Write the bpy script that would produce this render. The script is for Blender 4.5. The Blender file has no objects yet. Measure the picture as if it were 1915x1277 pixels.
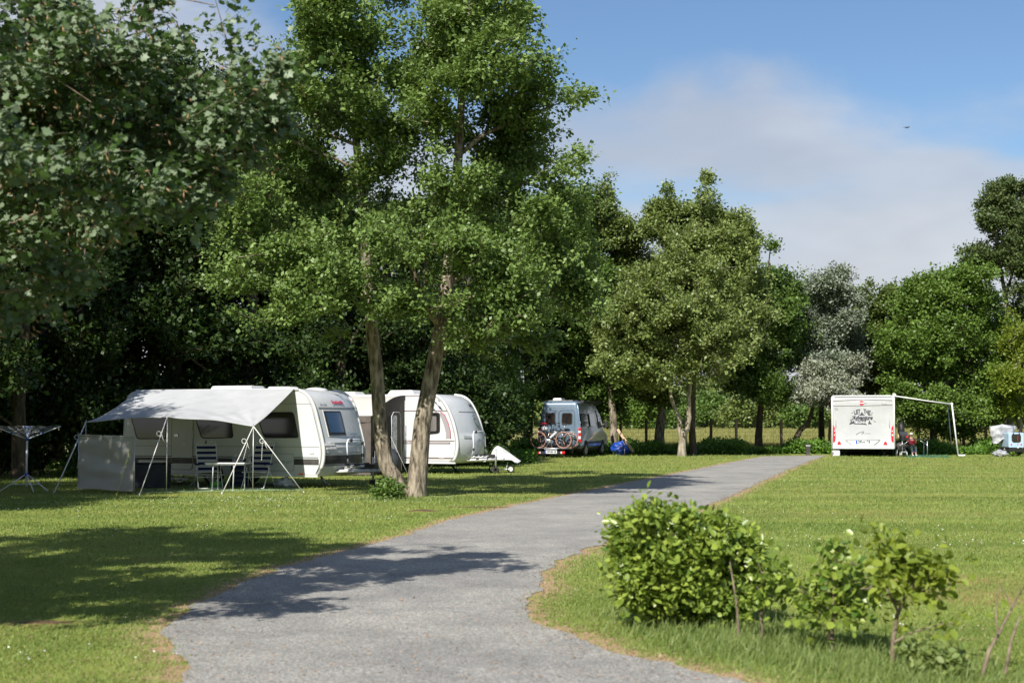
import bpy, bmesh, math, random
import numpy as np
from mathutils import Vector, Matrix, noise
R = math.radians
random.seed(7)
scn = bpy.context.scene
C = scn.collection

# ---------------------------------------------------------------- camera
FPX = 2660.0; CX, CY = 957.5, 638.5; EYE = 1.7; PITCH = math.atan((787 - 638.5) / FPX)
cam_d = bpy.data.cameras.new('camera'); cam = bpy.data.objects.new('camera', cam_d); C.objects.link(cam)
cam_d.sensor_width = 36.0; cam_d.lens = 36.0 * FPX / 1915.0
cam_d.clip_start = 0.1; cam_d.clip_end = 3000
cam_d.dof.use_dof = True; cam_d.dof.focus_distance = 38.0; cam_d.dof.aperture_fstop = 2.6
cam.location = (0, 0, EYE); cam.rotation_euler = (math.pi / 2 + PITCH, 0, 0)
scn.camera = cam

# ---------------------------------------------------------------- sun and sky
SUN_AZ = R(22); SUN_EL = R(41)       # shadows run towards (sin az, cos az)
sd = Vector((math.sin(SUN_AZ) * math.cos(SUN_EL), math.cos(SUN_AZ) * math.cos(SUN_EL), -math.sin(SUN_EL)))
sun_d = bpy.data.lights.new('sun', 'SUN'); sun = bpy.data.objects.new('sun', sun_d); C.objects.link(sun)
sun_d.energy = 5.0; sun_d.angle = R(0.53); sun_d.color = (1.0, 0.95, 0.87)
sun.rotation_euler = sd.to_track_quat('-Z', 'Y').to_euler()
w = bpy.data.worlds.new('World'); scn.world = w; w.use_nodes = True
nt = w.node_tree; nt.nodes.clear()
def N(nt, t, **kw):
    n = nt.nodes.new(t)
    for k, v in kw.items():
        if k.startswith('i_'):
            n.inputs[k[2:].replace('_', ' ')].default_value = v
        else: setattr(n, k, v)
    return n
def ramp(nt, stops, interp='LINEAR'):
    n = nt.nodes.new('ShaderNodeValToRGB'); cr = n.color_ramp; cr.interpolation = interp
    while len(cr.elements) > 1: cr.elements.remove(cr.elements[-1])
    cr.elements[0].position = stops[0][0]; c = stops[0][1]; cr.elements[0].color = (*c, 1) if len(c) == 3 else c
    for p, c in stops[1:]:
        e = cr.elements.new(p); e.color = (*c, 1) if len(c) == 3 else c
    return n
def mixc(nt, a, b, fac, blend='MIX'):
    m = nt.nodes.new('ShaderNodeMix'); m.data_type = 'RGBA'; m.blend_type = blend
    for k, s in ((0, fac), (6, a), (7, b)):
        if hasattr(s, 'links') or hasattr(s, 'is_linked'): nt.links.new(s, m.inputs[k])
        elif k == 0: m.inputs[0].default_value = s
        else: m.inputs[k].default_value = (*s, 1) if len(s) == 3 else s
    return m.outputs[2]
sky = N(nt, 'ShaderNodeTexSky', sky_type='NISHITA', sun_disc=False)
sky.sun_elevation = SUN_EL
sky.sun_rotation = math.pi + SUN_AZ     # to-sun direction is (-sin az, -cos az)
sky.altitude = 0; sky.air_density = 1.0; sky.dust_density = 0.6; sky.ozone_density = 1.3
SKY_STRENGTH = 0.074
tc = N(nt, 'ShaderNodeTexCoord')
mp = N(nt, 'ShaderNodeMapping'); mp.inputs['Scale'].default_value = (1.0, 1.0, 2.6); mp.inputs['Location'].default_value = (0.4, 2.2, 0.9)
nt.links.new(tc.outputs['Generated'], mp.inputs['Vector'])
n1 = N(nt, 'ShaderNodeTexNoise', i_Scale=2.6, i_Detail=7.0, i_Roughness=0.52, i_Distortion=0.35)
nt.links.new(mp.outputs[0], n1.inputs['Vector'])
sep = N(nt, 'ShaderNodeSeparateXYZ'); nt.links.new(tc.outputs['Generated'], sep.inputs[0])
# more cloud near the horizon, clear high up
el = N(nt, 'ShaderNodeMapRange'); el.inputs['From Min'].default_value = 0.03; el.inputs['From Max'].default_value = 0.31
el.inputs['To Min'].default_value = 0.42; el.inputs['To Max'].default_value = -0.24
nt.links.new(sep.outputs['Z'], el.inputs['Value'])
ad = N(nt, 'ShaderNodeMath', operation='ADD'); nt.links.new(n1.outputs['Fac'], ad.inputs[0]); nt.links.new(el.outputs[0], ad.inputs[1])
lf = N(nt, 'ShaderNodeMapRange'); lf.inputs['From Min'].default_value = -0.02; lf.inputs['From Max'].default_value = -0.30
lf.inputs['To Min'].default_value = 0.0; lf.inputs['To Max'].default_value = 0.34
nt.links.new(sep.outputs['X'], lf.inputs['Value'])
ad2 = N(nt, 'ShaderNodeMath', operation='ADD'); nt.links.new(ad.outputs[0], ad2.inputs[0]); nt.links.new(lf.outputs[0], ad2.inputs[1])
cr = ramp(nt, [(0.42, (0, 0, 0)), (0.62, (0.75, 0.75, 0.75)), (0.85, (0.95, 0.95, 0.95))], 'EASE'); nt.links.new(ad2.outputs[0], cr.inputs[0])
n2 = N(nt, 'ShaderNodeTexNoise', i_Scale=3.3, i_Detail=4.0, i_Roughness=0.6)
nt.links.new(mp.outputs[0], n2.inputs['Vector'])
ccol = ramp(nt, [(0.35, (4.9, 5.15, 5.75)), (0.65, (6.9, 7.0, 7.3))]); nt.links.new(n2.outputs['Fac'], ccol.inputs[0])
tint = mixc(nt, sky.outputs[0], (0.86, 1.0, 1.14), 1.0, 'MULTIPLY')
skc = mixc(nt, tint, ccol.outputs[0], cr.outputs[0])
bg = N(nt, 'ShaderNodeBackground'); bg.inputs['Strength'].default_value = SKY_STRENGTH
nt.links.new(skc, bg.inputs[0])
wo = N(nt, 'ShaderNodeOutputWorld'); nt.links.new(bg.outputs[0], wo.inputs[0])
scn.view_settings.view_transform = 'Standard'; scn.view_settings.look = 'None'
scn.view_settings.exposure = 0.52; scn.view_settings.gamma = 1.0
scn.render.engine = 'CYCLES'
scn.cycles.use_denoising = True
scn.cycles.max_bounces = 6; scn.cycles.diffuse_bounces = 3; scn.cycles.glossy_bounces = 3
scn.cycles.transmission_bounces = 5; scn.cycles.transparent_max_bounces = 8
scn.cycles.caustics_reflective = False; scn.cycles.caustics_refractive = False

# ---------------------------------------------------------------- places from the photograph
cp, sp = math.cos(PITCH), math.sin(PITCH)
def P(px, py, Y):
    u = (px - CX) / FPX; v = (CY - py) / FPX
    ry = cp - v * sp; rz = sp + v * cp
    t = Y / ry
    return Vector((u * t, Y, EYE + rz * t))
def G(px, py, z=0.0):
    u = (px - CX) / FPX; v = (CY - py) / FPX
    ry = cp - v * sp; rz = sp + v * cp
    t = (z - EYE) / rz
    return Vector((u * t, ry * t, z))
def on_plane(px, py, o, n):
    u = (px - CX) / FPX; v = (CY - py) / FPX
    d = Vector((u, cp - v * sp, sp + v * cp)); c = Vector((0, 0, EYE))
    return c + d * ((o - c).dot(n) / d.dot(n))

# ---------------------------------------------------------------- materials
def principled(name, col=(.5, .5, .5), rough=.5, metal=0.0, spec=.5, coat=0.0, alpha=1.0, trans=0.0, ior=1.45):
    m = bpy.data.materials.new(name); m.use_nodes = True
    b = m.node_tree.nodes['Principled BSDF']
    b.inputs['Base Color'].default_value = (*col, 1); b.inputs['Roughness'].default_value = rough
    b.inputs['Metallic'].default_value = metal; b.inputs['Specular IOR Level'].default_value = spec
    b.inputs['Coat Weight'].default_value = coat; b.inputs['Coat Roughness'].default_value = .08
    b.inputs['Transmission Weight'].default_value = trans; b.inputs['IOR'].default_value = ior
    b.inputs['Alpha'].default_value = alpha
    return m
def varied(name, c1, c2, scale=6.0, rough=.5, metal=0.0, bump=0.0, bscale=40.0, coat=0.0, detail=5.0, stretch=(1, 1, 1), spec=.5, rvar=.12):
    m = principled(name, c1, rough, metal, spec, coat); t = m.node_tree; b = t.nodes['Principled BSDF']
    tcn = N(t, 'ShaderNodeTexCoord'); mpn = N(t, 'ShaderNodeMapping'); mpn.inputs['Scale'].default_value = stretch
    t.links.new(tcn.outputs['Object'], mpn.inputs[0])
    n = N(t, 'ShaderNodeTexNoise', i_Scale=scale, i_Detail=detail, i_Roughness=.6); t.links.new(mpn.outputs[0], n.inputs['Vector'])
    r = ramp(t, [(.36, c1), (.64, c2)]); t.links.new(n.outputs['Fac'], r.inputs[0]); t.links.new(r.outputs[0], b.inputs['Base Color'])
    mr = N(t, 'ShaderNodeMapRange'); mr.inputs['To Min'].default_value = max(0.02, rough - rvar); mr.inputs['To Max'].default_value = min(1, rough + rvar)
    t.links.new(n.outputs['Fac'], mr.inputs['Value']); t.links.new(mr.outputs[0], b.inputs['Roughness'])
    if bump:
        n3 = N(t, 'ShaderNodeTexNoise', i_Scale=bscale, i_Detail=4.0); t.links.new(mpn.outputs[0], n3.inputs['Vector'])
        bp = N(t, 'ShaderNodeBump'); bp.inputs['Strength'].default_value = bump; bp.inputs['Distance'].default_value = .02
        t.links.new(n3.outputs['Fac'], bp.inputs['Height']); t.links.new(bp.outputs[0], b.inputs['Normal'])
    return m
def leaf_mat(name, dark, light, under=None, transl=0.32, rough=.48, tcol=None, spec=.35):
    m = bpy.data.materials.new(name); m.use_nodes = True; t = m.node_tree; b = t.nodes['Principled BSDF']; out = t.nodes['Material Output']
    at = N(t, 'ShaderNodeAttribute', attribute_name='tint')
    r = ramp(t, [(0.0, dark), (1.0, light)]); t.links.new(at.outputs['Fac'], r.inputs[0])
    col = r.outputs[0]
    if under:
        g = N(t, 'ShaderNodeNewGeometry'); col = mixc(t, col, under, g.outputs['Backfacing'])
    t.links.new(col, b.inputs['Base Color']); b.inputs['Roughness'].default_value = rough; b.inputs['Specular IOR Level'].default_value = spec
    tr = N(t, 'ShaderNodeBsdfTranslucent')
    tc2 = tcol or (min(1, light[0] * 1.5), min(1, light[1] * 1.5), light[2] * .6)
    tm = mixc(t, r.outputs[0], tc2, .6); t.links.new(tm, tr.inputs[0])
    mx = N(t, 'ShaderNodeMixShader'); mx.inputs[0].default_value = transl
    t.links.new(b.outputs[0], mx.inputs[1]); t.links.new(tr.outputs[0], mx.inputs[2]); t.links.new(mx.outputs[0], out.inputs[0])
    return m
def bark_mat(name, c1, c2, scale=9, bump=.9):
    m = varied(name, c1, c2, scale, .9, 0, bump, 30, stretch=(1, 1, .25), spec=.2); return m
M = {}
M['bark'] = bark_mat('bark_grey_brown', (.06, .048, .034), (.36, .31, .235), 13, 1.0)
M['bark_dark'] = bark_mat('bark_dark', (.05, .04, .028), (.13, .105, .075))
M['bark_pale'] = bark_mat('bark_pale', (.14, .115, .08), (.42, .37, .29), 12, 1.0)
M['leaf_alder'] = leaf_mat('leaf_alder', (.04, .085, .016), (.22, .315, .088), rough=.46, spec=.35, transl=.22)
M['leaf_forest_shade'] = leaf_mat('leaf_forest_shade', (.014, .032, .008), (.05, .09, .018), transl=.18)  # greens darkened to put the shade of the wood into the leaf colour
M['leaf_olive'] = leaf_mat('leaf_olive', (.06, .10, .022), (.26, .32, .10), rough=.42, transl=.22)
M['leaf_mid'] = leaf_mat('leaf_mid', (.04, .085, .016), (.15, .235, .05), rough=.42, transl=.2)
M['leaf_bright'] = leaf_mat('leaf_bright', (.05, .10, .016), (.16, .25, .045), transl=.22)
M['leaf_yellow'] = leaf_mat('leaf_yellow', (.10, .16, .02), (.27, .33, .045), transl=.36)
M['leaf_tall'] = leaf_mat('leaf_dark', (.035, .065, .02), (.12, .16, .05), transl=.2)
M['leaf_silver'] = leaf_mat('leaf_silver', (.075, .12, .055), (.19, .235, .145), under=(.25, .285, .22), transl=.2)
M['leaf_blossom'] = leaf_mat('leaf_blossom', (.09, .13, .045), (.31, .335, .23), under=(.31, .335, .26), transl=.2)
M['leaf_maple'] = leaf_mat('leaf_maple', (.03, .075, .018), (.11, .18, .055), under=(.165, .22, .125), transl=.22, rough=.46, spec=.35, tcol=(.16, .3, .05))
M['seed'] = leaf_mat('seed_bunch', (.25, .17, .08), (.42, .29, .15), transl=.3, tcol=(.5, .33, .15))
M['leaf_beech'] = leaf_mat('leaf_beech', (.05, .12, .018), (.32, .40, .065), transl=.28, rough=.36, spec=.5, tcol=(.33, .46, .05))
M['leaf_beech_tip'] = leaf_mat('leaf_beech_tip', (.16, .25, .025), (.40, .45, .08), transl=.32, rough=.36, spec=.5, tcol=(.55, .6, .08))
M['twig'] = varied('twig', (.11, .08, .055), (.27, .21, .15), 14, .85)
M['weed'] = leaf_mat('weed_leaf', (.05, .13, .018), (.18, .32, .045), transl=.32)
M['grassblade'] = leaf_mat('grass_blade', (.10, .165, .028), (.29, .37, .09), transl=.3, rough=.55, tcol=(.28, .36, .06))
M['longgrass'] = leaf_mat('long_grass', (.09, .15, .035), (.30, .36, .12), transl=.35, rough=.5)
M['fieldgrass'] = leaf_mat('field_grass', (.15, .17, .045), (.32, .3, .11), transl=.3, rough=.6)
M['litter'] = leaf_mat('dry_litter', (.24, .15, .09), (.5, .36, .24), transl=.1, tcol=(.4, .3, .2))
M['daisy'] = principled('daisy_petal', (.8, .8, .78), .6)

# ---------------------------------------------------------------- mesh helpers
class MB:
    def __init__(s): s.v = []; s.f = []; s.m = []; s.sm = []
    def add(s, vs, fs, mi=0, smooth=False):
        o = len(s.v); s.v += [tuple(v) for v in vs]; s.f += [tuple(i + o for i in f) for f in fs]
        s.m += [mi] * len(fs); s.sm += [smooth] * len(fs); return s
    def box(s, c, size, rot=None, mi=0, taper=1.0):
        x, y, z = [d / 2 for d in size]; vs = []
        for k in (-1, 1):
            t = 1.0 if k < 0 else taper
            for a, b in ((-1, -1), (1, -1), (1, 1), (-1, 1)): vs.append(Vector((a * x * t, b * y * t, k * z)))
        if rot is not None: vs = [rot @ v for v in vs]
        vs = [v + Vector(c) for v in vs]
        return s.add(vs, [(0, 3, 2, 1), (4, 5, 6, 7), (0, 1, 5, 4), (1, 2, 6, 5), (2, 3, 7, 6), (3, 0, 4, 7)], mi)
    def tube(s, pts, r, n=6, mi=0, cap=True, smooth=True):
        pts = [Vector(p) for p in pts]; k = len(pts)
        rs = r if isinstance(r, (list, tuple)) else [r] * k
        vs = []; fs = []; up = Vector((0, 0, 1))
        d0 = (pts[1] - pts[0]).normalized(); a = d0.cross(up)
        if a.length < 1e-3: a = d0.cross(Vector((1, 0, 0)))
        a.normalize()
        for i in range(k):
            d = (pts[min(i + 1, k - 1)] - pts[max(i - 1, 0)])
            d = d.normalized() if d.length > 1e-9 else d0
            a = (a - d * a.dot(d)); a = a.normalized() if a.length > 1e-6 else d.orthogonal().normalized(); b = d.cross(a)
            for j in range(n):
                q = 2 * math.pi * j / n; vs.append(pts[i] + (a * math.cos(q) + b * math.sin(q)) * rs[i])
        for i in range(k - 1):
            for j in range(n):
                j2 = (j + 1) % n; fs.append((i * n + j, i * n + j2, (i + 1) * n + j2, (i + 1) * n + j))
        s.add(vs, fs, mi, smooth)
        if cap:
            o = len(s.v) - len(vs)
            s.f += [tuple(o + j for j in range(n))[::-1], tuple(o + (k - 1) * n + j for j in range(n))]; s.m += [mi, mi]; s.sm += [False, False]
        return s
    def ring(s, c, ax, R0, r, n=24, m=6, mi=0, a0=0, a1=2 * math.pi):
        ax = Vector(ax).normalized(); u = ax.orthogonal().normalized(); v = ax.cross(u); c = Vector(c)
        full = abs(a1 - a0 - 2 * math.pi) < 1e-6; k = n if full else n + 1; vs = []; fs = []
        for i in range(k):
            q = a0 + (a1 - a0) * i / n; d = u * math.cos(q) + v * math.sin(q)
            for j in range(m):
                t = 2 * math.pi * j / m; vs.append(c + d * (R0 + r * math.cos(t)) + ax * r * math.sin(t))
        for i in range(n):
            i2 = (i + 1) % k
            for j in range(m): j2 = (j + 1) % m; fs.append((i * m + j, i2 * m + j, i2 * m + j2, i * m + j2))
        return s.add(vs, fs, mi, True)
    def disc(s, c, ax, r, t, n=20, mi=0):
        ax = Vector(ax).normalized(); c = Vector(c); return s.tube([c - ax * t / 2, c + ax * t / 2], r, n, mi)
    def prism(s, poly, off, mi=0, smooth=False):
        poly = [Vector(p) for p in poly]; off = Vector(off); n = len(poly)
        nrm = Vector((0, 0, 0))
        for i in range(n): nrm += poly[i].cross(poly[(i + 1) % n])
        if nrm.dot(off) < 0: poly = poly[::-1]
        vs = poly + [p + off for p in poly]
        fs = [tuple(range(n))[::-1], tuple(range(n, 2 * n))] + [(i, (i + 1) % n, n + (i + 1) % n, n + i) for i in range(n)]
        return s.add(vs, fs, mi, smooth)
    def ball(s, c, r, mi=0, nu=12, nv=8, jit=0, seed=0):
        c = Vector(c); r = Vector(r) if hasattr(r, '__len__') else Vector((r, r, r)); vs = []; fs = []
        rnd = random.Random(seed)
        for i in range(nv + 1):
            th = math.pi * i / nv
            for j in range(nu):
                ph = 2 * math.pi * j / nu
                d = Vector((math.sin(th) * math.cos(ph), math.sin(th) * math.sin(ph), math.cos(th)))
                k = 1 + jit * noise.noise(d * 2.3 + Vector((seed, 0, 0)))
                vs.append(c + Vector((d.x * r.x, d.y * r.y, d.z * r.z)) * k)
        for i in range(nv):
            for j in range(nu): j2 = (j + 1) % nu; fs.append((i * nu + j, (i + 1) * nu + j, (i + 1) * nu + j2, i * nu + j2))
        return s.add(vs, fs, mi, True)
    def grid(s, fn, nu, nv, mi=0, smooth=True, flip=False):
        vs = [fn(i / nu, j / nv) for i in range(nu + 1) for j in range(nv + 1)]; fs = []
        for i in range(nu):
            for j in range(nv):
                a = i * (nv + 1) + j; q = (a, a + nv + 1, a + nv + 2, a + 1); fs.append(q[::-1] if flip else q)
        return s.add(vs, fs, mi, smooth)
    def build(s, name, mats, parent=None, label=None, weld=False, bevel=0):
        me = bpy.data.meshes.new(name); me.from_pydata(s.v, [], s.f)
        if not isinstance(mats, (list, tuple)): mats = [mats]
        for m_ in mats: me.materials.append(m_)
        me.polygons.foreach_set('material_index', s.m); me.polygons.foreach_set('use_smooth', s.sm)
        if weld:
            bm = bmesh.new(); bm.from_mesh(me); bmesh.ops.remove_doubles(bm, verts=bm.verts, dist=1e-5)
            bmesh.ops.recalc_face_normals(bm, faces=bm.faces); bm.to_mesh(me); bm.free()
        me.update()
        o = bpy.data.objects.new(name, me); C.objects.link(o)
        if parent: o.parent = parent
        if label: o['label'] = label
        if bevel:
            bv = o.modifiers.new('bevel', 'BEVEL'); bv.width = bevel; bv.segments = 2; bv.limit_method = 'ANGLE'; bv.angle_limit = R(40)
        return o
def tag(o, label=None, cat=None, group=None, kind=None):
    if label: o['label'] = label
    if cat: o['category'] = cat
    if group: o['group'] = group
    if kind: o['kind'] = kind
    return o
def thing(name, label, cat, loc=(0, 0, 0), rz=0.0, group=None):
    o = bpy.data.objects.new(name, None); C.objects.link(o); o.empty_display_size = .2
    o.location = loc; o.rotation_euler = (0, 0, rz)
    return tag(o, label, cat, group)
def kids(o): return [c for c in C.objects if c.parent == o]
def copy_thing(o, label=None, loc=None, rz=None, sc=None, parent=None):
    c = o.copy(); C.objects.link(c); c.parent = parent
    if label: c['label'] = label
    if loc is not None: c.location = loc
    if rz is not None: c.rotation_euler = (0, 0, rz)
    if sc is not None: c.scale = sc if hasattr(sc, '__len__') else (sc, sc, sc)
    for ch in kids(o): copy_thing(ch, parent=c)
    return c
def rrect(x0, y0, x1, y1, r, n=4): return rpoly([(x0, y0), (x1, y0), (x1, y1), (x0, y1)], r, n)
def rpoly(pts, r, n=4):
    out = []; k = len(pts)
    for i in range(k):
        p = Vector(pts[i]).to_2d() if len(pts[i]) > 2 else Vector(pts[i]); a = Vector(pts[i - 1]); b = Vector(pts[(i + 1) % k])
        da = (a - p).normalized(); db = (b - p).normalized(); rr = min(r, (a - p).length * .45, (b - p).length * .45)
        p0 = p + da * rr; p1 = p + db * rr
        for j in range(n + 1):
            t = j / n; out.append(tuple((p0 * (1 - t) ** 2) + p * 2 * t * (1 - t) + p1 * t * t))
    return out
def text(body, size, mat, parent, mtx, name='lettering', extrude=.002, shear=0.0, width=None, align='CENTER', bold=0.0, parent_local=True):
    cu = bpy.data.curves.new(name, 'FONT'); cu.body = body; cu.size = size; cu.align_x = align; cu.align_y = 'CENTER'
    cu.extrude = extrude; cu.shear = shear; cu.offset = bold; cu.resolution_u = 3
    tmp = bpy.data.objects.new('tmp_text', cu); C.objects.link(tmp)
    dg = bpy.context.evaluated_depsgraph_get(); me = bpy.data.meshes.new_from_object(tmp.evaluated_get(dg))
    bpy.data.objects.remove(tmp); bpy.data.curves.remove(cu)
    me.name = name
    if width:
        xs = [v.co.x for v in me.vertices]; k = width / (max(xs) - min(xs))
        me.transform(Matrix.Diagonal((k, 1, 1, 1)))
    me.transform(mtx); me.materials.clear(); me.materials.append(mat)
    o = bpy.data.objects.new(name, me); C.objects.link(o); o.parent = parent
    return o
def basis(o, x, y):   # matrix with local X->x, Y->y, placed at o
    x = Vector(x).normalized(); y = Vector(y).normalized(); z = x.cross(y)
    return Matrix(((x.x, y.x, z.x, o[0]), (x.y, y.y, z.y, o[1]), (x.z, y.z, z.z, o[2]), (0, 0, 0, 1)))

# ---------------------------------------------------------------- leaves as one big mesh
SH_DIAMOND = ([(0, 0, 0), (-.42, .5, .05), (0, 1, 0), (.42, .5, .05)], [(0, 1, 2, 3)])
SH_OVATE = ([(0, 0, 0), (-.36, .3, .07), (-.33, .7, .06), (0, 1, -.03), (.33, .7, .06), (.36, .3, .07), (0, .5, -.03)],
            [(0, 6, 2, 1), (6, 3, 2), (0, 5, 4, 6), (6, 4, 3)])
SH_MAPLE = ([(0, 0, 0), (-.25, -.02, .03), (-.5, .2, .08), (-.36, .42, .04), (-.52, .7, .10), (-.2, .66, .03), (0, 1, -.05), (.2, .66, .03), (.52, .7, .10), (.36, .42, .04), (.5, .2, .08), (.25, -.02, .03)],
            [(0, 1, 2, 3), (0, 3, 4, 5), (0, 5, 6, 7), (0, 7, 8, 9), (0, 9, 10, 11)])
SH_BLADE = ([(-.5, 0, 0), (.5, 0, 0), (0, 1, .1)], [(0, 1, 2)])
SH_BLADE2 = ([(-.5, 0, 0), (.5, 0, 0), (.36, .55, .06), (-.36, .55, .06), (0, 1, .22)], [(0, 1, 2, 3), (3, 2, 4)])
SH_HEX = ([(math.cos(i * math.pi / 3) * .5, math.sin(i * math.pi / 3) * .5, 0) for i in range(6)], [(0, 1, 2, 3, 4, 5)])
SH_OCTA = ([(0, 0, 0), (-.3, .5, 0), (0, .45, .3), (.3, .5, 0), (0, .45, -.3), (0, 1, 0)], [(0, 1, 2), (0, 2, 3), (0, 3, 4), (0, 4, 1), (5, 2, 1), (5, 3, 2), (5, 4, 3), (5, 1, 4)])
def nrm(a): return a / np.maximum(np.linalg.norm(a, axis=-1, keepdims=True), 1e-9)
def leaves(name, mat, c, axis, normal, length, width, tint, shape, parent=None, origin=None):
    n = len(c); y = nrm(axis); z = nrm(normal - y * np.sum(normal * y, axis=1, keepdims=True)); x = np.cross(y, z)
    sv = np.array(shape[0], float); k = len(sv)
    V = (c[:, None, :] + x[:, None, :] * (sv[None, :, 0:1] * width[:, None, None]) + y[:, None, :] * (sv[None, :, 1:2] * length[:, None, None])
         + z[:, None, :] * (sv[None, :, 2:3] * width[:, None, None]))
    if origin is not None: V = V - np.array(origin)[None, None, :]
    V = V.reshape(-1, 3)
    lens = np.array([len(f) for f in shape[1]]); idx = np.concatenate([np.array(f) for f in shape[1]])
    loops = (idx[None, :] + (np.arange(n) * k)[:, None]).ravel()
    tot = np.tile(lens, n); start = np.concatenate(([0], np.cumsum(tot)[:-1]))
    me = bpy.data.meshes.new(name); me.vertices.add(len(V)); me.vertices.foreach_set('co', V.astype(np.float32).ravel())
    me.loops.add(len(loops)); me.loops.foreach_set('vertex_index', loops.astype(np.int32))
    me.polygons.add(len(tot)); me.polygons.foreach_set('loop_start', start.astype(np.int32)); me.polygons.foreach_set('loop_total', tot.astype(np.int32))
    at = me.attributes.new('tint', 'FLOAT', 'POINT'); at.data.foreach_set('value', np.repeat(np.clip(tint, 0, 1), k).astype(np.float32))
    me.materials.append(mat); me.update(calc_edges=True)
    o = bpy.data.objects.new(name, me); C.objects.link(o)
    if parent: o.parent = parent
    return o
def mesh_arrays(name, V, F, mat, parent=None, smooth=True):
    me = bpy.data.meshes.new(name); me.from_pydata([tuple(v) for v in V], [], F)
    me.materials.append(mat); me.polygons.foreach_set('use_smooth', [smooth] * len(me.polygons)); me.update()
    o = bpy.data.objects.new(name, me); C.objects.link(o)
    if parent: o.parent = parent
    return o
# ---------------------------------------------------------------- trees
def grow(stems, tips, rng, step=.45, up_pen=.8, tip_r=.006, wob=.12, min_h=0.0):
    """stems: list of (points, radii). tips: (n,3). Returns nodes, parent, radius, chains."""
    pos = []; par = []; fix = []; chains = []
    for pts, rad in stems:
        ch = []
        att = -1
        if pos:
            p0 = np.array(pts[0]); d = np.linalg.norm(np.array(pos) - p0, axis=1); att = int(d.argmin()) if d.min() < .5 else -1
        for i in range(len(pts) - 1):
            a = np.array(pts[i]); b = np.array(pts[i + 1]); k = max(1, int(np.linalg.norm(b - a) / step))
            for j in range(k + (1 if i == len(pts) - 2 else 0)):
                t = j / k; pos.append(a + (b - a) * t); fix.append(rad[i] + (rad[i + 1] - rad[i]) * t)
                par.append(len(pos) - 2 if ch else att); ch.append(len(pos) - 1)
        chains.append(ch)
    stem_n = len(pos)
    A = np.zeros((stem_n + len(tips) * 8, 3)); A[:stem_n] = np.array(pos); n = stem_n
    P0 = A[:stem_n]
    dist = np.array([np.min(np.linalg.norm(P0 - t, axis=1)) for t in tips]) if len(tips) < 4000 else np.zeros(len(tips))
    order = np.argsort(dist); ends = []
    for ti in order:
        t = tips[ti]; B = A[:n]; d = B - t; L = np.sqrt((d * d).sum(1))
        cost = L + up_pen * np.maximum(0, d[:, 2] + .25 * L) + (B[:, 2] < min_h) * 50
        k = int(cost.argmin()); a = B[k].copy(); ln = L[k]
        m = int(min(6, max(1, ln / step)))
        ch = [k]; side = rng.normal(0, wob * ln, 3)
        q0 = np.array([0, 0, .18 * ln])
        for j in range(1, m + 1):
            s = j / m; p = a + (t - a) * s + (side + q0) * math.sin(math.pi * s) * (.6 if m > 1 else 0) + (rng.normal(0, .03 * ln, 3) if j < m else 0)
            A[n] = p; par.append(ch[-1]); fix.append(0); ch.append(n); n += 1
        chains.append(ch); ends.append(n - 1)
    cnt = np.zeros(n)
    for e in ends: cnt[e] = 1
    for i in range(n - 1, -1, -1):
        if par[i] >= 0 and par[i] < i: cnt[par[i]] += cnt[i]
    rad = tip_r * np.maximum(cnt, 1) ** .42
    fix = np.array(fix); rad = np.where(fix > 0, fix, rad)
    return A[:n], np.array(par), rad, chains, ends, stem_n
def clump_points(clumps, n, rng, shell=.45, nscale=.5, thr=-.08, seed=0):
    wts = np.array([c[6] * c[3] * c[4] * c[5] for c in clumps]); wts = wts ** .75; wts /= wts.sum(); out = []
    tries = 0
    while len(out) < n and tries < n * 12:
        tries += 1
        c = clumps[rng.choice(len(clumps), p=wts)]
        d = rng.normal(size=3); d /= np.linalg.norm(d); r = rng.random() ** shell * (1 + .36 * abs(rng.normal()) * (rng.random() < .36))
        p = np.array(c[:3]) + d * r * np.array(c[3:6])
        if noise.noise(Vector((p[0] * nscale, p[1] * nscale, p[2] * nscale * 2.0)) + Vector((seed * 3.7, seed, 0))) < thr and rng.random() < .85: continue
        out.append(p)
    return np.array(out)
def sprays(A, par, ends, rng, per_tip, per_sprig, lf, spread=.4, along=.8, wind=(0, 0, 0), up=.25, flat=1.0, drop=.15):
    """leaf centres, axes and normals on little sprigs round each branch end"""
    e = np.array(ends); p1 = A[e]; p0 = A[par[e]]; d = p1 - p0; L = np.linalg.norm(d, axis=1, keepdims=True); d = d / np.maximum(L, 1e-6)
    T = len(e); n = T * per_tip
    i = np.repeat(np.arange(T), per_tip)
    base = p1[i] - d[i] * (rng.random((n, 1)) * along * np.minimum(L[i], 1.2)) + rng.normal(0, spread * .22, (n, 3))
    sdir = nrm(d[i] * .7 + rng.normal(0, .75, (n, 3)) * np.array([1.1, 1.1, .6]) + np.array([0, 0, up]) + np.array(wind))
    slen = spread * (.35 + .9 * rng.random((n, 1)))
    tt = rng.random(T)[i]; ss = rng.random(n)
    k = np.repeat(np.arange(n), per_sprig); m = len(k)
    s = rng.random((m, 1)) ** .8
    c = base[k] + sdir[k] * slen[k] * s + rng.normal(0, lf * .8, (m, 3))
    ax = nrm(sdir[k] * .8 + rng.normal(0, .6, (m, 3)) + np.array([0, 0, -drop]) + np.array(wind) * .8)
    no = nrm(rng.normal(0, .55, (m, 3)) + np.array([0, -.15, flat]))
    tint = .25 + .35 * tt[i][k] + .25 * ss[k] + rng.normal(0, .16, m)
    return c, ax, no, tint, (base, sdir, slen, i)
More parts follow.
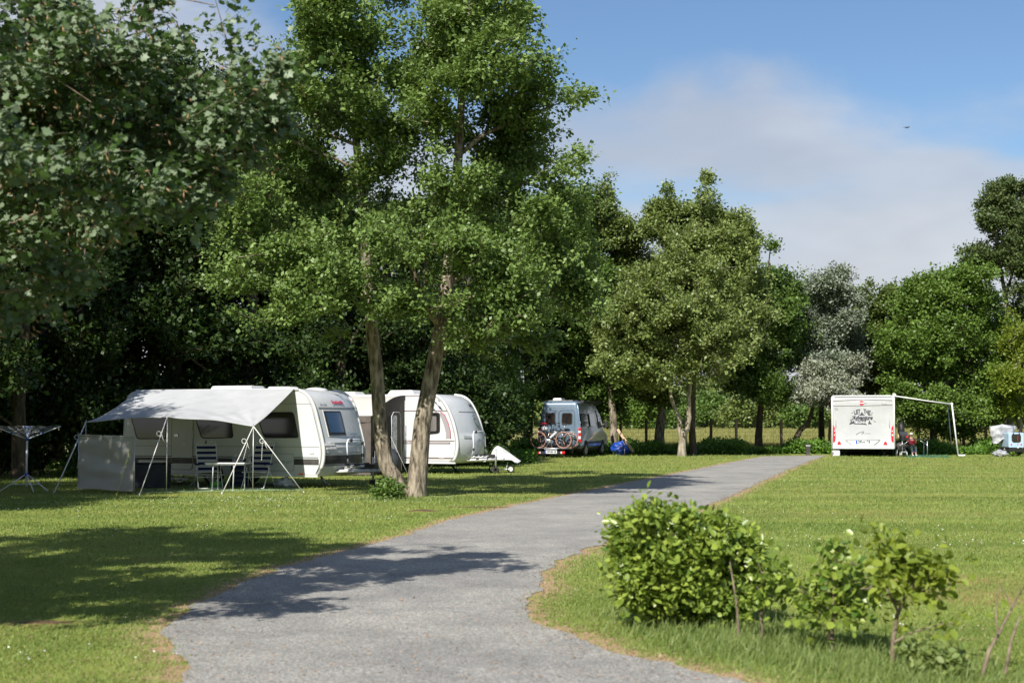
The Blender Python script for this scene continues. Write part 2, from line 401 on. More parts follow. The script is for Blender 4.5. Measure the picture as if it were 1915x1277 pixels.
def make_tree(name, label, cat, base, stems, clumps, mat, bark, n_tips=300, per_tip=10, per_sprig=10, lf=.07, spread=.4, seed=1, shape=SH_DIAMOND,
              group=None, step=.45, nscale=.5, thr=-.08, wind=(0, 0, 0), tip_r=.007, aspect=.85, twigs=False, flat=1.0, sides=6, crown='crown', trunk='trunk',
              up=.25, min_h=0.0, shell=.45, tint_add=0.0, stub=True, drop=.15, along=.8):
    rng = np.random.default_rng(seed); root = thing(name, label, cat, tuple(base), 0, group); b = np.array(base)
    tips = clump_points(clumps, n_tips, rng, shell, nscale, thr, seed)
    A, par, rad, chains, ends, sn = grow(stems, tips, rng, step, tip_r=tip_r, min_h=min_h)
    mb = MB()
    for ci, ch in enumerate(chains):
        pts = [A[i] - b for i in ch]; rr = [rad[i] for i in ch]
        if ci >= len(stems): rr[0] = min(rr[0], rr[1] * 1.25)
        big = ci < len(stems)
        if len(pts) > 1:
            if big: # uneven trunk surface
                pts = [p + rng.normal(0, rr[q] * .06, 3) * (q > 0) for q, p in enumerate(pts)]
            mb.tube(pts, rr, 12 if big else (sides if rr[0] > .03 else 4), cap=False)
    c, ax, no, tint, info = sprays(A, par, ends, rng, per_tip, per_sprig, lf, spread, wind=wind, flat=flat, up=up, drop=drop, along=along)
    if twigs:
        bs, sdv, sl, ii = info; e = np.array(ends)
        for q in range(len(bs)):
            p0 = bs[q] - b; mb.tube([p0, p0 + sdv[q] * sl[q] * .5 + rng.normal(0, .01, 3), p0 + sdv[q] * sl[q]], [tip_r * .55, tip_r * .4, tip_r * .2], 3, cap=False)
    mb.build(trunk, bark, root)
    ln = lf * (.65 + .7 * rng.random(len(c))); wd = ln * aspect * (.8 + .35 * rng.random(len(c)))
    leaves(crown, mat, c, ax, no, ln, wd, tint + tint_add, shape, root, b)
    root['n'] = len(c); del root['n']
    return root, A, par, ends
def pxstem(Y, pts, rad, dY=None):
    return ([tuple(P(x, y, Y + (dY[i] if dY else 0))) for i, (x, y) in enumerate(pts)], rad)
def pxclumps(Y, cl, rng, depth=1.0, jit=1.2):
    out = []
    for c in cl:
        x, y, rx, ry = c[:4]; wgt = c[4] if len(c) > 4 else 1.0; dy = c[5] if len(c) > 5 else rng.uniform(-jit, jit)
        p = P(x, y, Y + dy); s = (Y + dy) / FPX
        out.append((p.x, p.y, p.z, rx * s, (rx + ry) * .5 * s * depth + .3, ry * s, wgt))
    return out
# ---------------------------------------------------------------- ground, path
LEFT = [(420, 1420), (372, 1330), (345, 1277), (352, 1245), (330, 1222), (303, 1196), (318, 1168), (352, 1145), (370, 1128), (440, 1098), (530, 1062), (650, 1030), (760, 1000), (850, 971), (985, 941), (1090, 920), (1190, 900), (1290, 880), (1360, 866), (1430, 853)]
RIGHT = [(1546, 851), (1500, 868), (1440, 893), (1400, 912), (1350, 934), (1290, 958), (1215, 985), (1150, 1008), (1068, 1038), (1012, 1076), (996, 1108), (985, 1135), (990, 1160), (1060, 1185), (1120, 1207), (1200, 1230), (1330, 1262), (1400, 1277), (1700, 1360), (1900, 1420)]
def densify(pts, step, rng, amp):
    out = []
    for a, b in zip(pts[:-1], pts[1:]):
        a = np.array(a); b = np.array(b); k = max(1, int(np.linalg.norm(b - a) / step)); d = (b - a) / np.linalg.norm(b - a); q = np.array([-d[1], d[0]])
        for j in range(k):
            p = a + (b - a) * j / k; w_ = noise.noise(Vector((p[0] * 1.7, p[1] * 1.7, 0))) * 1.3 + noise.noise(Vector((p[0] * 7, p[1] * 7, 3))) * .7
            out.append(p + q * w_ * amp)
    out.append(np.array(pts[-1])); return out
rngp = np.random.default_rng(5)
def catmull(pts, k=4):
    pts = [np.array(p) for p in pts]; out = []
    for i in range(len(pts) - 1):
        p0 = pts[max(i - 1, 0)]; p1 = pts[i]; p2 = pts[i + 1]; p3 = pts[min(i + 2, len(pts) - 1)]
        for j in range(k):
            t = j / k; out.append(.5 * ((2 * p1) + (-p0 + p2) * t + (2 * p0 - 5 * p1 + 4 * p2 - p3) * t * t + (-p0 + 3 * p1 - 3 * p2 + p3) * t ** 3))
    out.append(pts[-1]); return out
Lw = densify(catmull([tuple(G(*p).xy) for p in LEFT], 3), .10, rngp, .085); Rw = densify(catmull([tuple(G(*p).xy) for p in RIGHT], 3), .10, rngp, .085)
POLY = np.array(Lw + Rw)
EDGE = np.array(Lw + Rw)[::3]
def in_path(x, y):
    c = np.zeros(len(x), bool); n = len(POLY); j = n - 1
    for i in range(n):
        xi, yi = POLY[i]; xj, yj = POLY[j]
        m = ((yi > y) != (yj > y)); c ^= m & (x < (xj - xi) * (y - yi) / ((yj - yi) if yj != yi else 1e-9) + xi); j = i
    return c
def edge_dist(x, y):
    out = np.full(len(x), 9.0)
    for s in range(0, len(x), 20000):
        d = (x[s:s + 20000, None] - EDGE[None, :, 0]) ** 2 + (y[s:s + 20000, None] - EDGE[None, :, 1]) ** 2; out[s:s + 20000] = np.sqrt(d.min(1))
    return out
def axis_cells(a):
    o = []
    for lo, hi, st in a:
        o += list(np.arange(lo, hi, st))
    o.append(a[-1][1]); return np.array(o)
xs = axis_cells([(-900, -60, 120), (-60, -20, 4), (-20, -9, .5), (-9, 9, .16), (9, 22, .5), (22, 60, 4), (60, 900.1, 120)])
ys = axis_cells([(-60, 2, 6), (2, 8, .6), (8, 30, .16), (30, 50, .35), (50, 90, 1.0), (90, 200, 10), (200, 1400.1, 120)])
X, Y = np.meshgrid(xs, ys, indexing='ij'); xf = X.ravel(); yf = Y.ravel()
near = (np.abs(xf) < 30) & (yf < 82)
dry = np.zeros(len(xf)); ed = np.full(len(xf), 9.0); ed[near] = edge_dist(xf[near], yf[near])
dry = np.exp(-np.maximum(ed - .03, 0) / (.20 + .16 * np.clip(1 - yf / 60, 0, 1)))
# worn brownish patches in the lawns
def blob(cx, cy, rx, ry): return np.exp(-(((xf - cx) / rx) ** 2 + ((yf - cy) / ry) ** 2))
worn = np.zeros(len(xf))
for px, py, rx, ry, k in ((1720, 1085, 1.5, .9, .75), (1850, 1120, 1.5, .7, .6), (1600, 930, 4, 2.2, .35), (1250, 1040, .9, .8, .4), (1700, 960, 3, 1.2, .45), (870, 862, 4.5, 2.6, .55), (60, 1165, .6, .35, .6), (930, 850, 3, 2, .6), (1790, 872, 4, 2.5, .35), (300, 1045, 1, .7, .4)):
    g = G(px, py); worn += k * blob(g.x, g.y, rx, ry)
soil = np.zeros(len(xf))
for px, py, rx, ry, k in ((790, 957, .35, .25, 1.), (900, 948, .75, .3, .9), (85, 1163, .3, .14, .9), (760, 930, .5, .35, .8), (740, 950, .5, .2, .4)):
    g = G(px, py); soil += k * blob(g.x, g.y, rx, ry)
zg = np.zeros(len(xf)); g = G(765, 930); zg += .07 * blob(g.x, g.y, .8, .6); g = G(790, 957); zg += .06 * blob(g.x, g.y, .25, .2)
m_g = bpy.data.materials.new('lawn'); m_g.use_nodes = True; t = m_g.node_tree; b = t.nodes['Principled BSDF']; b.inputs['Roughness'].default_value = .85; b.inputs['Specular IOR Level'].default_value = .15
geo = N(t, 'ShaderNodeNewGeometry')
def gn(scale, det=4, rough=.6, sc=(1, 1, 1)):
    mp_ = N(t, 'ShaderNodeMapping'); mp_.inputs['Scale'].default_value = sc; t.links.new(geo.outputs['Position'], mp_.inputs[0])
    n = N(t, 'ShaderNodeTexNoise', i_Scale=scale, i_Detail=det, i_Roughness=rough); t.links.new(mp_.outputs[0], n.inputs['Vector']); return n.outputs['Fac']
ga = ramp(t, [(.3, (.13, .18, .036)), (.5, (.20, .25, .055)), (.7, (.30, .325, .09))]); t.links.new(gn(1.3, 8, .72), ga.inputs[0])
gb = ramp(t, [(.35, (0, 0, 0)), (.62, (1, 1, 1))]); t.links.new(gn(.33, 4, .6), gb.inputs[0])
c1 = mixc(t, ga.outputs[0], (.215, .195, .062), gb.outputs[0]); 
mul = N(t, 'ShaderNodeMath', operation='MULTIPLY'); mul.inputs[1].default_value = .36; t.links.new(gb.outputs[0], mul.inputs[0])
c1 = mixc(t, ga.outputs[0], (.33, .29, .09), mul.outputs[0])
fine = ramp(t, [(.35, (.62, .62, .6)), (.55, (1, 1, 1)), (.72, (1.35, 1.3, 1.2))]); t.links.new(gn(38, 3, .7), fine.inputs[0])
c1 = mixc(t, c1, fine.outputs[0], .75, 'MULTIPLY')
# mowing stripes across the view on the right lawn
wv = N(t, 'ShaderNodeTexWave', wave_type='BANDS', bands_direction='Y', i_Scale=.11, i_Distortion=1.2, i_Detail=2.0); wv.inputs['Detail Scale'].default_value = .4
t.links.new(geo.outputs['Position'], wv.inputs['Vector'])
wr = ramp(t, [(.3, (.86, .88, .86)), (.7, (1.12, 1.1, 1.1))]); t.links.new(wv.outputs['Fac'], wr.inputs[0])
c1 = mixc(t, c1, wr.outputs[0], .8, 'MULTIPLY')
def attr(n): return N(t, 'ShaderNodeAttribute', attribute_name=n).outputs['Fac']
def modul(a, nz, lo, hi):
    mm = N(t, 'ShaderNodeMath', operation='MULTIPLY_ADD'); t.links.new(nz, mm.inputs[0]); mm.inputs[1].default_value = .9; mm.inputs[2].default_value = -.45
    aa = N(t, 'ShaderNodeMath', operation='ADD'); t.links.new(a, aa.inputs[0]); t.links.new(mm.outputs[0], aa.inputs[1])
    rr = ramp(t, [(lo, (0, 0, 0)), (hi, (1, 1, 1))]); t.links.new(aa.outputs[0], rr.inputs[0]); return rr.outputs[0]
c1 = mixc(t, c1, (.30, .215, .08), modul(attr('worn'), gn(2.2, 6), .25, .95))
dc = ramp(t, [(.3, (.26, .17, .09)), (.6, (.45, .32, .19))]); t.links.new(gn(22, 4), dc.inputs[0])
c1 = mixc(t, c1, dc.outputs[0], modul(attr('dry'), gn(5.5, 6, .7), .30, .62))
c1 = mixc(t, c1, (.13, .075, .05), modul(attr('soil'), gn(6, 5), .3, .7))
t.links.new(c1, b.inputs['Base Color'])
bp = N(t, 'ShaderNodeBump'); bp.inputs['Strength'].default_value = .6; bp.inputs['Distance'].default_value = .05; t.links.new(gn(26, 4, .7), bp.inputs['Height']); t.links.new(bp.outputs[0], b.inputs['Normal'])
nx, ny = len(xs), len(ys)
V = np.stack([xf, yf, zg], 1); I = np.arange(nx * ny).reshape(nx, ny)
F = np.stack([I[:-1, :-1], I[1:, :-1], I[1:, 1:], I[:-1, 1:]], -1).reshape(-1, 4)
me = bpy.data.meshes.new('lawn'); me.from_pydata([], [], []); me.vertices.add(len(V)); me.vertices.foreach_set('co', V.astype(np.float32).ravel())
me.loops.add(F.size); me.loops.foreach_set('vertex_index', F.astype(np.int32).ravel()); me.polygons.add(len(F))
me.polygons.foreach_set('loop_start', np.arange(0, F.size, 4, dtype=np.int32)); me.polygons.foreach_set('loop_total', np.full(len(F), 4, np.int32)); 
me.polygons.foreach_set('use_smooth', np.ones(len(F), bool))
for nm, a in (('dry', dry), ('worn', worn), ('soil', soil)):
    at = me.attributes.new(nm, 'FLOAT', 'POINT'); at.data.foreach_set('value', a.astype(np.float32))
me.materials.append(m_g); me.update(calc_edges=True)
lawn = bpy.data.objects.new('ground', me); C.objects.link(lawn); tag(lawn, kind='structure')
# path
m_p = bpy.data.materials.new('path_gravel'); m_p.use_nodes = True; t = m_p.node_tree; b = t.nodes['Principled BSDF']; b.inputs['Roughness'].default_value = .9; b.inputs['Specular IOR Level'].default_value = .2
geo = N(t, 'ShaderNodeNewGeometry')
pa = ramp(t, [(.3, (.235, .234, .222)), (.7, (.33, .325, .302))]); t.links.new(gn(1.6, 6, .65), pa.inputs[0])
wt = ramp(t, [(.35, (.86, .86, .87)), (.65, (1.1, 1.09, 1.07))]); t.links.new(gn(.55, 3, .5), wt.inputs[0])
pa_c = mixc(t, pa.outputs[0], wt.outputs[0], 1.0, 'MULTIPLY')
vo = N(t, 'ShaderNodeTexVoronoi', i_Scale=95); t.links.new(geo.outputs['Position'], vo.inputs['Vector'])
hs = N(t, 'ShaderNodeSeparateColor'); t.links.new(vo.outputs['Color'], hs.inputs[0])
pr = ramp(t, [(0, (.42, .42, .43)), (.5, (1, 1, 1)), (.88, (1.4, 1.36, 1.32)), (1, (2.3, 2.2, 2.1))]); t.links.new(hs.outputs[0], pr.inputs[0])
pc = mixc(t, pa_c, pr.outputs[0], .8, 'MULTIPLY')
sr = ramp(t, [(.6, (0, 0, 0)), (.8, (.55, .55, .55))]); t.links.new(gn(3.2, 6, .7, (1, .5, 1)), sr.inputs[0])
pc = mixc(t, pc, (.30, .235, .18), sr.outputs[0])
t.links.new(pc, b.inputs['Base Color'])
bp = N(t, 'ShaderNodeBump'); bp.inputs['Strength'].default_value = .5; bp.inputs['Distance'].default_value = .01; t.links.new(vo.outputs['Distance'], bp.inputs['Height']); t.links.new(bp.outputs[0], b.inputs['Normal'])
from mathutils.geometry import tessellate_polygon
pv = [Vector((p[0], p[1], .006)) for p in POLY]
tri = tessellate_polygon([pv]); po = mesh_arrays('path', pv, [tuple(x) for x in tri], m_p, smooth=False)
bm = bmesh.new(); bm.from_mesh(po.data); bmesh.ops.recalc_face_normals(bm, faces=bm.faces)
if sum(f.normal.z for f in bm.faces) < 0: bmesh.ops.reverse_faces(bm, faces=bm.faces)
bm.to_mesh(po.data); bm.free(); tag(po, kind='structure')

# ---------------------------------------------------------------- short lawn blades, dry litter, daisies
def screen_samples(n, rng, ymin, ymax, x0=-60, x1=1975, power=1.0):
    px = rng.uniform(x0, x1, n); py = ymin + (ymax - ymin) * rng.random(n) ** power
    u = (px - CX) / FPX; v = (CY - py) / FPX; ry = cp - v * sp; rz = sp + v * cp; tt = -EYE / rz
    return u * tt, ry * tt, px, py
def fbm(x, y, s, o=0.0):
    return np.array([noise.fractal(Vector((a * s, b_ * s, o)), 1.0, 2.0, 3) for a, b_ in zip(x, y)])
rg = np.random.default_rng(11)
# uniform on the ground, per distance band, so that it holds from other places too
def band(y0, y1, dens, marg=3.2):
    xw = .37 * y1 + marg; n = int(dens * (y1 - y0) * 2 * xw); return rg.uniform(-xw, xw, n), rg.uniform(y0, y1, n)
bx, by = [], []
for y0, y1, dn in ((8.2, 11, 3300), (11, 14, 2300), (14, 18, 1250), (18, 24, 650), (24, 32, 300), (32, 42, 110), (42, 54, 48), (54, 71, 20)):
    a, c_ = band(y0, y1, dn); bx.append(a); by.append(c_)
bx = np.concatenate(bx); by = np.concatenate(by)
keep = (~in_path(bx, by)) | ((edge_dist(bx, by) < .11) & (rg.random(len(bx)) < .5)); bx, by = bx[keep], by[keep]
wk = np.zeros(len(bx))
for px, py, rx, ry, k in ((1720, 1085, 1.5, .9, 1), (1850, 1120, 1.5, .7, .9), (1600, 930, 4, 2.2, .5), (1250, 1040, .9, .8, .5), (1700, 960, 3, 1.2, .6), (60, 1165, .6, .35, .9), (300, 1045, 1, .7, .6), (790, 957, .35, .25, 1.5), (900, 948, .75, .3, 1.5), (85, 1163, .3, .14, 1.5)):
    g = G(px, py); wk += k * np.exp(-(((bx - g.x) / rx) ** 2 + ((by - g.y) / ry) ** 2))
keep = rg.random(len(bx)) > wk * .75; bx, by = bx[keep], by[keep]
e_ = edge_dist(bx, by); keep = (e_ > .16) | (rg.random(len(bx)) < .22); bx, by, e_ = bx[keep], by[keep], e_[keep]
n = len(bx); c = np.stack([bx, by, np.full(n, -.003)], 1)
scl = 1 + (by - 9) * .045
ln = (.014 + .022 * rg.random(n)) * scl; wd = (.0045 + .004 * rg.random(n)) * scl * 1.35
ax = nrm(np.stack([rg.normal(.1, .45, n), rg.normal(0, .45, n), np.full(n, .8)], 1)); no = rg.normal(0, 1, (n, 3))
gi = np.stack([np.floor(bx / .35), np.floor(by / .35)], 1); h = np.sin(gi[:, 0] * 12.9898 + gi[:, 1] * 78.233) * 43758.5; h = h - np.floor(h)
ti = .42 + .09 * np.sign(np.sin(by * 1.55 + bx * .12)) * (bx > 1) + .1 * h + rg.normal(0, .25, n) + .35 * np.exp(-e_ / .25) + .13 * np.sin(bx * 1.9 + 2 * np.sin(by * 1.3)) * np.sin(by * 2.1 + 1.7 * np.sin(bx * 1.1)) + .1 * np.sin(bx * .6 + by * .35)
go = leaves('grass', M['grassblade'], c, ax, no, ln, wd, ti, SH_BLADE); tag(go, 'short green mown grass covering the lawns', 'grass', kind='stuff')
# dry litter along the path edges and strewn on it
a, c_ = [], []
idx = rg.integers(0, len(EDGE), 15000); off = rg.normal(0, .19, (15000, 2)) * (.4 + rg.random((15000, 1)) * 1.8)
lx = EDGE[idx, 0] + off[:, 0]; ly = EDGE[idx, 1] + off[:, 1]
x2, y2, _, _ = screen_samples(5200, rg, 960, 1277, power=.8); lx = np.concatenate([lx, x2]); ly = np.concatenate([ly, y2])
kk = (ly < 60) & (ly > 7); lx, ly = lx[kk], ly[kk]; n = len(lx)
c = np.stack([lx, ly, np.full(n, .010) + .006 * rg.random(n)], 1)
ax = nrm(np.stack([rg.normal(0, 1, n), rg.normal(0, 1, n), rg.normal(0, .15, n)], 1)); no = np.stack([rg.normal(0, .25, n), rg.normal(0, .25, n), np.ones(n)], 1)
ln = .012 + .030 * rg.random(n) ** 2.5
lo_ = leaves('leaf_litter', M['litter'], c, ax, no, ln, ln * .6, rg.random(n), SH_DIAMOND); tag(lo_, 'dry tan leaf scraps strewn along the path edges', 'leaf litter', kind='stuff')
# daisies: patches
dx, dy = [], []
for px, py, rx, ry, k in ((520, 935, 4.5, 1.6, 900), (620, 905, 3, 2, 300), (300, 950, 3.5, 2, 300), (130, 1000, .9, .5, 60), (430, 985, .6, .4, 25), (700, 972, 1.4, .5, 40), (1330, 960, 3, 2, 300), (1640, 1000, 2.6, 2.5, 330), (1480, 1010, 1.2, 1, 90), (1560, 1020, .8, .6, 60), (1800, 1020, 1.0, .6, 80), (1700, 900, 8, 6, 500), (1620, 865, 6, 4, 200), (1200, 870, 8, 4, 200), (1000, 880, 4, 3, 150), (1780, 1160, 1, .6, 40), (1480, 1130, .8, .6, 30), (340, 1165, .35, .2, 22), (120, 1230, .8, .4, 30), (1040, 1000, .8, .6, 15), (1700, 1030, 2.5, 1.4, 160), (1800, 1080, 2, 1, 60)):
    g = G(px, py); dx.append(rg.normal(g.x, rx * .6, k)); dy.append(rg.normal(g.y, ry * .6, k))
dx = np.concatenate(dx); dy = np.concatenate(dy); keep = ~in_path(dx, dy) & (edge_dist(dx, dy) > .12); dx, dy = dx[keep], dy[keep]; n = len(dx)
c = np.stack([dx, dy, .03 + .025 * rg.random(n)], 1); ax = nrm(np.stack([rg.normal(0, 1, n), rg.normal(0, 1, n), rg.normal(0, .2, n)], 1)); no = np.stack([rg.normal(-.3, .35, n), rg.normal(-.7, .35, n), np.ones(n)], 1)
kq = (rg.random(n) < np.where(dx > 1.5, .22, .5)); c, ax, no = c[kq], ax[kq], no[kq]; n = len(c); sz = .010 + .006 * rg.random(n)
do = leaves('daisies', M['daisy'], c, ax, no, sz, sz, rg.random(n), SH_HEX); tag(do, 'tiny white daisies scattered over the lawns', 'daisies', kind='stuff')
# longer grass under the young hedge
sx, sy = [], []
for (px, py, rx, ry, k) in ((1230, 1150, .3, .25, 1300), (1330, 1180, .35, .25, 2000), (1450, 1205, .35, .25, 2000), (1560, 1235, .4, .25, 2200), (1680, 1258, .4, .25, 1900), (1800, 1285, .5, .3, 1600), (1390, 1215, .3, .3, 1500), (765, 935, .9, .3, 1500)):
    g = G(px, py); sx.append(rg.normal(g.x, rx, k)); sy.append(rg.normal(g.y, ry, k))
sx = np.concatenate(sx); sy = np.concatenate(sy); keep = ~in_path(sx, sy) & (edge_dist(sx, sy) > .2); sx, sy = sx[keep], sy[keep]; n = len(sx)
c = np.stack([sx, sy, np.full(n, -.004)], 1); lean = rg.normal(.25, .45, n)
ax = nrm(np.stack([lean, rg.normal(0, .4, n), np.full(n, 1.0)], 1)); ln = .04 + .13 * rg.random(n) ** 2
lg = leaves('long_grass', M['longgrass'], c, ax, rg.normal(0, 1, (n, 3)), ln, .006 + .004 * rg.random(n), .45 + rg.normal(0, .25, n), SH_BLADE2); tag(lg, 'taller tufted grass left unmown under the young hedge', 'long grass', kind='stuff')
# ---------------------------------------------------------------- the two-stemmed alder
rt = np.random.default_rng(3)
YT = 31.6
s1 = pxstem(YT, [(750, 927), (738, 895), (722, 868), (712, 818), (709, 764), (706, 701), (697, 639), (691, 568), (687, 534), (684, 470), (680, 395), (667, 272), (655, 170), (645, 60), (632, -60)],
            [.21, .185, .17, .165, .155, .15, .145, .135, .13, .115, .10, .085, .065, .045, .02])
s2 = pxstem(YT, [(776, 934), (780, 905), (787, 848), (791, 789), (802, 722), (816, 660), (827, 605), (833, 555), (838, 520), (846, 430), (852, 350), (858, 281), (862, 200), (868, 110), (876, 20), (880, -70)],
            [.27, .225, .205, .19, .18, .17, .165, .15, .145, .125, .11, .10, .085, .065, .045, .02])
s3 = pxstem(YT, [(824, 612), (805, 585), (785, 545), (770, 500), (745, 430)], [.09, .08, .07, .06, .04], [0, -.3, -.6, -.9, -1.2])
s4 = pxstem(YT, [(838, 525), (880, 510), (930, 485), (1000, 470)], [.09, .07, .055, .04], [0, .3, .5, .8])
s5 = pxstem(YT, [(689, 560), (640, 530), (580, 510), (500, 490)], [.07, .06, .05, .03], [0, -.4, -.8, -1])
s6 = pxstem(YT, [(858, 290), (900, 255), (960, 225), (1030, 200)], [.06, .05, .04, .025], [0, 0, .2, .2])
CL = [(850, 330, 70, 40, 1, -1.5), (600, 0, 60, 60), (680, 60, 110, 60), (560, 110, 60, 35), (720, 130, 80, 50), (610, 180, 110, 50), (540, 260, 70, 60), (760, 170, 60, 40), (830, 60, 60, 60), (800, 120, 70, 50), (950, 90, 80, 50), (1000, 120, 50, 40), (1020, 200, 70, 35), (1000, 330, 90, 45), (1070, 420, 60, 60), (1090, 500, 50, 60), (430, 330, 50, 60), (500, 430, 80, 60), (620, 430, 110, 60), (780, 420, 90, 50), (655, 35, 75, 60), (600, 60, 55, 40), (690, -60, 90, 60), (640, 110, 105, 45), (570, 150, 55, 30), (650, 190, 110, 55), (590, 240, 90, 60), (700, 260, 60, 50),
      (865, 0, 85, 55), (930, -10, 60, 40), (960, 45, 40, 30), (870, 80, 90, 45), (900, 140, 110, 50), (990, 150, 60, 35), (1050, 178, 50, 16, .9), (1085, 182, 25, 9, 1.2), (930, 215, 110, 55), (800, 200, 70, 60), (1000, 250, 70, 35),
      (960, 300, 100, 45), (1050, 310, 50, 26), (1085, 335, 30, 12, 1.2), (800, 270, 80, 45), (750, 230, 60, 60), (880, 300, 70, 40), (700, 310, 55, 35),
      (560, 330, 110, 60), (480, 290, 50, 55), (470, 370, 60, 50), (640, 370, 80, 40), (870, 370, 80, 50), (960, 390, 90, 55), (1030, 380, 45, 45), (560, 420, 110, 50), (690, 420, 70, 40),
      (460, 450, 60, 40, 1.1, -1), (440, 525, 55, 28, 1.2, -1), (540, 500, 90, 55, 1.3, -1.8), (600, 560, 90, 45, 1.2, -2), (650, 470, 110, 60, 1.2, -2), (760, 480, 100, 60, 1.2, -2), (860, 470, 90, 60, 1.2, -1.6), (520, 580, 60, 25, 1.2, -1.8),
      (960, 500, 100, 70, 1.2, -1.6), (1060, 480, 70, 60, 1.1, 0), (1080, 560, 45, 40, 1, 0), (980, 590, 90, 45, 1.2, -1.5), (900, 560, 70, 50, 1.1, -1.6), (740, 570, 70, 30, 1.0, -1.5), (880, 630, 50, 30, .9, -1), (1000, 640, 50, 22, .9, -.8), (600, 620, 40, 18, .8, -1)]
twin, A_, par_, ends_ = make_tree('alder_tree', 'tall twin-stemmed leafy tree on the lawn beside the path, in front of the two caravans', 'tree', G(765, 930),
    [s1, s2, s3, s4, s5, s6], pxclumps(YT, CL, rt, .9, 2.2), M['leaf_alder'], M['bark'], n_tips=2100, per_tip=9, per_sprig=11, lf=.094, spread=.30, seed=21, nscale=.8, thr=.06, min_h=2.6, wind=(.12, 0, 0), tip_r=.006, up=.2, aspect=.9)

# ---------------------------------------------------------------- right-hand belt of trees
BELT = 'trees of the belt along the field fence'
def belt(name, label, cat, px, py, Y, stems, cl, mat, bark, n_tips, lf, seed, per_tip=8, per_sprig=9, spread=.4, **kw):
    lf *= 1.15; spread *= .82
    rr = np.random.default_rng(seed)
    b = P(px, py, Y); b.z = 0
    st = []
    for pts, rad in stems: st.append(pxstem(Y, pts, [r_ * (.72 if rad[0] > .2 else .85) for r_ in rad]))
    # first node on the ground
    p0 = st[0][0][0]; st[0] = ([(p0[0], p0[1], -.05)] + list(st[0][0]), [st[0][1][0] * 1.25] + list(st[0][1]))
    kw.setdefault('thr', .04); kw.setdefault('min_h', 1.8)
    return make_tree(name, label, cat, b, st, pxclumps(Y, [(c[0], c[1], c[2] * 1.28, c[3] * 1.25) + tuple(c[4:]) for c in cl], rr, .9, 1.6), mat, bark, n_tips=int(n_tips * 2.3), per_tip=per_tip, per_sprig=per_sprig, lf=lf, spread=spread, seed=seed, group=BELT, step=.7, nscale=.6, tip_r=.009, **kw)
belt('field_maple', 'small olive-green tree forking low on the lawn left of the path end', 'tree', 1275, 854, 68.5,
     [([(1275, 835), (1276, 818), (1270, 800), (1272, 785), (1262, 765), (1254, 740), (1250, 690), (1240, 640)], [.26, .22, .17, .15, .13, .12, .09, .05]),
      ([(1277, 815), (1286, 800), (1289, 780), (1288, 745), (1292, 700), (1296, 640), (1290, 560)], [.18, .15, .14, .12, .10, .08, .04])],
     [(1280, 530, 80, 60), (1240, 590, 80, 50), (1330, 590, 80, 55), (1190, 640, 65, 45), (1270, 640, 80, 45), (1350, 650, 55, 40), (1160, 690, 45, 25), (1230, 700, 60, 22), (1310, 700, 55, 22), (1210, 540, 50, 35), (1170, 600, 50, 35), (1360, 555, 35, 30)],
     M['leaf_olive'], M['bark_pale'], 560, .13, 31, up=.35, spread=.5)
belt('tall_tree', 'tall airy tree with a spiky top standing behind the small forked tree', 'tree', 1296, 850, 72,
     [([(1296, 840), (1294, 800), (1297, 700), (1300, 560), (1308, 450), (1320, 350)], [.27, .23, .2, .16, .1, .03]),
      ([(1300, 560), (1270, 480), (1250, 390), (1248, 370)], [.1, .08, .04, .02]), ([(1302, 540), (1350, 490), (1390, 430)], [.09, .06, .03])],
     [(1318, 372, 10, 30, 2), (1322, 342, 4, 12, 3), (1340, 375, 10, 12, 1.5), (1252, 372, 14, 16, 1.5), (1240, 400, 22, 20), (1280, 410, 28, 22), (1320, 425, 40, 32), (1375, 420, 24, 20), (1398, 452, 18, 14, 1.3), (1360, 470, 45, 35), (1300, 475, 50, 35), (1230, 430, 25, 20), (1340, 520, 60, 35), (1380, 530, 35, 28), (1260, 470, 30, 25)],
     M['leaf_olive'], M['bark_dark'], 430, .14, 32, up=.5, spread=.42, thr=-.02)
belt('slim_tree', 'slim tree with a bare wisp above its crown right of the small forked tree', 'tree', 1420, 834, 76,
     [([(1419, 815), (1421, 780), (1425, 740), (1430, 640), (1435, 520), (1440, 470), (1448, 458)], [.28, .23, .2, .15, .08, .04, .02])],
     [(1440, 535, 35, 26), (1470, 545, 28, 20), (1410, 560, 40, 30), (1450, 590, 40, 35), (1480, 570, 15, 18), (1400, 630, 45, 40), (1440, 650, 45, 40), (1395, 695, 40, 32), (1435, 720, 40, 28), (1442, 462, 10, 7, .7), (1385, 600, 30, 30)],
     M['leaf_mid'], M['bark_dark'], 420, .14, 33, spread=.5)
belt('leaning_tree', 'dark tree with a thick leaning trunk beside the fence, left of the small forked tree', 'tree', 1232, 832, 75,
     [([(1233, 815), (1236, 790), (1240, 755), (1238, 700), (1200, 600), (1160, 500), (1135, 400)], [.36, .32, .28, .22, .15, .09, .03]), ([(1238, 710), (1215, 650), (1180, 620)], [.14, .1, .05])],
     [(1130, 370, 16, 22, 1.5), (1125, 405, 30, 28), (1155, 440, 30, 30), (1175, 480, 35, 32), (1115, 460, 40, 40), (1150, 530, 50, 40), (1190, 560, 45, 40), (1110, 560, 45, 50), (1190, 620, 55, 35), (1230, 500, 30, 30), (1140, 630, 50, 35), (1200, 700, 45, 35), (1150, 700, 40, 25), (1230, 740, 30, 20)],
     M['leaf_olive'], M['bark'], 620, .14, 34, tint_add=-.1)
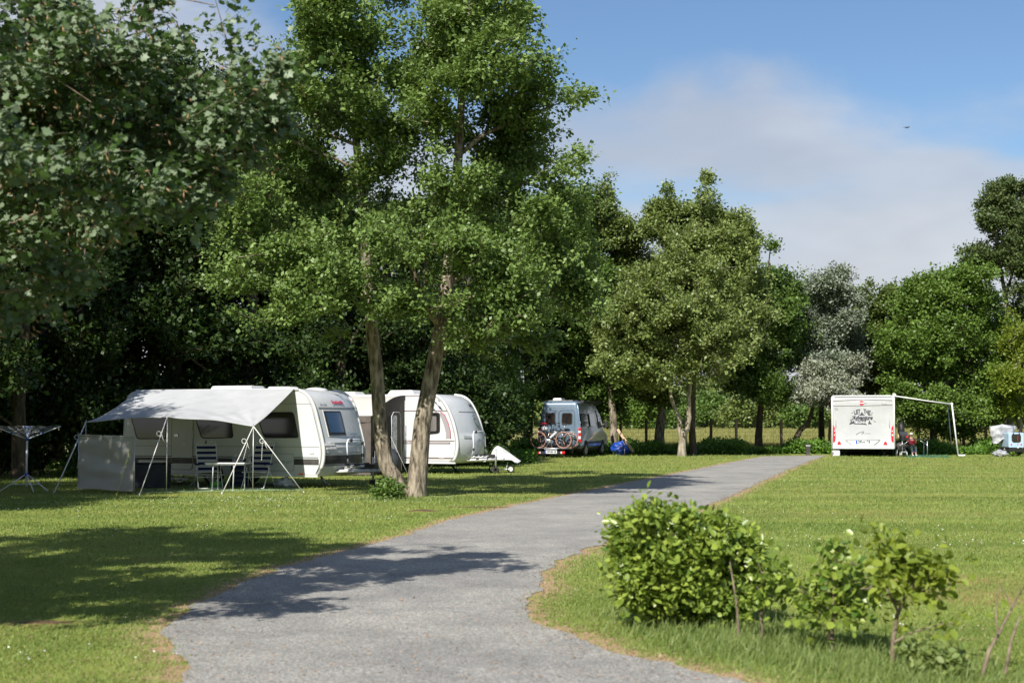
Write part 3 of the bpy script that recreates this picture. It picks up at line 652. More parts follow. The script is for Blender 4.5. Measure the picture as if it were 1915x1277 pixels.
belt('dense_tree', 'dense dark green tree rising behind the grey-blue van', 'tree', 1147, 838, 73,
     [([(1148, 818), (1146, 780), (1140, 700), (1100, 600), (1075, 500), (1065, 400)], [.3, .26, .2, .16, .1, .04])],
     [(1065, 375, 35, 25), (1040, 410, 40, 35), (1090, 430, 35, 40), (1050, 480, 55, 50), (1100, 520, 45, 40), (1040, 560, 60, 50), (1095, 600, 50, 40), (1050, 650, 60, 45), (1115, 680, 45, 35), (1130, 735, 40, 28), (1060, 720, 60, 28), (1000, 480, 50, 60), (1160, 760, 20, 18)],
     M['leaf_mid'], M['bark'], 700, .14, 35, tint_add=-.08)
belt('poplar_tree', 'silvery white-leaved tree left of the motorhome', 'tree', 1536, 826, 78,
     [([(1536, 810), (1536, 770), (1538, 700), (1545, 600), (1550, 530)], [.2, .17, .14, .09, .03])],
     [(1550, 525, 32, 16), (1580, 520, 18, 14), (1530, 555, 38, 22), (1575, 560, 30, 22), (1510, 590, 32, 20), (1560, 600, 45, 25), (1520, 630, 42, 24), (1580, 640, 30, 24), (1545, 670, 42, 22), (1590, 600, 18, 18), (1510, 665, 25, 18), (1570, 700, 30, 20)],
     M['leaf_silver'], M['bark_dark'], 420, .12, 36, spread=.4, per_tip=8)
belt('hawthorn_tree', 'low crooked tree in pale blossom leaning right beside the path end', 'tree', 1490, 832, 75,
     [([(1490, 818), (1496, 805), (1512, 790), (1520, 765), (1522, 740), (1530, 715)], [.2, .17, .14, .11, .08, .04])],
     [(1500, 725, 32, 18), (1530, 700, 30, 16), (1540, 735, 38, 16), (1570, 715, 28, 14), (1575, 745, 30, 14), (1510, 745, 25, 12), (1590, 690, 18, 16)],
     M['leaf_blossom'], M['bark_dark'], 240, .11, 37, spread=.35)
belt('olive_tree', 'dull olive rounded tree directly behind the motorhome', 'tree', 1605, 828, 82,
     [([(1604, 815), (1606, 760), (1620, 660), (1645, 570)], [.22, .18, .12, .04])],
     [(1625, 565, 30, 20), (1660, 560, 32, 20), (1690, 575, 26, 22), (1640, 600, 45, 30), (1690, 620, 35, 30), (1630, 650, 35, 30), (1670, 670, 40, 30), (1620, 700, 25, 22), (1655, 715, 28, 20)],
     M['leaf_olive'], M['bark_dark'], 430, .14, 38, tint_add=-.3)
belt('leafy_tree', 'broad bright green tree right behind the motorhome awning', 'tree', 1745, 838, 76,
     [([(1745, 815), (1746, 760), (1750, 680), (1762, 600), (1775, 540)], [.26, .22, .18, .12, .05]), ([(1748, 740), (1800, 690), (1840, 640)], [.14, .1, .05]), ([(1748, 760), (1715, 700), (1700, 650)], [.14, .1, .05])],
     [(1735, 545, 35, 22), (1780, 525, 35, 20), (1820, 515, 28, 18), (1760, 570, 50, 30), (1820, 560, 40, 30), (1710, 600, 40, 30), (1700, 650, 45, 30), (1770, 640, 55, 35), (1840, 620, 40, 40), (1720, 700, 50, 28), (1800, 700, 60, 35), (1860, 680, 30, 35), (1740, 755, 55, 26), (1810, 770, 50, 28), (1690, 750, 25, 25), (1860, 740, 30, 30), (1770, 800, 50, 15)],
     M['leaf_bright'], M['bark_dark'], 900, .14, 39, thr=.02, spread=.5)
belt('tall_dark_tree', 'tall dark tree with a bare pale trunk at the right edge', 'tree', 1888, 836, 80,
     [([(1888, 815), (1887, 760), (1885, 640), (1882, 560), (1866, 480), (1862, 420), (1880, 350)], [.28, .25, .2, .17, .12, .08, .03]), ([(1880, 550), (1905, 480), (1920, 400)], [.1, .08, .04]), ([(1870, 500), (1830, 480)], [.06, .03])],
     [(1890, 352, 32, 18), (1860, 385, 25, 20), (1905, 390, 30, 26), (1850, 415, 16, 16), (1880, 425, 28, 22), (1910, 440, 28, 28), (1885, 475, 30, 18), (1835, 480, 26, 12), (1812, 488, 18, 12), (1850, 500, 22, 14), (1910, 510, 25, 40), (1940, 460, 40, 60), (1905, 590, 20, 25)],
     M['leaf_tall'], M['bark_pale'], 330, .14, 40, thr=.1, spread=.4)
belt('hazel_tree', 'yellow-green low tree at the right edge behind the grey covered bicycle', 'tree', 1908, 838, 74,
     [([(1908, 818), (1906, 780), (1904, 740), (1900, 680)], [.16, .14, .1, .05])],
     [(1900, 640, 28, 30), (1915, 690, 30, 30), (1890, 720, 25, 24), (1910, 750, 30, 22), (1940, 700, 40, 60), (1895, 770, 16, 12)],
     M['leaf_yellow'], M['bark'], 330, .12, 41, tint_add=-.15)

# ---------------------------------------------------------------- the wood behind the caravans: three kinds, copied
WOOD = 'trees of the dark wood behind the caravans'
def proto(seed, h, mat, lab):
    rr = np.random.default_rng(seed); st = [([(0, 0, -.05), (.1, .1, h * .2), (-.1, 0, h * .45), (.1, .1, h * .7), (0, 0, h * .93)], [.26, .22, .17, .11, .03])]
    cl = []
    for k in range(20):
        z = h * (.16 + .8 * rr.random()); q = rr.random() * 6.28; wdt = 2.7 * math.sin(math.pi * min(1, (z / h) ** .8 * .9 + .12)) + .3
        cl.append((math.cos(q) * wdt * .75, math.sin(q) * wdt * .75, z, 1.3, 1.3, .9, 1))
    return make_tree('wood_tree', lab, 'tree', (0, 0, 0), st, cl, mat, M['bark_dark'], n_tips=430, per_tip=9, per_sprig=8, lf=.16, spread=.6, seed=seed, group=WOOD, step=.8, nscale=.4, thr=-.12, min_h=1.0, tip_r=.01)[0]
protos = [proto(51, 13.5, M['leaf_forest_shade'], ''), proto(52, 12.0, M['leaf_forest_shade'], ''), proto(53, 13.0, M['leaf_mid'], '')]
# (px at ground, Y, top py) for trees in view
spots = [(-40, 46, 70), (60, 50, 60), (150, 47, 100), (235, 52, 90), (320, 49, 110), (410, 53, 150), (470, 50, 215), (560, 55, 260), (640, 52, 330), (720, 56, 370), (790, 54, 385), (825, 60, 385), (872, 68, 360), (985, 76, 370),
         (10, 57, 80), (110, 60, 90), (200, 61, 120), (290, 60, 130), (380, 62, 160), (480, 63, 230), (590, 64, 300), (690, 65, 390), (780, 66, 400), (880, 66, 380), (940, 77, 400), (1035, 80, 400), (40, 42, 200), (-60, 54, 60)]
LB = ['left of the clothes dryer', 'behind the clothes dryer', 'behind the grey windbreak', 'behind the left end of the awning', 'behind the middle of the awning', 'behind the roof hatch of the first caravan',
      'behind the right end of the awning', 'behind the first caravan front', 'behind the gap between the two caravans', 'behind the left stem of the twin-stemmed tree', 'between the two stems of the twin-stemmed tree', 'behind the second caravan front', 'behind the covered scooter', 'left of the grey-blue van']
rw = random.Random(4); used = [False] * 3
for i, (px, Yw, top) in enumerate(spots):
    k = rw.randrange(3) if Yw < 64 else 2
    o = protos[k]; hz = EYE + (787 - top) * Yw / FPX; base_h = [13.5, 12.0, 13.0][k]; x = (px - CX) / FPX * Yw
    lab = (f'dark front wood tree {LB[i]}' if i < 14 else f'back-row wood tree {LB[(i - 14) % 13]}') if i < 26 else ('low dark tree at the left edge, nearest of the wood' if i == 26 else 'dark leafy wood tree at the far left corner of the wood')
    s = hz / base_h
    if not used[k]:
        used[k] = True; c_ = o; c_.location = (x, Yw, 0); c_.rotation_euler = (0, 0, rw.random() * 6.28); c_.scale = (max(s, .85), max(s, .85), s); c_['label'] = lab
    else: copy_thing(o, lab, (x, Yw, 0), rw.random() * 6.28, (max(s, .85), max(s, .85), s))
# the wood runs on along the left, out of the picture, and shades it
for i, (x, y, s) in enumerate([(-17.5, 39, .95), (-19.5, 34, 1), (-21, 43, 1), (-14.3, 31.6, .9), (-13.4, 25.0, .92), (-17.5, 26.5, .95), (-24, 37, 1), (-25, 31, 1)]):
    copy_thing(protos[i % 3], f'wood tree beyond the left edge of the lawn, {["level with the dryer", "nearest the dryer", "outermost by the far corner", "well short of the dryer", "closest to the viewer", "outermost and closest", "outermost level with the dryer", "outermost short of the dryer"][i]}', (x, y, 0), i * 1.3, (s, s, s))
# low dark bushes that close the foot of the wood
UB = []
def bush(name, label, x, y, rx, ry, rz, mat, lf=.12, n=90, seed=1, group=None, stem=None, **kw):
    rr = np.random.default_rng(seed); cl = [(x + rr.uniform(-.6, .6) * rx, y + rr.uniform(-.5, .5) * ry, rz * rr.uniform(.45, 1.25), rx * .5, ry * .5, rz * .55, 1) for _ in range(7)]
    st = [([(x + q * rx * .25, y, -.03), (x + q * rx * .35, y, rz * .4), (x + q * rx * .5, y, rz * .9)], [.03, .025, .01]) for q in (-1, 0, 1)]
    return make_tree(name, label, 'bush', (x, y, 0), st, cl, mat, M['bark_dark'], n_tips=n, per_tip=9, per_sprig=7, lf=lf, spread=.45, seed=seed, group=group, step=.5, thr=-.3, tip_r=.005, crown='foliage', trunk='stems', **kw)[0]
ub = bush('elder_bush', 'dark low bush at the foot of the wood', 0, 0, 2.2, 1.2, 1.7, M['leaf_forest_shade'], .15, 170, 61, 'bushes at the foot of the wood')
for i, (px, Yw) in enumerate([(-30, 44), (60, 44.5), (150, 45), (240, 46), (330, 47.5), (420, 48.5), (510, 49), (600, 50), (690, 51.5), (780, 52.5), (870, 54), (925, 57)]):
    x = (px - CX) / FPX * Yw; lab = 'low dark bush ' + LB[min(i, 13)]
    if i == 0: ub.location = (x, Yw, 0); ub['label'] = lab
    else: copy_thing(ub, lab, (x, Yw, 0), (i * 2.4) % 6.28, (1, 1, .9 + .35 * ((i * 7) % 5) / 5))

# ---------------------------------------------------------------- weeds under the belt, field, far trees
rw2 = np.random.default_rng(8)
# nettle strip: screen-space irrelevant, a strip along the fence from x=-3 to 30
n = 60000; tx = rw2.uniform(0, 1, n); wx = -2 + tx * 33; wy = 72.2 + rw2.random(n) ** .8 * 3.6 + .10 * (wx - 5) * 0 + .5 * np.sin(wx * .8)
hh = .18 + .34 * (.5 + .5 * np.sin(wx * 1.3 + np.sin(wx * 3.1))) ; wz = rw2.random(n) * hh * (1.1 + .5 * rw2.random(n))
kk = ~((wx > 12.0) & (wx < 16.2) & (wy < 73.6)); wx, wy, wz = wx[kk], wy[kk], wz[kk]; n = len(wx)
ax = nrm(rw2.normal(0, .7, (n, 3)) + np.array([0, 0, .4])); no = rw2.normal(0, .5, (n, 3)) + np.array([0, -.3, 1])
wo_ = leaves('undergrowth', M['weed'], np.stack([wx, wy, wz], 1), ax, no, .10 + .12 * rw2.random(n), .07 + .07 * rw2.random(n), .45 + rw2.normal(0, .25, n), SH_DIAMOND); tag(wo_, 'green nettles and weeds growing along the fence foot', 'undergrowth', kind='stuff')
n = 16000; wx = rw2.uniform(-14, 1, n); wy = 42.5 + (wx + 14) * .95 + rw2.normal(0, .9, n) + 2; wz = rw2.random(n) * .5
ax = nrm(rw2.normal(0, .7, (n, 3)) + np.array([0, 0, .4])); no = rw2.normal(0, .5, (n, 3)) + np.array([0, -.3, 1])
wo_ = leaves('undergrowth', M['weed'], np.stack([wx, wy, wz], 1), ax, no, .08 + .1 * rw2.random(n), .06 + .06 * rw2.random(n), .3 + rw2.normal(0, .2, n), SH_DIAMOND); tag(wo_, 'shaded ground plants at the foot of the dark wood', 'undergrowth', kind='stuff')
# field grass beyond the fence
n = 70000; fy = 78.5 + 220 * rw2.random(n) ** 2.2; fx = rw2.uniform(.03, .40, n) * fy; sc_ = (fy / 80) 
ax = nrm(np.stack([rw2.normal(.1, .35, n), rw2.normal(0, .3, n), np.full(n, 1.0)], 1))
fo = leaves('field_grass', M['fieldgrass'], np.stack([fx, fy, np.full(n, -.01)], 1), ax, rw2.normal(0, 1, (n, 3)), (.3 + .3 * rw2.random(n)), .05 * sc_, .5 + rw2.normal(0, .25, n), SH_BLADE); tag(fo, 'tall yellow-green grass of the field beyond the fence', 'field grass', kind='stuff')
m_f = varied('field', (.17, .175, .05), (.27, .25, .09), .15, .95, spec=.1)
fb = MB().grid(lambda a, b_: Vector((-60 + 560 * a, 77.5 + 900 * b_, .012)), 4, 4); f_ = fb.build('field', m_f); tag(f_, kind='structure')
# far hedge line closing the field, seen between the trunks
n = 45000; hx = rw2.uniform(-40, 190, n); top = 7 + 3.0 * np.sin(hx * .05) + 2.0 * np.sin(hx * .13 + 1) + 1.2 * np.sin(hx * .31); hy = 340 + rw2.normal(0, 4, n); hz = rw2.random(n) ** .8 * top
ax = nrm(rw2.normal(0, 1, (n, 3))); no = rw2.normal(0, .5, (n, 3)) + np.array([0, -.6, .7])
ho = leaves('far_woods', M['leaf_olive'], np.stack([hx, hy, hz], 1), ax, no, .9 + .8 * rw2.random(n), .8 + .6 * rw2.random(n), .35 + rw2.normal(0, .2, n), SH_DIAMOND); tag(ho, 'distant olive hedge line at the far side of the field', 'woods', kind='stuff')
# shrubs just beyond the fence
SG = 'shrubs beyond the field fence'
for i, (px, py, Yb, rpx, hpx, mat, lab) in enumerate([(1400, 810, 290, 60, 62, 'leaf_olive', 'rounded olive shrub beyond the fence, left of the crooked blossoming tree'), (1340, 812, 300, 50, 60, 'leaf_mid', 'dark bushy shrub beyond the fence, behind the small forked tree'), (1190, 812, 255, 60, 70, 'leaf_bright', 'lit green shrub beyond the fence right of the van'),
     (1590, 810, 310, 70, 45, 'leaf_olive', 'low olive shrub beyond the fence left of the motorhome'), (1505, 812, 280, 40, 40, 'leaf_mid', 'green shrub beyond the fence behind the crooked trunk'), (1820, 812, 260, 60, 55, 'leaf_mid', 'green shrub beyond the fence behind the awning post'), (1260, 812, 270, 45, 55, 'leaf_mid', 'green shrub beyond the fence behind the leaning trunk')]):
    x = (px - CX) / FPX * Yb; s_ = Yb / FPX
    bush('field_shrub', lab, x, Yb, rpx * s_, 3.5, hpx * s_ * .62, M[mat], .55, 230, 70 + i, SG)
# ---------------------------------------------------------------- foreground maple reaching in from the left
rf = np.random.default_rng(17)
YM = 12.6
trunk_pts = [(-8.6, 12.2, -.05), (-8.5, 12.25, 1.2), (-8.3, 12.3, 2.6), (-8.1, 12.3, 4.2), (-8.0, 12.4, 6), (-7.8, 12.5, 7.6)]
def lim(pts, dy): return [tuple(P(x, y, YM + d)) for (x, y), d in zip(pts, dy)]
maple_stems = [(trunk_pts, [.3, .25, .22, .18, .13, .06]),
    ([trunk_pts[2]] + lim([(-420, 470), (-180, 420), (0, 350), (150, 270), (330, 200), (430, 180), (500, 150)], [0, 0, .1, .1, .2, .2, .3]), [.06, .04, .03, .024, .018, .013, .009, .004]),
    ([trunk_pts[3]] + lim([(-380, 250), (-150, 190), (50, 130), (200, 80), (330, 40)], [0, .2, .4, .5, .6]), [.06, .04, .03, .02, .012, .005]),
    ([trunk_pts[2]] + lim([(-400, 560), (-150, 560), (20, 545), (120, 525), (170, 505)], [-.2, -.4, -.5, -.5, -.5]), [.05, .032, .024, .017, .010, .004]),
    ([trunk_pts[3]] + lim([(-300, 360), (-60, 300), (120, 260), (300, 250), (400, 265), (450, 290)], [.3, .6, .9, 1.1, 1.2, 1.2]), [.05, .034, .024, .017, .011, .007, .003]),
    ([trunk_pts[4]] + lim([(-300, 60), (-100, 20), (80, -10), (250, -20), (400, 10)], [.3, .5, .7, .9, 1.]), [.05, .034, .024, .017, .011, .005])]
MC = [(40, 60, 120, 60), (160, 110, 130, 55), (60, 200, 130, 70), (240, 60, 60, 24, .4), (200, 200, 130, 70), (320, 200, 100, 45, .8), (410, 220, 80, 36, .7), (470, 175, 50, 28, .5), (430, 90, 20, 40, .35), (350, 130, 60, 26, .3),
      (330, 290, 100, 50), (430, 285, 60, 32), (200, 310, 130, 60), (60, 330, 130, 70), (60, 450, 100, 40), (100, 515, 70, 20, 1.2), (150, 500, 26, 16, 1.2), (20, 560, 50, 18, 1.1), (5, 600, 30, 16, 1), (-20, 655, 24, 10, 1), (250, 390, 80, 35), (340, 350, 50, 30, .7),
      (80, 0, 110, 40), (250, 0, 60, 16, .4), (500, 235, 30, 24, 1), (490, 195, 60, 26, 1.1), (450, 255, 60, 30, 1.2), (530, 150, 36, 16, .9), (460, 130, 40, 22, .6), (540, 130, 20, 10, .5), (390, 22, 50, 14, .6), (300, 75, 60, 16, .4), (120, 400, 90, 35)]
ML = pxclumps(YM, MC, rf, .9, 1.0)
for (x, y, z, r1, r2, r3) in ((-5.0, 9.9, 4.6, .9, .9, .55), (-4.3, 10.1, 4.5, .7, .8, .5), (-3.9, 9.2, 3.55, .6, .7, .4), (-4.5, 9.3, 3.7, .8, .9, .55), (-5.6, 9.1, 3.6, 1.0, 1.0, .6), (-5.1, 10.5, 4.3, .8, .9, .6), (-6.4, 12.6, 5.8, 1.6, 1.6, 1.1), (-7.2, 11.4, 4.2, 1.4, 1.5, 1.1), (-6.0, 10.6, 3.6, 1.1, 1.2, .9), (-8.2, 10.8, 5.8, 1.6, 1.6, 1.2), (-9.6, 12.6, 4.6, 1.6, 1.5, 1.2), (-8.6, 14.2, 6.4, 1.6, 1.6, 1.2), (-7.8, 12.4, 7.4, 1.4, 1.4, 1.0), (-9.2, 10.8, 3.6, 1.2, 1.3, .9), (-8.0, 9.4, 4.2, 1.3, 1.2, .9), (-6.6, 9.0, 3.3, .9, .9, .5), (-10, 9.8, 5.2, 1.4, 1.3, 1)):
    ML.append((x, y, z, r1, r2, r3, .55))
maple, mA, mpar, mends = make_tree('maple_tree', 'large wind-blown maple with pale leaves and tan seed bunches filling the upper left corner', 'tree', (-8.6, 12.2, 0), maple_stems, ML, M['leaf_maple'], M['twig'],
    n_tips=1300, per_tip=10, per_sprig=11, lf=.062, spread=.27, seed=77, shape=SH_MAPLE, nscale=1.3, thr=-.03, wind=(.55, 0, .05), tip_r=.0045, twigs=True, aspect=1.0, flat=.9, up=.1, drop=.25, min_h=2.0, step=.35)
e = np.array(mends); e = e[rf.random(len(e)) < .75]; per = 9; p = np.repeat(mA[e], per, 0); m_ = len(p)
c = p + rf.normal(0, .11, (m_, 3)); c[:, 2] -= .05; ax = nrm(rf.normal(0, .35, (m_, 3)) + np.array([.55, 0, -.8]))
so = leaves('seed_bunch', M['seed'], c, ax, rf.normal(0, 1, (m_, 3)), .05 + .045 * rf.random(m_), .026 + .014 * rf.random(m_), rf.random(m_), SH_OCTA, maple, (-8.6, 12.2, 0)); so['kind'] = 'stuff'

# ---------------------------------------------------------------- young beech hedge and saplings
def small(name, label, cat, px, py, stems, cl, n_tips, seed, mat='leaf_beech', lf=.062, per_tip=4, per_sprig=4, spread=.085, depth=1.0, jit=.18, sides=5, extra=True, shape=SH_OVATE, Yb=None, **kw):
    rr = np.random.default_rng(seed); b = G(px, py) if Yb is None else Vector(((px - CX) / FPX * Yb, Yb, 0)); st = []
    for pts, rad in stems:
        q = [tuple(P(x, y, b.y + (0 if i == 0 else rr.normal(0, .05)))) for i, (x, y) in enumerate(pts)]; st.append((q, [r_ * 1.35 for r_ in rad]))
    out = []
    for c in cl:
        x, y, rx, ry = c[:4]; dy = rr.uniform(-jit, jit) if len(c) < 6 else c[5]; p_ = P(x, y, b.y + dy); s_ = (b.y + dy) / FPX
        rx *= .86; ry *= .80; out.append((p_.x, p_.y, p_.z, rx * s_, max(.06, (rx + ry) * .5 * s_ * depth), ry * s_, c[4] if len(c) > 4 else 1))
    kw.setdefault('nscale', 5.0); kw.setdefault('thr', -.25)
    return make_tree(name, label, cat, b, st, out, M[mat], M['twig'], n_tips=n_tips, per_tip=per_tip, per_sprig=per_sprig, lf=lf, spread=spread, seed=seed, shape=shape, step=.09, tip_r=.0022, sides=4, aspect=.85, up=.1, flat=.7, along=.6, crown='foliage', trunk='stems', **kw)
hedge, hA, hpar, hends = small('beech_bush', 'rounded bushy young beech, largest of the leafy bushes beside the path in front', 'bush', 1300, 1172,
    [([(1345, 1180), (1342, 1130), (1330, 1060), (1300, 1000)], [.017, .014, .01, .005]), ([(1290, 1172), (1280, 1120), (1260, 1050), (1230, 980)], [.014, .012, .009, .004]), ([(1240, 1165), (1225, 1110), (1200, 1040), (1185, 990)], [.012, .01, .008, .004]),
     ([(1345, 1180), (1380, 1110), (1400, 1040), (1405, 1010)], [.012, .009, .006, .003]), ([(1310, 1176), (1315, 1100), (1345, 1020)], [.012, .009, .004])],
    [(1225, 985, 48, 32), (1185, 1030, 32, 45), (1250, 1040, 70, 60), (1320, 1030, 65, 55), (1380, 1050, 42, 45), (1290, 1100, 80, 50), (1365, 1110, 50, 45), (1205, 1090, 42, 45), (1215, 968, 40, 20), (1285, 985, 40, 22), (1345, 1005, 45, 26), (1398, 1020, 18, 22), (1250, 1135, 55, 28), (1330, 1145, 50, 25), (1172, 1000, 18, 30), (1410, 1090, 26, 40)],
    760, 101, depth=1.15, jit=.25, lf=.062, per_tip=6, per_sprig=5, spread=.10)
rr = np.random.default_rng(5); e = np.array(hends); top = e[(hA[e][:, 2] > .55)]; p = np.repeat(hA[top], 3, 0); p = p + rr.normal(0, .035, p.shape) + np.array([0, 0, .03]); k_ = rr.random(len(p)) < .45; p = p[k_]
leaves('shoot_tip', M['leaf_beech_tip'], p, nrm(rr.normal(0, .5, p.shape) + np.array([.2, 0, .7])), nrm(rr.normal(0, .6, p.shape) + np.array([0, -.2, .6])), .035 + .03 * rr.random(len(p)), .03 + .02 * rr.random(len(p)), rr.random(len(p)), SH_OVATE, hedge, tuple(hedge.location))['kind'] = 'stuff'
small('beech_sapling', 'thin half-bare sapling against the right side of the big beech bush', 'sapling', 1425, 1206,
    [([(1425, 1206), (1424, 1150), (1430, 1090), (1418, 1050)], [.010, .008, .006, .003]), ([(1382, 1192), (1378, 1130), (1365, 1050)], [.009, .007, .003])],
    [(1445, 1075, 25, 22), (1475, 1100, 26, 12), (1415, 1110, 20, 25), (1440, 1040, 12, 12, .6)], 34, 102, lf=.055, per_tip=3)
small('beech_sapling', 'young beech sapling with a forked leafy top, between the big bush and the rightmost sapling', 'sapling', 1555, 1222,
    [([(1555, 1224), (1556, 1180), (1560, 1120), (1558, 1070), (1565, 1030)], [.013, .011, .009, .006, .003]), ([(1556, 1170), (1520, 1120), (1495, 1095)], [.007, .005, .003]), ([(1558, 1150), (1600, 1110), (1640, 1090)], [.007, .005, .003]), ([(1550, 1222), (1548, 1170)], [.009, .006])],
    [(1568, 1035, 22, 16), (1575, 1070, 34, 22), (1515, 1105, 34, 20), (1560, 1110, 45, 24), (1610, 1105, 42, 24), (1540, 1145, 38, 24), (1590, 1145, 42, 24), (1492, 1092, 14, 10), (1600, 1060, 22, 14)], 62, 103, lf=.07, per_tip=3, per_sprig=4)
small('beech_sapling', 'rightmost leafy sapling with yellow-green tips blown to the right', 'sapling', 1668, 1249,
    [([(1668, 1250), (1670, 1200), (1678, 1150), (1695, 1110), (1715, 1080), (1760, 1065)], [.013, .011, .010, .008, .005, .003]), ([(1680, 1145), (1650, 1080), (1645, 1020)], [.007, .005, .003]), ([(1672, 1200), (1710, 1180), (1765, 1165)], [.006, .005, .003]), ([(1685, 1130), (1640, 1100), (1610, 1100)], [.006, .005, .003])],
    [(1640, 1020, 22, 18), (1668, 1045, 26, 18), (1705, 1060, 34, 18), (1750, 1065, 34, 18), (1785, 1062, 12, 10), (1695, 1095, 38, 18), (1650, 1085, 24, 18), (1740, 1100, 30, 14), (1705, 1160, 30, 16), (1770, 1165, 22, 10), (1650, 997, 6, 6), (1735, 1190, 12, 8)], 58, 104, mat='leaf_yellow', lf=.07, per_tip=3, per_sprig=4, tint_add=.05)
small('bare_sapling', 'leafless brown sapling at the lower right corner', 'sapling', 1835, 1268,
    [([(1835, 1270), (1850, 1215), (1870, 1180), (1895, 1130), (1918, 1090)], [.011, .009, .007, .005, .003]), ([(1880, 1258), (1890, 1200), (1908, 1150)], [.009, .007, .004]), ([(1866, 1185), (1862, 1140), (1868, 1100)], [.005, .004, .002]), ([(1895, 1135), (1880, 1110), (1870, 1090)], [.004, .003, .002])],
    [(1915, 1110, 15, 15)], 4, 105, per_tip=1, per_sprig=1)
small('fern', 'low ferny plant at the lower edge beside the bare sapling', 'fern', 1765, 1258, [([(1765, 1262), (1768, 1245), (1772, 1235)], [.004, .003, .002])], [(1760, 1245, 35, 12), (1720, 1215, 18, 10), (1800, 1262, 22, 8)], 90, 106, mat='longgrass', lf=.05, per_tip=3)
small('basal_shoots', 'small clump of leafy shoots at the foot of the left stem of the twin-stemmed tree', 'shoots', 724, 934, [([(726, 936), (722, 920), (718, 908)], [.02, .015, .01]), ([(728, 936), (735, 918), (740, 905)], [.02, .015, .01])],
    [(722, 912, 14, 10), (738, 918, 12, 10), (716, 926, 12, 8), (730, 928, 14, 8)], 90, 107, mat='leaf_mid', lf=.075, per_tip=4, spread=.14)
# ---------------------------------------------------------------- materials for made things
M['white'] = varied('caravan_white', (.55, .57, .585), (.61, .63, .64), 1.1, .33, coat=.25, rvar=.05)
M['grp'] = varied('moulded_white', (.56, .575, .58), (.63, .64, .64), .9, .26, coat=.35, rvar=.05)
M['mh_white'] = varied('silver_white', (.42, .43, .44), (.48, .49, .50), 1.1, .33, coat=.25, rvar=.05)
M['trim'] = varied('white_trim', (.60, .60, .59), (.68, .68, .66), 3, .3)
M['seam'] = principled('seam_grey', (.28, .28, .27), .5)
M['black'] = varied('black_plastic', (.012, .012, .013), (.028, .028, .03), 8, .5)
M['glass'] = varied('tinted_window', (.012, .010, .010), (.024, .02, .018), 2, .07, coat=.6, rvar=.02, spec=.7)
M['glass_blue'] = varied('window_sky_reflection', (.01, .022, .04), (.02, .04, .07), 2, .04, coat=1.0, rvar=.02, spec=.9)  # blue of the reflected sky put into the pane's base colour
M['curtain'] = varied('window_blind', (.10, .095, .09), (.17, .16, .15), 3, .6, stretch=(8, 8, .2))
M['stripe'] = varied('grey_stripe', (.05, .045, .042), (.085, .08, .075), 4, .4)
M['taupe_line'] = principled('taupe_line', (.17, .12, .12), .45)
M['mauve'] = principled('mauve_decor', (.33, .30, .31), .4)
M['red'] = principled('red_lettering', (.55, .02, .07), .4)
M['ink'] = principled('dark_lettering', (.05, .05, .07), .5)
M['ink_mid'] = principled('grey_lettering', (.30, .32, .34), .5)
M['ink_blue'] = principled('blue_grey_lettering', (.12, .2, .3), .5)
M['orange'] = principled('orange_marker', (.8, .22, .03), .3)
M['alu'] = varied('aluminium', (.50, .51, .53), (.62, .63, .65), 10, .32, metal=.85)
M['zinc'] = varied('galvanised_steel', (.42, .43, .44), (.6, .61, .62), 14, .4, metal=.6)
M['wtube'] = varied('white_painted_tube', (.62, .63, .66), (.72, .72, .74), 10, .35)
M['rubber'] = varied('tyre_rubber', (.012, .012, .012), (.03, .03, .028), 12, .85)
M['rim'] = varied('wheel_rim', (.3, .3, .31), (.45, .45, .46), 10, .35, metal=.7)
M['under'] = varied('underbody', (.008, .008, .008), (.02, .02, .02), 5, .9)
M['lamp_red'] = principled('red_lamp', (.62, .012, .02), .2, coat=.8)
M['lamp_clear'] = principled('clear_lamp', (.62, .64, .66), .15, coat=.8)
M['plate'] = principled('plate_white', (.74, .75, .76), .4)
M['plate_blue'] = principled('plate_blue', (.02, .09, .45), .4)
M['tarp'] = None
def fabric(name, c1, c2, transl=.12, scale=2.0, bump=.25, bscale=9, rough=.85):
    m = varied(name, c1, c2, scale, rough, bump=bump, bscale=bscale, spec=.15); t = m.node_tree; b = t.nodes['Principled BSDF']; out = t.nodes['Material Output']
    tr = N(t, 'ShaderNodeBsdfTranslucent'); tr.inputs[0].default_value = (*c2, 1); mx = N(t, 'ShaderNodeMixShader'); mx.inputs[0].default_value = transl
    t.links.new(b.outputs[0], mx.inputs[1]); t.links.new(tr.outputs[0], mx.inputs[2]); t.links.new(mx.outputs[0], out.inputs[0]); return m
M['tarp'] = fabric('awning_cloth', (.42, .435, .45), (.48, .495, .51), .10)
M['screen'] = fabric('windbreak_cloth', (.50, .49, .44), (.57, .56, .51), .34, 1.5, .3, 5)
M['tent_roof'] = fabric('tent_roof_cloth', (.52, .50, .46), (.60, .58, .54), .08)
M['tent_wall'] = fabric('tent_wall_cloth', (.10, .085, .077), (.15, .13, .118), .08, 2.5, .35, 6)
M['tent_dark'] = fabric('tent_dark_cloth', (.05, .045, .04), (.08, .07, .065), .05)
M['foil'] = varied('clear_foil_window', (.30, .32, .31), (.60, .62, .60), 5, .12, spec=.8, stretch=(3, 3, 1), rvar=.05)
M['foil_shine'] = varied('foil_painted_shine', (.08, .08, .08), (.62, .62, .60), 4, .15, stretch=(3, 3, 4), spec=.8)  # dark and pale streaks paint the foil's reflections into its colour
M['navy'] = fabric('navy_cloth', (.012, .02, .075), (.02, .03, .11), .05)
M['offwhite'] = fabric('offwhite_cloth', (.50, .50, .48), (.60, .60, .58), .1)
M['grey_cloth'] = fabric('dark_grey_cloth', (.045, .05, .06), (.075, .08, .09), .03)
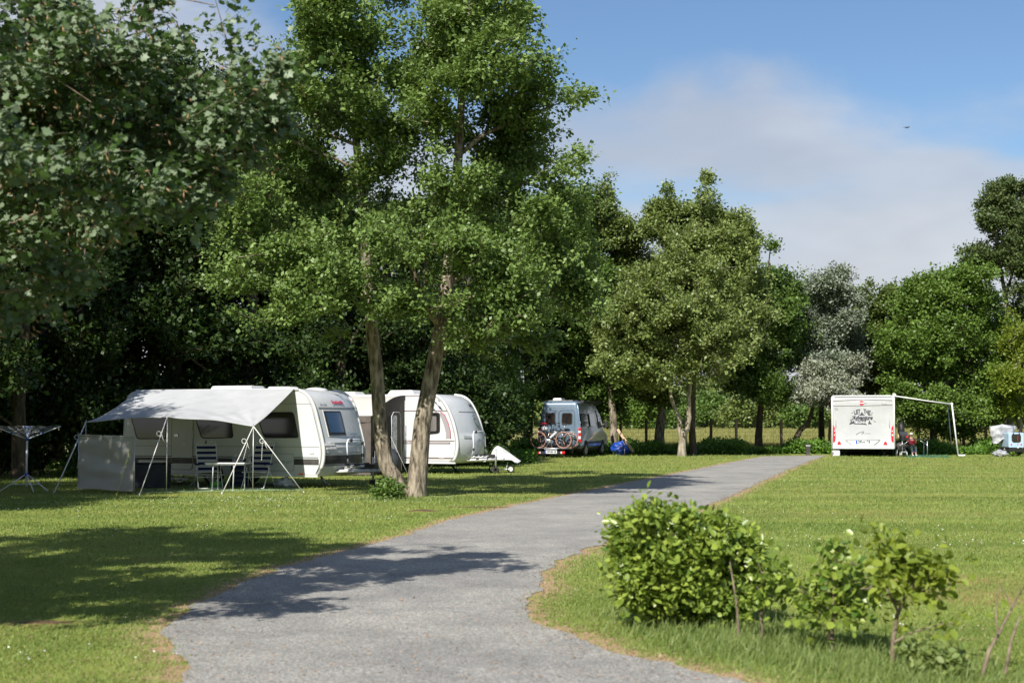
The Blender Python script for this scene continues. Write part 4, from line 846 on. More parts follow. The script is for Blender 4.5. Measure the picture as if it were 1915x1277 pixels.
M['silver_cloth'] = varied('silver_cover', (.20, .215, .23), (.46, .47, .49), 2.4, .45, bump=.8, bscale=5)
M['cover_white'] = varied('pale_grey_cover', (.46, .46, .46), (.58, .58, .57), 2.0, .6, bump=.8, bscale=7)
M['van_blue'] = varied('grey_blue_paint', (.17, .235, .31), (.20, .265, .34), .8, .28, metal=.35, coat=.8, rvar=.04)
M['lawnmat'] = varied('green_ground_mat', (.16, .24, .12), (.24, .31, .17), 5, .9, bump=.3, bscale=60)
M['teal_mat'] = varied('teal_ground_mat', (.015, .11, .085), (.03, .16, .12), 5, .9)
M['rope'] = varied('pale_rope', (.55, .55, .54), (.7, .7, .68), 30, .6)
M['yellow_rope'] = principled('yellow_green_rope', (.45, .50, .12), .6)
M['post'] = varied('bare_wood_post', (.42, .29, .18), (.58, .42, .28), 6, .85, bump=.4, bscale=20, stretch=(1, 1, .2))
M['post_old'] = varied('weathered_post', (.14, .085, .05), (.24, .15, .09), 6, .9, stretch=(1, 1, .2))
M['wire'] = principled('fence_wire', (.22, .23, .22), .45, metal=.6)
M['skin'] = varied('skin', (.45, .27, .19), (.52, .32, .23), 6, .5)
M['blue_tarp'] = varied('blue_tarpaulin', (.008, .035, .22), (.02, .08, .42), 3, .4, bump=1.0, bscale=6)

def X3(m, x, y, z): return m @ Vector((x, y, z))
def plate(mb, pts, off, mi=0): mb.prism(pts, off, mi)

def loft_body(prof, W, inset=None, bulge=None, nst=14, r=.05, mi=0, cap=True):
    """prof: list of (s,z) closed outline (counter-clockwise seen from -y); extruded across -W/2..W/2"""
    mb = MB(); n = len(prof)
    cs = sum(p[0] for p in prof) / n; cz = sum(p[1] for p in prof) / n
    ws = [-W / 2, -W / 2 + r * .3, -W / 2 + r] + [(-W / 2 + r) + (W - 2 * r) * i / (nst - 1) for i in range(1, nst - 1)] + [W / 2 - r, W / 2 - r * .3, W / 2]
    sh = [r, r * .3, 0] + [0] * (nst - 2) + [0, r * .3, r]
    vs = []
    for k, w_ in enumerate(ws):
        for i, (s_, z_) in enumerate(prof):
            a = prof[i - 1]; b = prof[(i + 1) % n]; t = Vector((b[0] - a[0], b[1] - a[1])); t.normalize(); nn = Vector((-t.y, t.x))  # inward for ccw
            s2 = s_ + nn.x * sh[k]; z2 = z_ + nn.y * sh[k]
            if bulge: s2 += bulge(s_, z_, 2 * w_ / W)
            ins = inset(s_, z_) if inset else 0
            vs.append((s2, w_ * (1 - 2 * ins / W), z2))
    fs = []
    m = len(ws)
    for k in range(m - 1):
        for i in range(n): j = (i + 1) % n; fs.append((k * n + i, k * n + j, (k + 1) * n + j, (k + 1) * n + i))
    mb.add(vs, fs, mi, True)
    if cap:
        o = len(mb.v) - len(vs); mb.f += [tuple(o + i for i in range(n)), tuple(o + (m - 1) * n + i for i in range(n))[::-1]]; mb.m += [mi, mi]; mb.sm += [False, False]
    return mb
def smooth_prof(pts, k=4, closed_tail=()):
    """catmull through pts (open) then append straight tail points"""
    return [tuple(p) for p in catmull([np.array(p, float) for p in pts], k)] + list(closed_tail)
def wheel(parent, c, r, w_, ax=(0, 1, 0), name='wheel'):
    c = Vector(c); a = Vector(ax)
    mb = MB().ring(c, a, r - w_ * .42, w_ * .42, 28, 8).disc(c, a, r - w_ * .3, w_ * .6, 24); o = mb.build(name, M['rubber'], parent)
    rb = MB().disc(c + a * w_ * .12, a, r * .62, w_ * .75, 20).disc(c - a * w_ * .12, a, r * .62, w_ * .75, 20)
    for s_ in (-1, 1):
        for k in range(8):
            q = k * math.pi / 4; u = a.orthogonal().normalized(); v = a.cross(u); d = u * math.cos(q) + v * math.sin(q)
            rb.tube([c + a * s_ * w_ * .52 + d * r * .12, c + a * s_ * w_ * .52 + d * r * .55], .018, 5)
        rb.disc(c + a * s_ * w_ * .53, a, r * .14, .02, 12)
    rb.build('rim', M['rim'], o); return o
def window_side(parent, m, poly, y, t=.018, frame=.035, name='window', r=.09):
    """poly in (s,z) on the side facing local -y at plane y"""
    pts = rpoly(poly, r)
    o = MB().prism([(p[0], y + .004, p[1]) for p in pts], (0, -t, 0)).build(name, M['black'], parent)
    cx = sum(p[0] for p in poly) / len(poly); cz = sum(p[1] for p in poly) / len(poly)
    def shr(p, f):
        d = Vector((p[0] - cx, p[1] - cz)); L = d.length; return (cx + d.x * (L - f) / L, cz + d.y * (L - f) / L)
    MB().prism([(shr(p, frame)[0], y + .004 - t + .002, shr(p, frame)[1]) for p in pts], (0, -.005, 0)).build('pane', M['glass'], o)
    return o
def caravan(name, label, near_px, near_py, YN, yaw, L, W, zb, zt, prof_front, rear, features):
    rz = -yaw; fw = Vector((math.cos(rz), math.sin(rz), 0)); left = Vector((-fw.y, fw.x, 0))
    corner = P(near_px, near_py, YN); corner.z = 0
    org = corner - fw * L + left * (W / 2)     # local origin: rear end, middle, ground
    root = thing(name, label, 'caravan', (org.x, org.y, 0), rz)
    mtx = Matrix.Translation(org) @ Matrix.Rotation(rz, 4, 'Z'); inv = mtx.inverted()
    def sz(px, py, y=-W / 2):
        q = on_plane(px, py, mtx @ Vector((0, y, 0)), mtx.to_3x3() @ Vector((0, -1, 0))); l = inv @ q; return (l.x, l.z)
    return root, mtx, sz

# ======================================================================= CARAVAN 1
yaw = R(21); L1, W1 = 6.0, 2.3
root1, mt1, sz1 = caravan('caravan', 'white touring caravan with a grey sun awning, nearest, red lettering on its front', 598, 891, 36.0, yaw, L1, W1, .29, 2.5, None, None, None)
front = [(L1 - .10, .30), (L1 + .0, .48), (L1 + .07, .70), (L1 + .08, .98), (L1 + .03, 1.25), (L1 - .08, 1.65), (L1 - .20, 2.05), (L1 - .36, 2.32), (L1 - .58, 2.46), (L1 - .85, 2.52)]
rearp = [(.55, 2.52), (.28, 2.47), (.13, 2.34), (.07, 2.1), (.02, 1.4), (0, .8), (0.02, .42), (.08, .30)]
prof1 = smooth_prof(front, 3) + smooth_prof(rearp, 3)
def bulge1(s, z, w_):
    k = max(0.0, min(1.0, (s - (L1 - 1.2)) / .7)); lo = 1.0 if z < 1.2 else .72
    return k * .16 * lo * (1 - w_ * w_)
def prof_s(prof, z, front=True):
    best = None
    n = len(prof)
    for i in range(n):
        a = prof[i]; b = prof[(i + 1) % n]
        if (a[1] - z) * (b[1] - z) <= 0 and a[1] != b[1]:
            s = a[0] + (b[0] - a[0]) * (z - a[1]) / (b[1] - a[1])
            if best is None or (s > best) == front: best = s
    return best
loft_body(prof1, W1, None, bulge1, 16, .06).build('body', M['white'], root1)
def front_patch(mb, prof, bulge, W, w0, w1, z0, z1, off, mi=0, nw=10, nz=8, th=.012, skew=0.0):
    """curved panel lying on the front; w in metres from the near side (0) to W"""
    def pt(a, b, o):
        z = z0 + (z1 - z0) * b; w_ = w0 + (w1 - w0) * a + skew * b; y = -W / 2 + w_; s = prof_s(prof, z); s += bulge(s, z, 2 * y / W); return (s + o, y, z + o * .2)
    mb.grid(lambda a, b: pt(a, b, off), nw, nz, mi, True)
    g = [pt(i / nw, 0, off) for i in range(nw + 1)] + [pt(1, j / nz, off) for j in range(1, nz + 1)] + [pt(1 - i / nw, 1, off) for i in range(1, nw + 1)] + [pt(0, 1 - j / nz, off) for j in range(1, nz)]
    h = [(p[0] - th - off * .0, p[1], p[2]) for p in g]; n = len(g)
    mb.add(g + h, [(i, n + i, n + (i + 1) % n, (i + 1) % n) for i in range(n)], mi)
# front shell
mb = MB(); front_patch(mb, prof1, bulge1, W1, .03, W1 - .03, .55, 2.48, .012, th=.02, nw=18, nz=26); shell = mb.build('front_shell', M['grp'], root1)
mb = MB(); front_patch(mb, prof1, bulge1, W1, .30, W1 - .22, 1.30, 1.98, .022, th=.012); mb.build('window_panel', M['trim'], root1)
mb = MB(); front_patch(mb, prof1, bulge1, W1, .32, 1.10, 1.33, 1.95, .036, th=.016); fwd = mb.build('front_window', M['black'], root1)
mb = MB(); front_patch(mb, prof1, bulge1, W1, .37, 1.05, 1.40, 1.91, .043, th=.006); mb.build('pane', M['glass_blue'], fwd)
mb = MB(); front_patch(mb, prof1, bulge1, W1, .16, W1 - .16, 2.02, 2.05, .03, th=.02, nz=2); mb.build('brow', M['seam'], root1)
mb = MB(); front_patch(mb, prof1, bulge1, W1, .04, W1 - .04, .60, .82, .024, th=.01, nz=3); mb.build('front_band', M['stripe'], root1)
mb = MB()
for z in (.86, 1.02, 1.14): front_patch(mb, prof1, bulge1, W1, .25, W1 - .2, z, z + .012, .03, th=.016, nz=1, nw=14)
mb.build('moulding', M['trim'], root1)
for z in (.56, .865): 
    mb = MB(); front_patch(mb, prof1, bulge1, W1, .04, W1 - .04, z, z + .016, .027, th=.012, nz=1, nw=14); mb.build('band_line', M['black'], root1)
mb = MB(); front_patch(mb, prof1, bulge1, W1, .06, .42, 1.07, 1.13, .04, th=.02, nz=2, nw=4); front_patch(mb, prof1, bulge1, W1, .10, .46, .98, 1.02, .045, th=.02, nz=2, nw=4); mb.build('grab_handle', M['trim'], root1)
# edge trims along the corner curve
for sgn in (-1, 1):
    pts = [(s + .012 + bulge1(s, z, 1) , sgn * (W1 / 2 - .035), z) for s, z in smooth_prof(front, 3) if z > .45]
    MB().tube(pts, .045, 6).build('corner_trim', M['trim'], root1)
# front lettering
def on_front(prof, bulge, W, w_, z, off=.03):
    y = -W / 2 + w_; s = prof_s(prof, z); s += bulge(s, z, 2 * y / W); s2 = prof_s(prof, z + .1); s2 += bulge(s2, z + .1, 2 * y / W)
    up = Vector((s2 - s, 0, .1)).normalized(); s3 = prof_s(prof, z) + bulge(s, z, 2 * (y + .05) / W); tx = Vector((s3 - s, .05, 0)).normalized()
    n = tx.cross(up); return basis(Vector((s, y, z)) + n * off, tx, up)
text('Dethleffs', .14, M['red'], root1, on_front(prof1, bulge1, W1, 1.12, 2.17, .03), width=.60, bold=.003)
text('Camper', .13, M['ink_blue'], root1, on_front(prof1, bulge1, W1, 1.50, 1.36, .045), width=.62)
text('540 QMK', .06, M['ink_mid'], root1, on_front(prof1, bulge1, W1, .40, 2.12, .03), width=.3)
# side features
yS = -W1 / 2
def side(pxpts): return [sz1(*p) for p in pxpts]
window_side(root1, None, side([(479, 771), (549, 770), (559, 819), (494, 819)][::-1]), yS)
window_side(root1, None, side([(362, 771), (431, 771), (437, 819), (377, 820)][::-1]), yS)
window_side(root1, None, side([(243, 771), (312, 771), (312, 821), (256, 821)][::-1]), yS)
zA = lambda z: z
def hstrip(name, s0, s1, z0, z1, mat, off=.004, par=root1, y=yS): return MB().prism([(s0, y + .003, z0), (s1, y + .003, z0), (s1, y + .003, z1), (s0, y + .003, z1)], (0, -off - .003, 0)).build(name, mat, par)
sd0 = sz1(320, 884)[0]; sd1 = sz1(361, 884)[0]; zst0 = sz1(570, 869)[1]; zst1 = sz1(570, 858)[1]
hstrip('stripe', .12, L1 - .03, zst0, zst1, M['stripe']); hstrip('thin_stripe', .12, L1 - .05, zst1 + .025, zst1 + .045, M['black']); hstrip('seam', .05, L1 - .02, sz1(570, 836)[1], sz1(570, 836)[1] + .014, M['seam'], .006); hstrip('seam', .2, L1 - .28, 2.13, 2.142, M['seam'], .006)
hstrip('skirt', .12, L1 - .05, .285, .33, M['trim'], .02)
# door with frame, handle
dz0 = .42; dz1 = 2.2
fr = [(p[0], yS - .004, p[1]) for p in rrect(sd0, dz0, sd1, dz1, .12)]
mb = MB(); mb.prism([(p[0], yS + .002, p[1]) for p in rrect(sd0, dz0, sd1, dz1, .12)], (0, -.012, 0)); dr = mb.build('door', M['seam'], root1)
MB().prism([(p[0], yS - .008, p[1]) for p in rrect(sd0 + .02, dz0 + .02, sd1 - .02, dz1 - .02, .1)], (0, -.008, 0)).build('door_panel', M['white'], dr)
MB().prism([(p[0], yS - .0155, p[1]) for p in rrect(sd0 + .02, zst0, sd1 - .02, zst1, .01)], (0, -.004, 0)).build('door_stripe', M['stripe'], dr)
h = sz1(331, 814); MB().box((h[0], yS - .03, h[1]), (.13, .03, .07)).build('handle', M['alu'], dr)
MB().tube([(sd1 - .01, yS - .03, 1.2), (sd1 - .01, yS - .03, 1.5)], .02).build('hinge', M['trim'], dr)
# locker flap, sockets, hooks
for (x0, y0, x1, y1) in ((497, 880, 550, 848), (258, 873, 313, 860)):
    a = sz1(x0, y0); b = sz1(x1, y1); mb = MB().prism([(p[0], yS + .002, p[1]) for p in rrect(a[0], a[1], b[0], b[1], .06)], (0, -.009, 0)); fl = mb.build('locker_flap', M['seam'], root1)
    MB().prism([(p[0], yS - .006, p[1]) for p in rrect(a[0] + .012, a[1] + .012, b[0] - .012, b[1] - .012, .05)], (0, -.006, 0)).build('flap_panel', M['white'], fl)
for (px, py) in ((583, 845), (465, 852), (458, 852), (345, 830)):
    a = sz1(px, py); MB().prism([(p[0], yS + .002, p[1]) for p in rrect(a[0] - .06, a[1] - .05, a[0] + .06, a[1] + .05, .02)], (0, -.02, 0)).build('socket_cover', M['trim'], root1)
a = sz1(564, 889); MB().box((a[0], yS - .025, .36), (.11, .02, .045)).build('side_marker', M['orange'], root1)
text('Camper', .17, M['ink_mid'], root1, basis((sz1(523, 863)[0], yS - .012, (zst0 + zst1) / 2), (1, 0, 0), (0, 0, 1)), shear=.25, width=.72)
# roof fittings
MB().box((4.2, .1, 2.56), (.75, .5, .09), taper=.85).build('roof_hatch', M['trim'], root1, bevel=.02)
MB().box((3.0, -.2, 2.575), (1.3, .75, .11), taper=.9).build('roof_hatch', M['grp'], root1, bevel=.03)
MB().ball((5.05, .35, 2.5), (.33, .3, .09)).build('roof_dome', M['trim'], root1)
MB().tube([(3.75, -.75, 2.5), (3.75, -.75, 2.60)], .02).disc((3.75, -.75, 2.61), (0, 0, 1), .045, .02).build('vent_cap', M['trim'], root1)
MB().tube([(.45, yS - .0, 2.50), (L1 - .62, yS - .0, 2.50)], .03, 8).build('awning_rail', M['trim'], root1)
# chassis, jacks, wheel
MB().box((L1 / 2, 0, .34), (L1 - .7, W1 - .5, .10)).build('chassis', M['under'], root1)
MB().box((L1 * .45, .9, .42), (2.0, .06, .25)).build('wheel_box', M['under'], root1)
for s_, w_ in ((4.75, -.75), (4.9, .75), (.8, -.75), (.8, .75)):
    MB().tube([(s_, w_, .36), (s_ + (.24 if s_ > 2 else -.24), w_, .02)], .035, 4).box((s_ + (.26 if s_ > 2 else -.26), w_, .02), (.16, .12, .03)).build('steady_leg', M['zinc'], root1)
wheel(root1, (2.75, -.93, .31), .31, .19); wheel(root1, (2.75, .93, .31), .31, .19)
# arch: dark recess behind the near wheel
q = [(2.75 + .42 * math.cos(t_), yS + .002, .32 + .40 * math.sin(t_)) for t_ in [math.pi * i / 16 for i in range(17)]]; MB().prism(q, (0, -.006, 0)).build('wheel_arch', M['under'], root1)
# towing A-frame, gas locker front, jockey wheel, bicycle carrier
mb = MB()
for s in (-1, 1): mb.tube([(L1 - .2, s * .62, .40), (L1 + 1.05, s * .06, .43)], .045, 4)
mb.box((L1 + .35, 0, .45), (.55, .5, .07)); mb.tube([(L1 + 1.0, 0, .43), (L1 + 1.32, 0, .44)], .05, 8); mb.box((L1 + 1.36, 0, .47), (.14, .10, .11)); mb.build('drawbar', M['trim'], root1)
mb = MB().box((L1 + .72, 0, .54), (.62, .30, .12)); mb.tube([(L1 + 1.15, 0, .5), (L1 + 1.05, 0, .72)], .018).tube([(L1 + .95, .05, .5), (L1 + .75, .05, .62)], .02); mb.build('hitch_cover', M['black'], root1)
mb = MB().tube([(L1 + .98, -.12, .78), (L1 + .98, -.12, .2)], .028); jw = mb.build('jockey_post', M['zinc'], root1)
MB().ring((L1 + .98, -.12, .11), (0, 1, 0), .075, .035, 18, 6).disc((L1 + .98, -.12, .11), (0, 1, 0), .06, .05).build('jockey_wheel', M['rubber'], jw)
def bike_frame(parent, L, W, y0=-.42, y1=.42, s0=.42, z0=.56, z1=1.22):
    mb = MB()
    pts = [(L + s0, y0, z0), (L + s0 - .04, y0, z1 - .1), (L + s0 - .05, y0 + .08, z1), (L + s0 - .05, y1 - .08, z1), (L + s0 - .04, y1, z1 - .1), (L + s0, y1, z0)]
    mb.tube(pts, .02, 8); mb.tube([(L + s0 + .02, y0 - .1, z0), (L + s0 + .02, y1 + .1, z0)], .02, 6); mb.tube([(L + s0 + .32, y0 - .1, z0), (L + s0 + .32, y1 + .1, z0)], .02, 6)
    for y in (y0, y1): mb.tube([(L + s0 - .1, y, z0 - .04), (L + s0 + .45, y, z0 - .02)], .018, 6)
    o = mb.build('bicycle_carrier', M['wtube'], parent)
    for s_ in (.02, .3):
        for y in (-.5, 0, .5): MB().box((L + s0 + s_, y, z0 + .03), (.09, .16, .05)).build('clamp', M['black'], o)
    for y, z in ((y0, z0 + .22), (y1, z0 + .25), (y1, z1 - .1), (y0 + .2, z1 - .02)): MB().box((L + s0 - .02, y, z), (.05, .06, .09)).build('clamp', M['black'], o)
    return o
bike_frame(root1, L1, W1)

# ======================================================================= CARAVAN 2
L2, W2 = 6.2, 2.3
root2, mt2, sz2 = caravan('caravan', 'white touring caravan with brown lines and a taupe porch tent, farther of the two', 853, 862, 45.7, yaw, L2, W2, .33, 2.54, None, None, None)
front2 = [(L2 - .25, .34), (L2 - .08, .48), (L2 - .0, .72), (L2 + .02, 1.0), (L2 - .04, 1.35), (L2 - .16, 1.75), (L2 - .33, 2.12), (L2 - .52, 2.38), (L2 - .75, 2.52), (L2 - 1.05, 2.57)]
rear2 = [(.45, 2.57), (.15, 2.45), (.05, 2.2), (.02, 1.4), (0, .8), (.05, .34)]
prof2 = smooth_prof(front2, 3) + smooth_prof(rear2, 3)
def bulge2(s, z, w_):
    k = max(0.0, min(1.0, (s - (L2 - 1.5)) / 1.0)); return k * .24 * (1 - w_ * w_) * (1.15 if z < 1.2 else .9)
loft_body(prof2, W2, None, bulge2, 16, .05).build('body', M['white'], root2)
mb = MB(); front_patch(mb, prof2, bulge2, W2, .02, W2 - .02, .5, 2.52, .012, th=.02, nw=18, nz=26); mb.build('front_shell', M['grp'], root2)
for sgn in (-1, 1):
    pts = [(s + .012, sgn * (W2 / 2 - .03), z) for s, z in smooth_prof(front2, 3) if z > .42]; MB().tube(pts, .055, 6).build('corner_trim', M['trim'], root2)
mb = MB(); front_patch(mb, prof2, bulge2, W2, .45, W2 - .35, 1.98, 2.01, .02, th=.02, nz=1); mb.build('brow_line', M['seam'], root2)
mb = MB(); front_patch(mb, prof2, bulge2, W2, .75, W2 - .25, .5, 1.26, .03, th=.03, nz=6); mb.build('gas_locker_lid', M['grp'], root2)
mb = MB(); front_patch(mb, prof2, bulge2, W2, .30, .66, 1.14, 1.23, .03, th=.02, nz=2, nw=4); mb.build('front_lamp', M['ink_mid'], root2)
text('FENDT', .15, M['ink'], root2, on_front(prof2, bulge2, W2, 1.62, 2.2, .025), width=.46, bold=.003)
mm = on_front(prof2, bulge2, W2, 1.35, 1.65, .03)
mb = MB(); 
for pl in ([(-.10, .2), (-.04, .23), (.12, .24)], [(-.1, .12), (-.04, -.02), (.06, -.12), (.2, -.2)], [(.0, -.07), (.12, -.15)]):
    mb.tube([mm @ Vector((a, b, 0)) for a, b in pl], .012, 4)
mb.build('emblem', M['ink'], root2)
y2 = -W2 / 2
def s2(*p): return sz2(*p)
w_poly = [s2(783, 814), s2(783, 772), s2(823, 771), s2(823, 810)]
wd2 = window_side(root2, None, w_poly, y2, r=.1)
a = s2(790, 806); b = s2(817, 778); MB().prism([(p[0], y2 - .021, p[1]) for p in rrect(a[0], a[1], b[0], b[1], .05)], (0, -.004, 0)).build('blind', M['curtain'], wd2)
# swoosh decor
sw = [s2(*p) for p in [(824, 770), (832, 776), (838, 790), (842, 805), (843, 820)]]; sw2 = [s2(*p) for p in [(834, 820), (834, 810), (831, 797), (826, 783), (822, 775)]]
MB().prism([(p[0], y2 + .002, p[1]) for p in sw + sw2], (0, -.008, 0)).build('decor_panel', M['mauve'], root2)
for k in range(len(sw) - 1): pass
MB().tube([(p[0], y2 - .006, p[1]) for p in sw], .012, 4).build('decor_line', M['red'], root2)
def st2(name, px0, px1, py, h, mat, off=.006): 
    s0 = s2(px0, py)[0]; s1 = s2(px1, py)[0]; z = s2((px0 + px1) / 2, py)[1]; MB().prism([(s0, y2 + .003, z), (s1, y2 + .003, z), (s1, y2 + .003, z + h), (s0, y2 + .003, z + h)], (0, -off - .003, 0)).build(name, mat, root2)
st2('upper_line', 754, 836, 769, .03, M['taupe_line']); st2('middle_line', 754, 850, 825, .03, M['taupe_line']); st2('lower_line', 754, 842, 830, .06, M['taupe_line']); st2('lower_panel', 754, 840, 829.3, .03, M['mauve'], .008)
st2('bottom_stripe', 756, 848, 857.5, .045, M['taupe_line']); st2('bottom_line', 756, 850, 861.5, .02, M['mauve']); st2('skirt', 756, 852, 866.5, .05, M['trim'], .02); st2('roof_line', 752, 818, 741, .045, M['mauve'], .01)
a = s2(820, 856); b = s2(832, 835); MB().prism([(p[0], y2 + .002, p[1]) for p in rrect(a[0], a[1], b[0], b[1], .04)], (0, -.014, 0)).build('locker_flap', M['trim'], root2)
MB().box((3.9, -.1, 2.64), (1.0, .8, .16), taper=.8).build('roof_hatch', M['trim'], root2, bevel=.03)
MB().box((1.6, 0, 2.62), (1.2, .8, .13), taper=.85).build('roof_hatch', M['trim'], root2, bevel=.03)
MB().box((L2 / 2, 0, .38), (L2 - 1, W2 - .5, .10)).build('chassis', M['under'], root2)
for s_, w_, d in ((5.05, -.75, .22), (5.3, .8, -.25), (.8, -.75, -.2), (.8, .75, -.2)):
    MB().tube([(s_ + d, w_, .40), (s_ - d * .3, w_, .02)], .035, 4).box((s_ - d * .35, w_, .02), (.14, .12, .03)).build('steady_leg', M['zinc'] if d > 0 else M['black'], root2)
for s_ in (2.4, 3.15): wheel(root2, (s_, -.93, .32), .32, .19); wheel(root2, (s_, .93, .32), .32, .19)
mb = MB()
for s in (-1, 1): mb.tube([(L2 - .3, s * .62, .42), (L2 + .95, s * .06, .45)], .05, 4)
mb.box((L2 + .3, 0, .43), (.7, .45, .10)); mb.tube([(L2 + .9, 0, .46), (L2 + 1.2, 0, .47)], .05, 8); mb.build('drawbar', M['trim'], root2)
mb = MB().tube([(L2 + .95, -.1, .8), (L2 + .95, -.1, .2)], .025); jw = mb.build('jockey_post', M['zinc'], root2); MB().ring((L2 + .95, -.1, .11), (0, 1, 0), .075, .035, 18, 6).build('jockey_wheel', M['rubber'], jw)
MB().box((L2 + .62, 0, .56), (.5, .3, .1)).build('hitch_cover', M['black'], root2)
bike_frame(root2, L2, W2, -.55, .45, .38, .56, 1.36)
# bird stickers
mb = MB()
for px, py, sc_ in ((821, 749, .05), (815, 753, .07), (823, 762, .11), (812, 766, .09)):
    a = s2(px, py); mb.prism([(a[0] - sc_, y2 - .001, a[1] + sc_), (a[0] + sc_ * .3, y2 - .001, a[1] + sc_ * .1), (a[0] + sc_, y2 - .001, a[1] - sc_), (a[0] - sc_ * .2, y2 - .001, a[1] - sc_ * .3)][::-1], (0, -.004, 0))
mb.build('bird_sticker', M['ink'], root2)
# porch tent
tA = sz2(756, 800)[0]; tS0, tS1, tD = tA - 4.0, tA, 2.35
tent = thing('porch_tent', 'taupe porch tent with pale roof joined to the side of the farther caravan', 'tent', mt2 @ Vector((tA, y2, 0)), -yaw)
def T(s, d, z): return Vector((s - tA, -d, z))    # local: x along caravan, -y outwards
ze = EYE - (776 - 787) * 0 ; zf = 1.86; zr = 2.50
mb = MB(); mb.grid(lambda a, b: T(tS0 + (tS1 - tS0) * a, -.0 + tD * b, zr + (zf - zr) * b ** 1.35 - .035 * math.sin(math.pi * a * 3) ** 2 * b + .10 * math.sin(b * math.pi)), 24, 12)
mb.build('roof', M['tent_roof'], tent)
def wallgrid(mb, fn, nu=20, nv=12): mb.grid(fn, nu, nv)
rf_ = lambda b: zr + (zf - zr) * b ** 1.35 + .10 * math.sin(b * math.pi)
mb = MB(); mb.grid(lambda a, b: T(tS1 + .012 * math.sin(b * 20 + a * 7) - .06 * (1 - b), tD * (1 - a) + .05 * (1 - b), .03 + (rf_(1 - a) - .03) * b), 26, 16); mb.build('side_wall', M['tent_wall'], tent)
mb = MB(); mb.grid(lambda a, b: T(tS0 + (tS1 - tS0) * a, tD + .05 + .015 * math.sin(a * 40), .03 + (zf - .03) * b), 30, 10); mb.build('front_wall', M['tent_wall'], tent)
mb = MB(); mb.grid(lambda a, b: T(tS1 + .05, tD * (1 - a) + .03, rf_(1 - a) - .16 * (1 - b) + .02), 20, 2); mb.build('roof_edge_band', M['tent_wall'], tent)
mb = MB(); mb.grid(lambda a, b: T(tS0 + (tS1 - tS0) * a, tD + .08, zf - .20 + .2 * b), 20, 2); mb.build('front_edge_band', M['tent_wall'], tent)
def wq(name, d0, d1, z0, z1, mat, off=.03, r=.06): 
    return MB().prism([T(tS1 + off, p[0], p[1]) for p in rrect(d0, z0, d1, z1, r)], (.008, 0, 0)).build(name, mat, tent)
wq('foil_window', tD - .62, tD - .16, .92, 1.72, M['foil'])
wq('lower_foil', tD - .66, tD - .14, .32, .78, M['foil_shine'])
wq('door_foil', .62, 1.0, .35, 1.88, M['foil_shine'])
MB().prism([T(tS1 + .03, d, z) for d, z in ((1.15, .05), (1.62, .05), (1.62, 1.75), (1.15, 1.9))], (.012, 0, 0)).build('open_door_flap', M['tent_dark'], tent)
MB().tube([T(tS1 + .05, 1.05, .3), T(tS1 + .05, 1.05, 1.85), T(tS1 + .05, .9, 1.98), T(tS1 + .05, .5, 1.98), T(tS1 + .05, .38, 1.85), T(tS1 + .05, .3, .1)], .012, 5).build('door_zip', M['wtube'], tent)
MB().prism([T(tS0 + (tS1 - tS0) * .35 + p[0], tD + .06, p[1]) for p in rrect(0, .8, 1.0, 1.6, .12)], (0, -.008, 0)).build('front_foil', M['foil'], tent)
MB().prism([T(tS0 + (tS1 - tS0) * .74 + p[0], tD + .06, p[1]) for p in rrect(0, .8, .62, 1.62, .12)], (0, -.008, 0)).build('front_foil', M['foil'], tent)
for d in (.1, 1.2, tD): MB().tube([T(tS1 + .10, d, 1.2), T(tS1 + .75, d + .1, .02)], .006, 4).build('guy_line', M['rope'], tent)
# dark folded bags in front of the tent wall
bg_ = thing('tent_bag', 'dark bulging tent bag leaning against the porch tent, behind the left stem', 'bag', mt2 @ Vector((tS1 + .35, y2 - 1.9, 0)), 0)
MB().ball((0, 0, .42), (.34, .3, .44), 0, 14, 10, .25, 3).build('bag_body', M['grey_cloth'], bg_); MB().tube([(-.1, 0, .84), (0, 0, .93), (.1, 0, .84)], .012, 5).build('strap', M['black'], bg_)
# ======================================================================= sun awning of the first caravan
def GP(px, py): g = G(px, py); return g
aw = thing('sun_awning', 'grey cloth sun awning on thin poles stretched out from the first caravan', 'awning', tuple(G(313, 922)))
AO = Vector(aw.location)
yR = -W1 / 2 - .03
def rail(u):   # along the caravan roof edge, u 0..1 from rear to front
    s = .22 + (sz1(551, 731)[0] - .22) * u; z = 2.52 - .42 * max(0, (.06 - u) / .06) ** 1.6
    return mt1 @ Vector((s, yR, z))
B1 = P(161, 789, 34.6); BM = P(313, 779, 33.5); B3 = P(474, 797, 33.6)
def low(u):
    if u < .5:
        t_ = u / .5; p = B1.lerp(BM, t_); sag = math.sin(math.pi * t_)
        return p + Vector((0, .20 * sag, -.0 * sag)) + Vector((0, 0, .035 * sag))
    t_ = (u - .5) / .5; p = BM.lerp(B3, t_); sag = math.sin(math.pi * t_); return p + Vector((0, .22 * sag, .02 * sag))
def awp(a, b):
    p = rail(a).lerp(low(a), b); sg = math.sin(math.pi * b)
    p.z -= .10 * sg * (.4 + .6 * math.sin(math.pi * a))
    for q, pt in enumerate((B1, BM, B3)):     # folds that radiate from the three tips
        d = (p - pt); r_ = d.length; ang = math.atan2(d.x, d.y + 1e-6); k = math.exp(-r_ / 1.1) * min(1, r_ / .25)
        p.z += .026 * k * math.sin(ang * (13 + q * 2))
    p.z += .012 * noise.noise(Vector((p.x * 1.3, p.y * 1.3, 2)))
    return p - AO
mb = MB(); mb.grid(awp, 90, 34); mb.grid(lambda a, b: awp(a, b) - Vector((0, 0, .004)), 90, 34, flip=True); mb.build('canopy', M['tarp'], aw)
e_ = [awp(i / 60, 1) for i in range(61)]; MB().tube(e_, .010, 5).build('hem', M['tarp'], aw)
e_ = [awp(1, i / 20) for i in range(21)]; MB().tube(e_, .009, 5).build('hem', M['tarp'], aw)
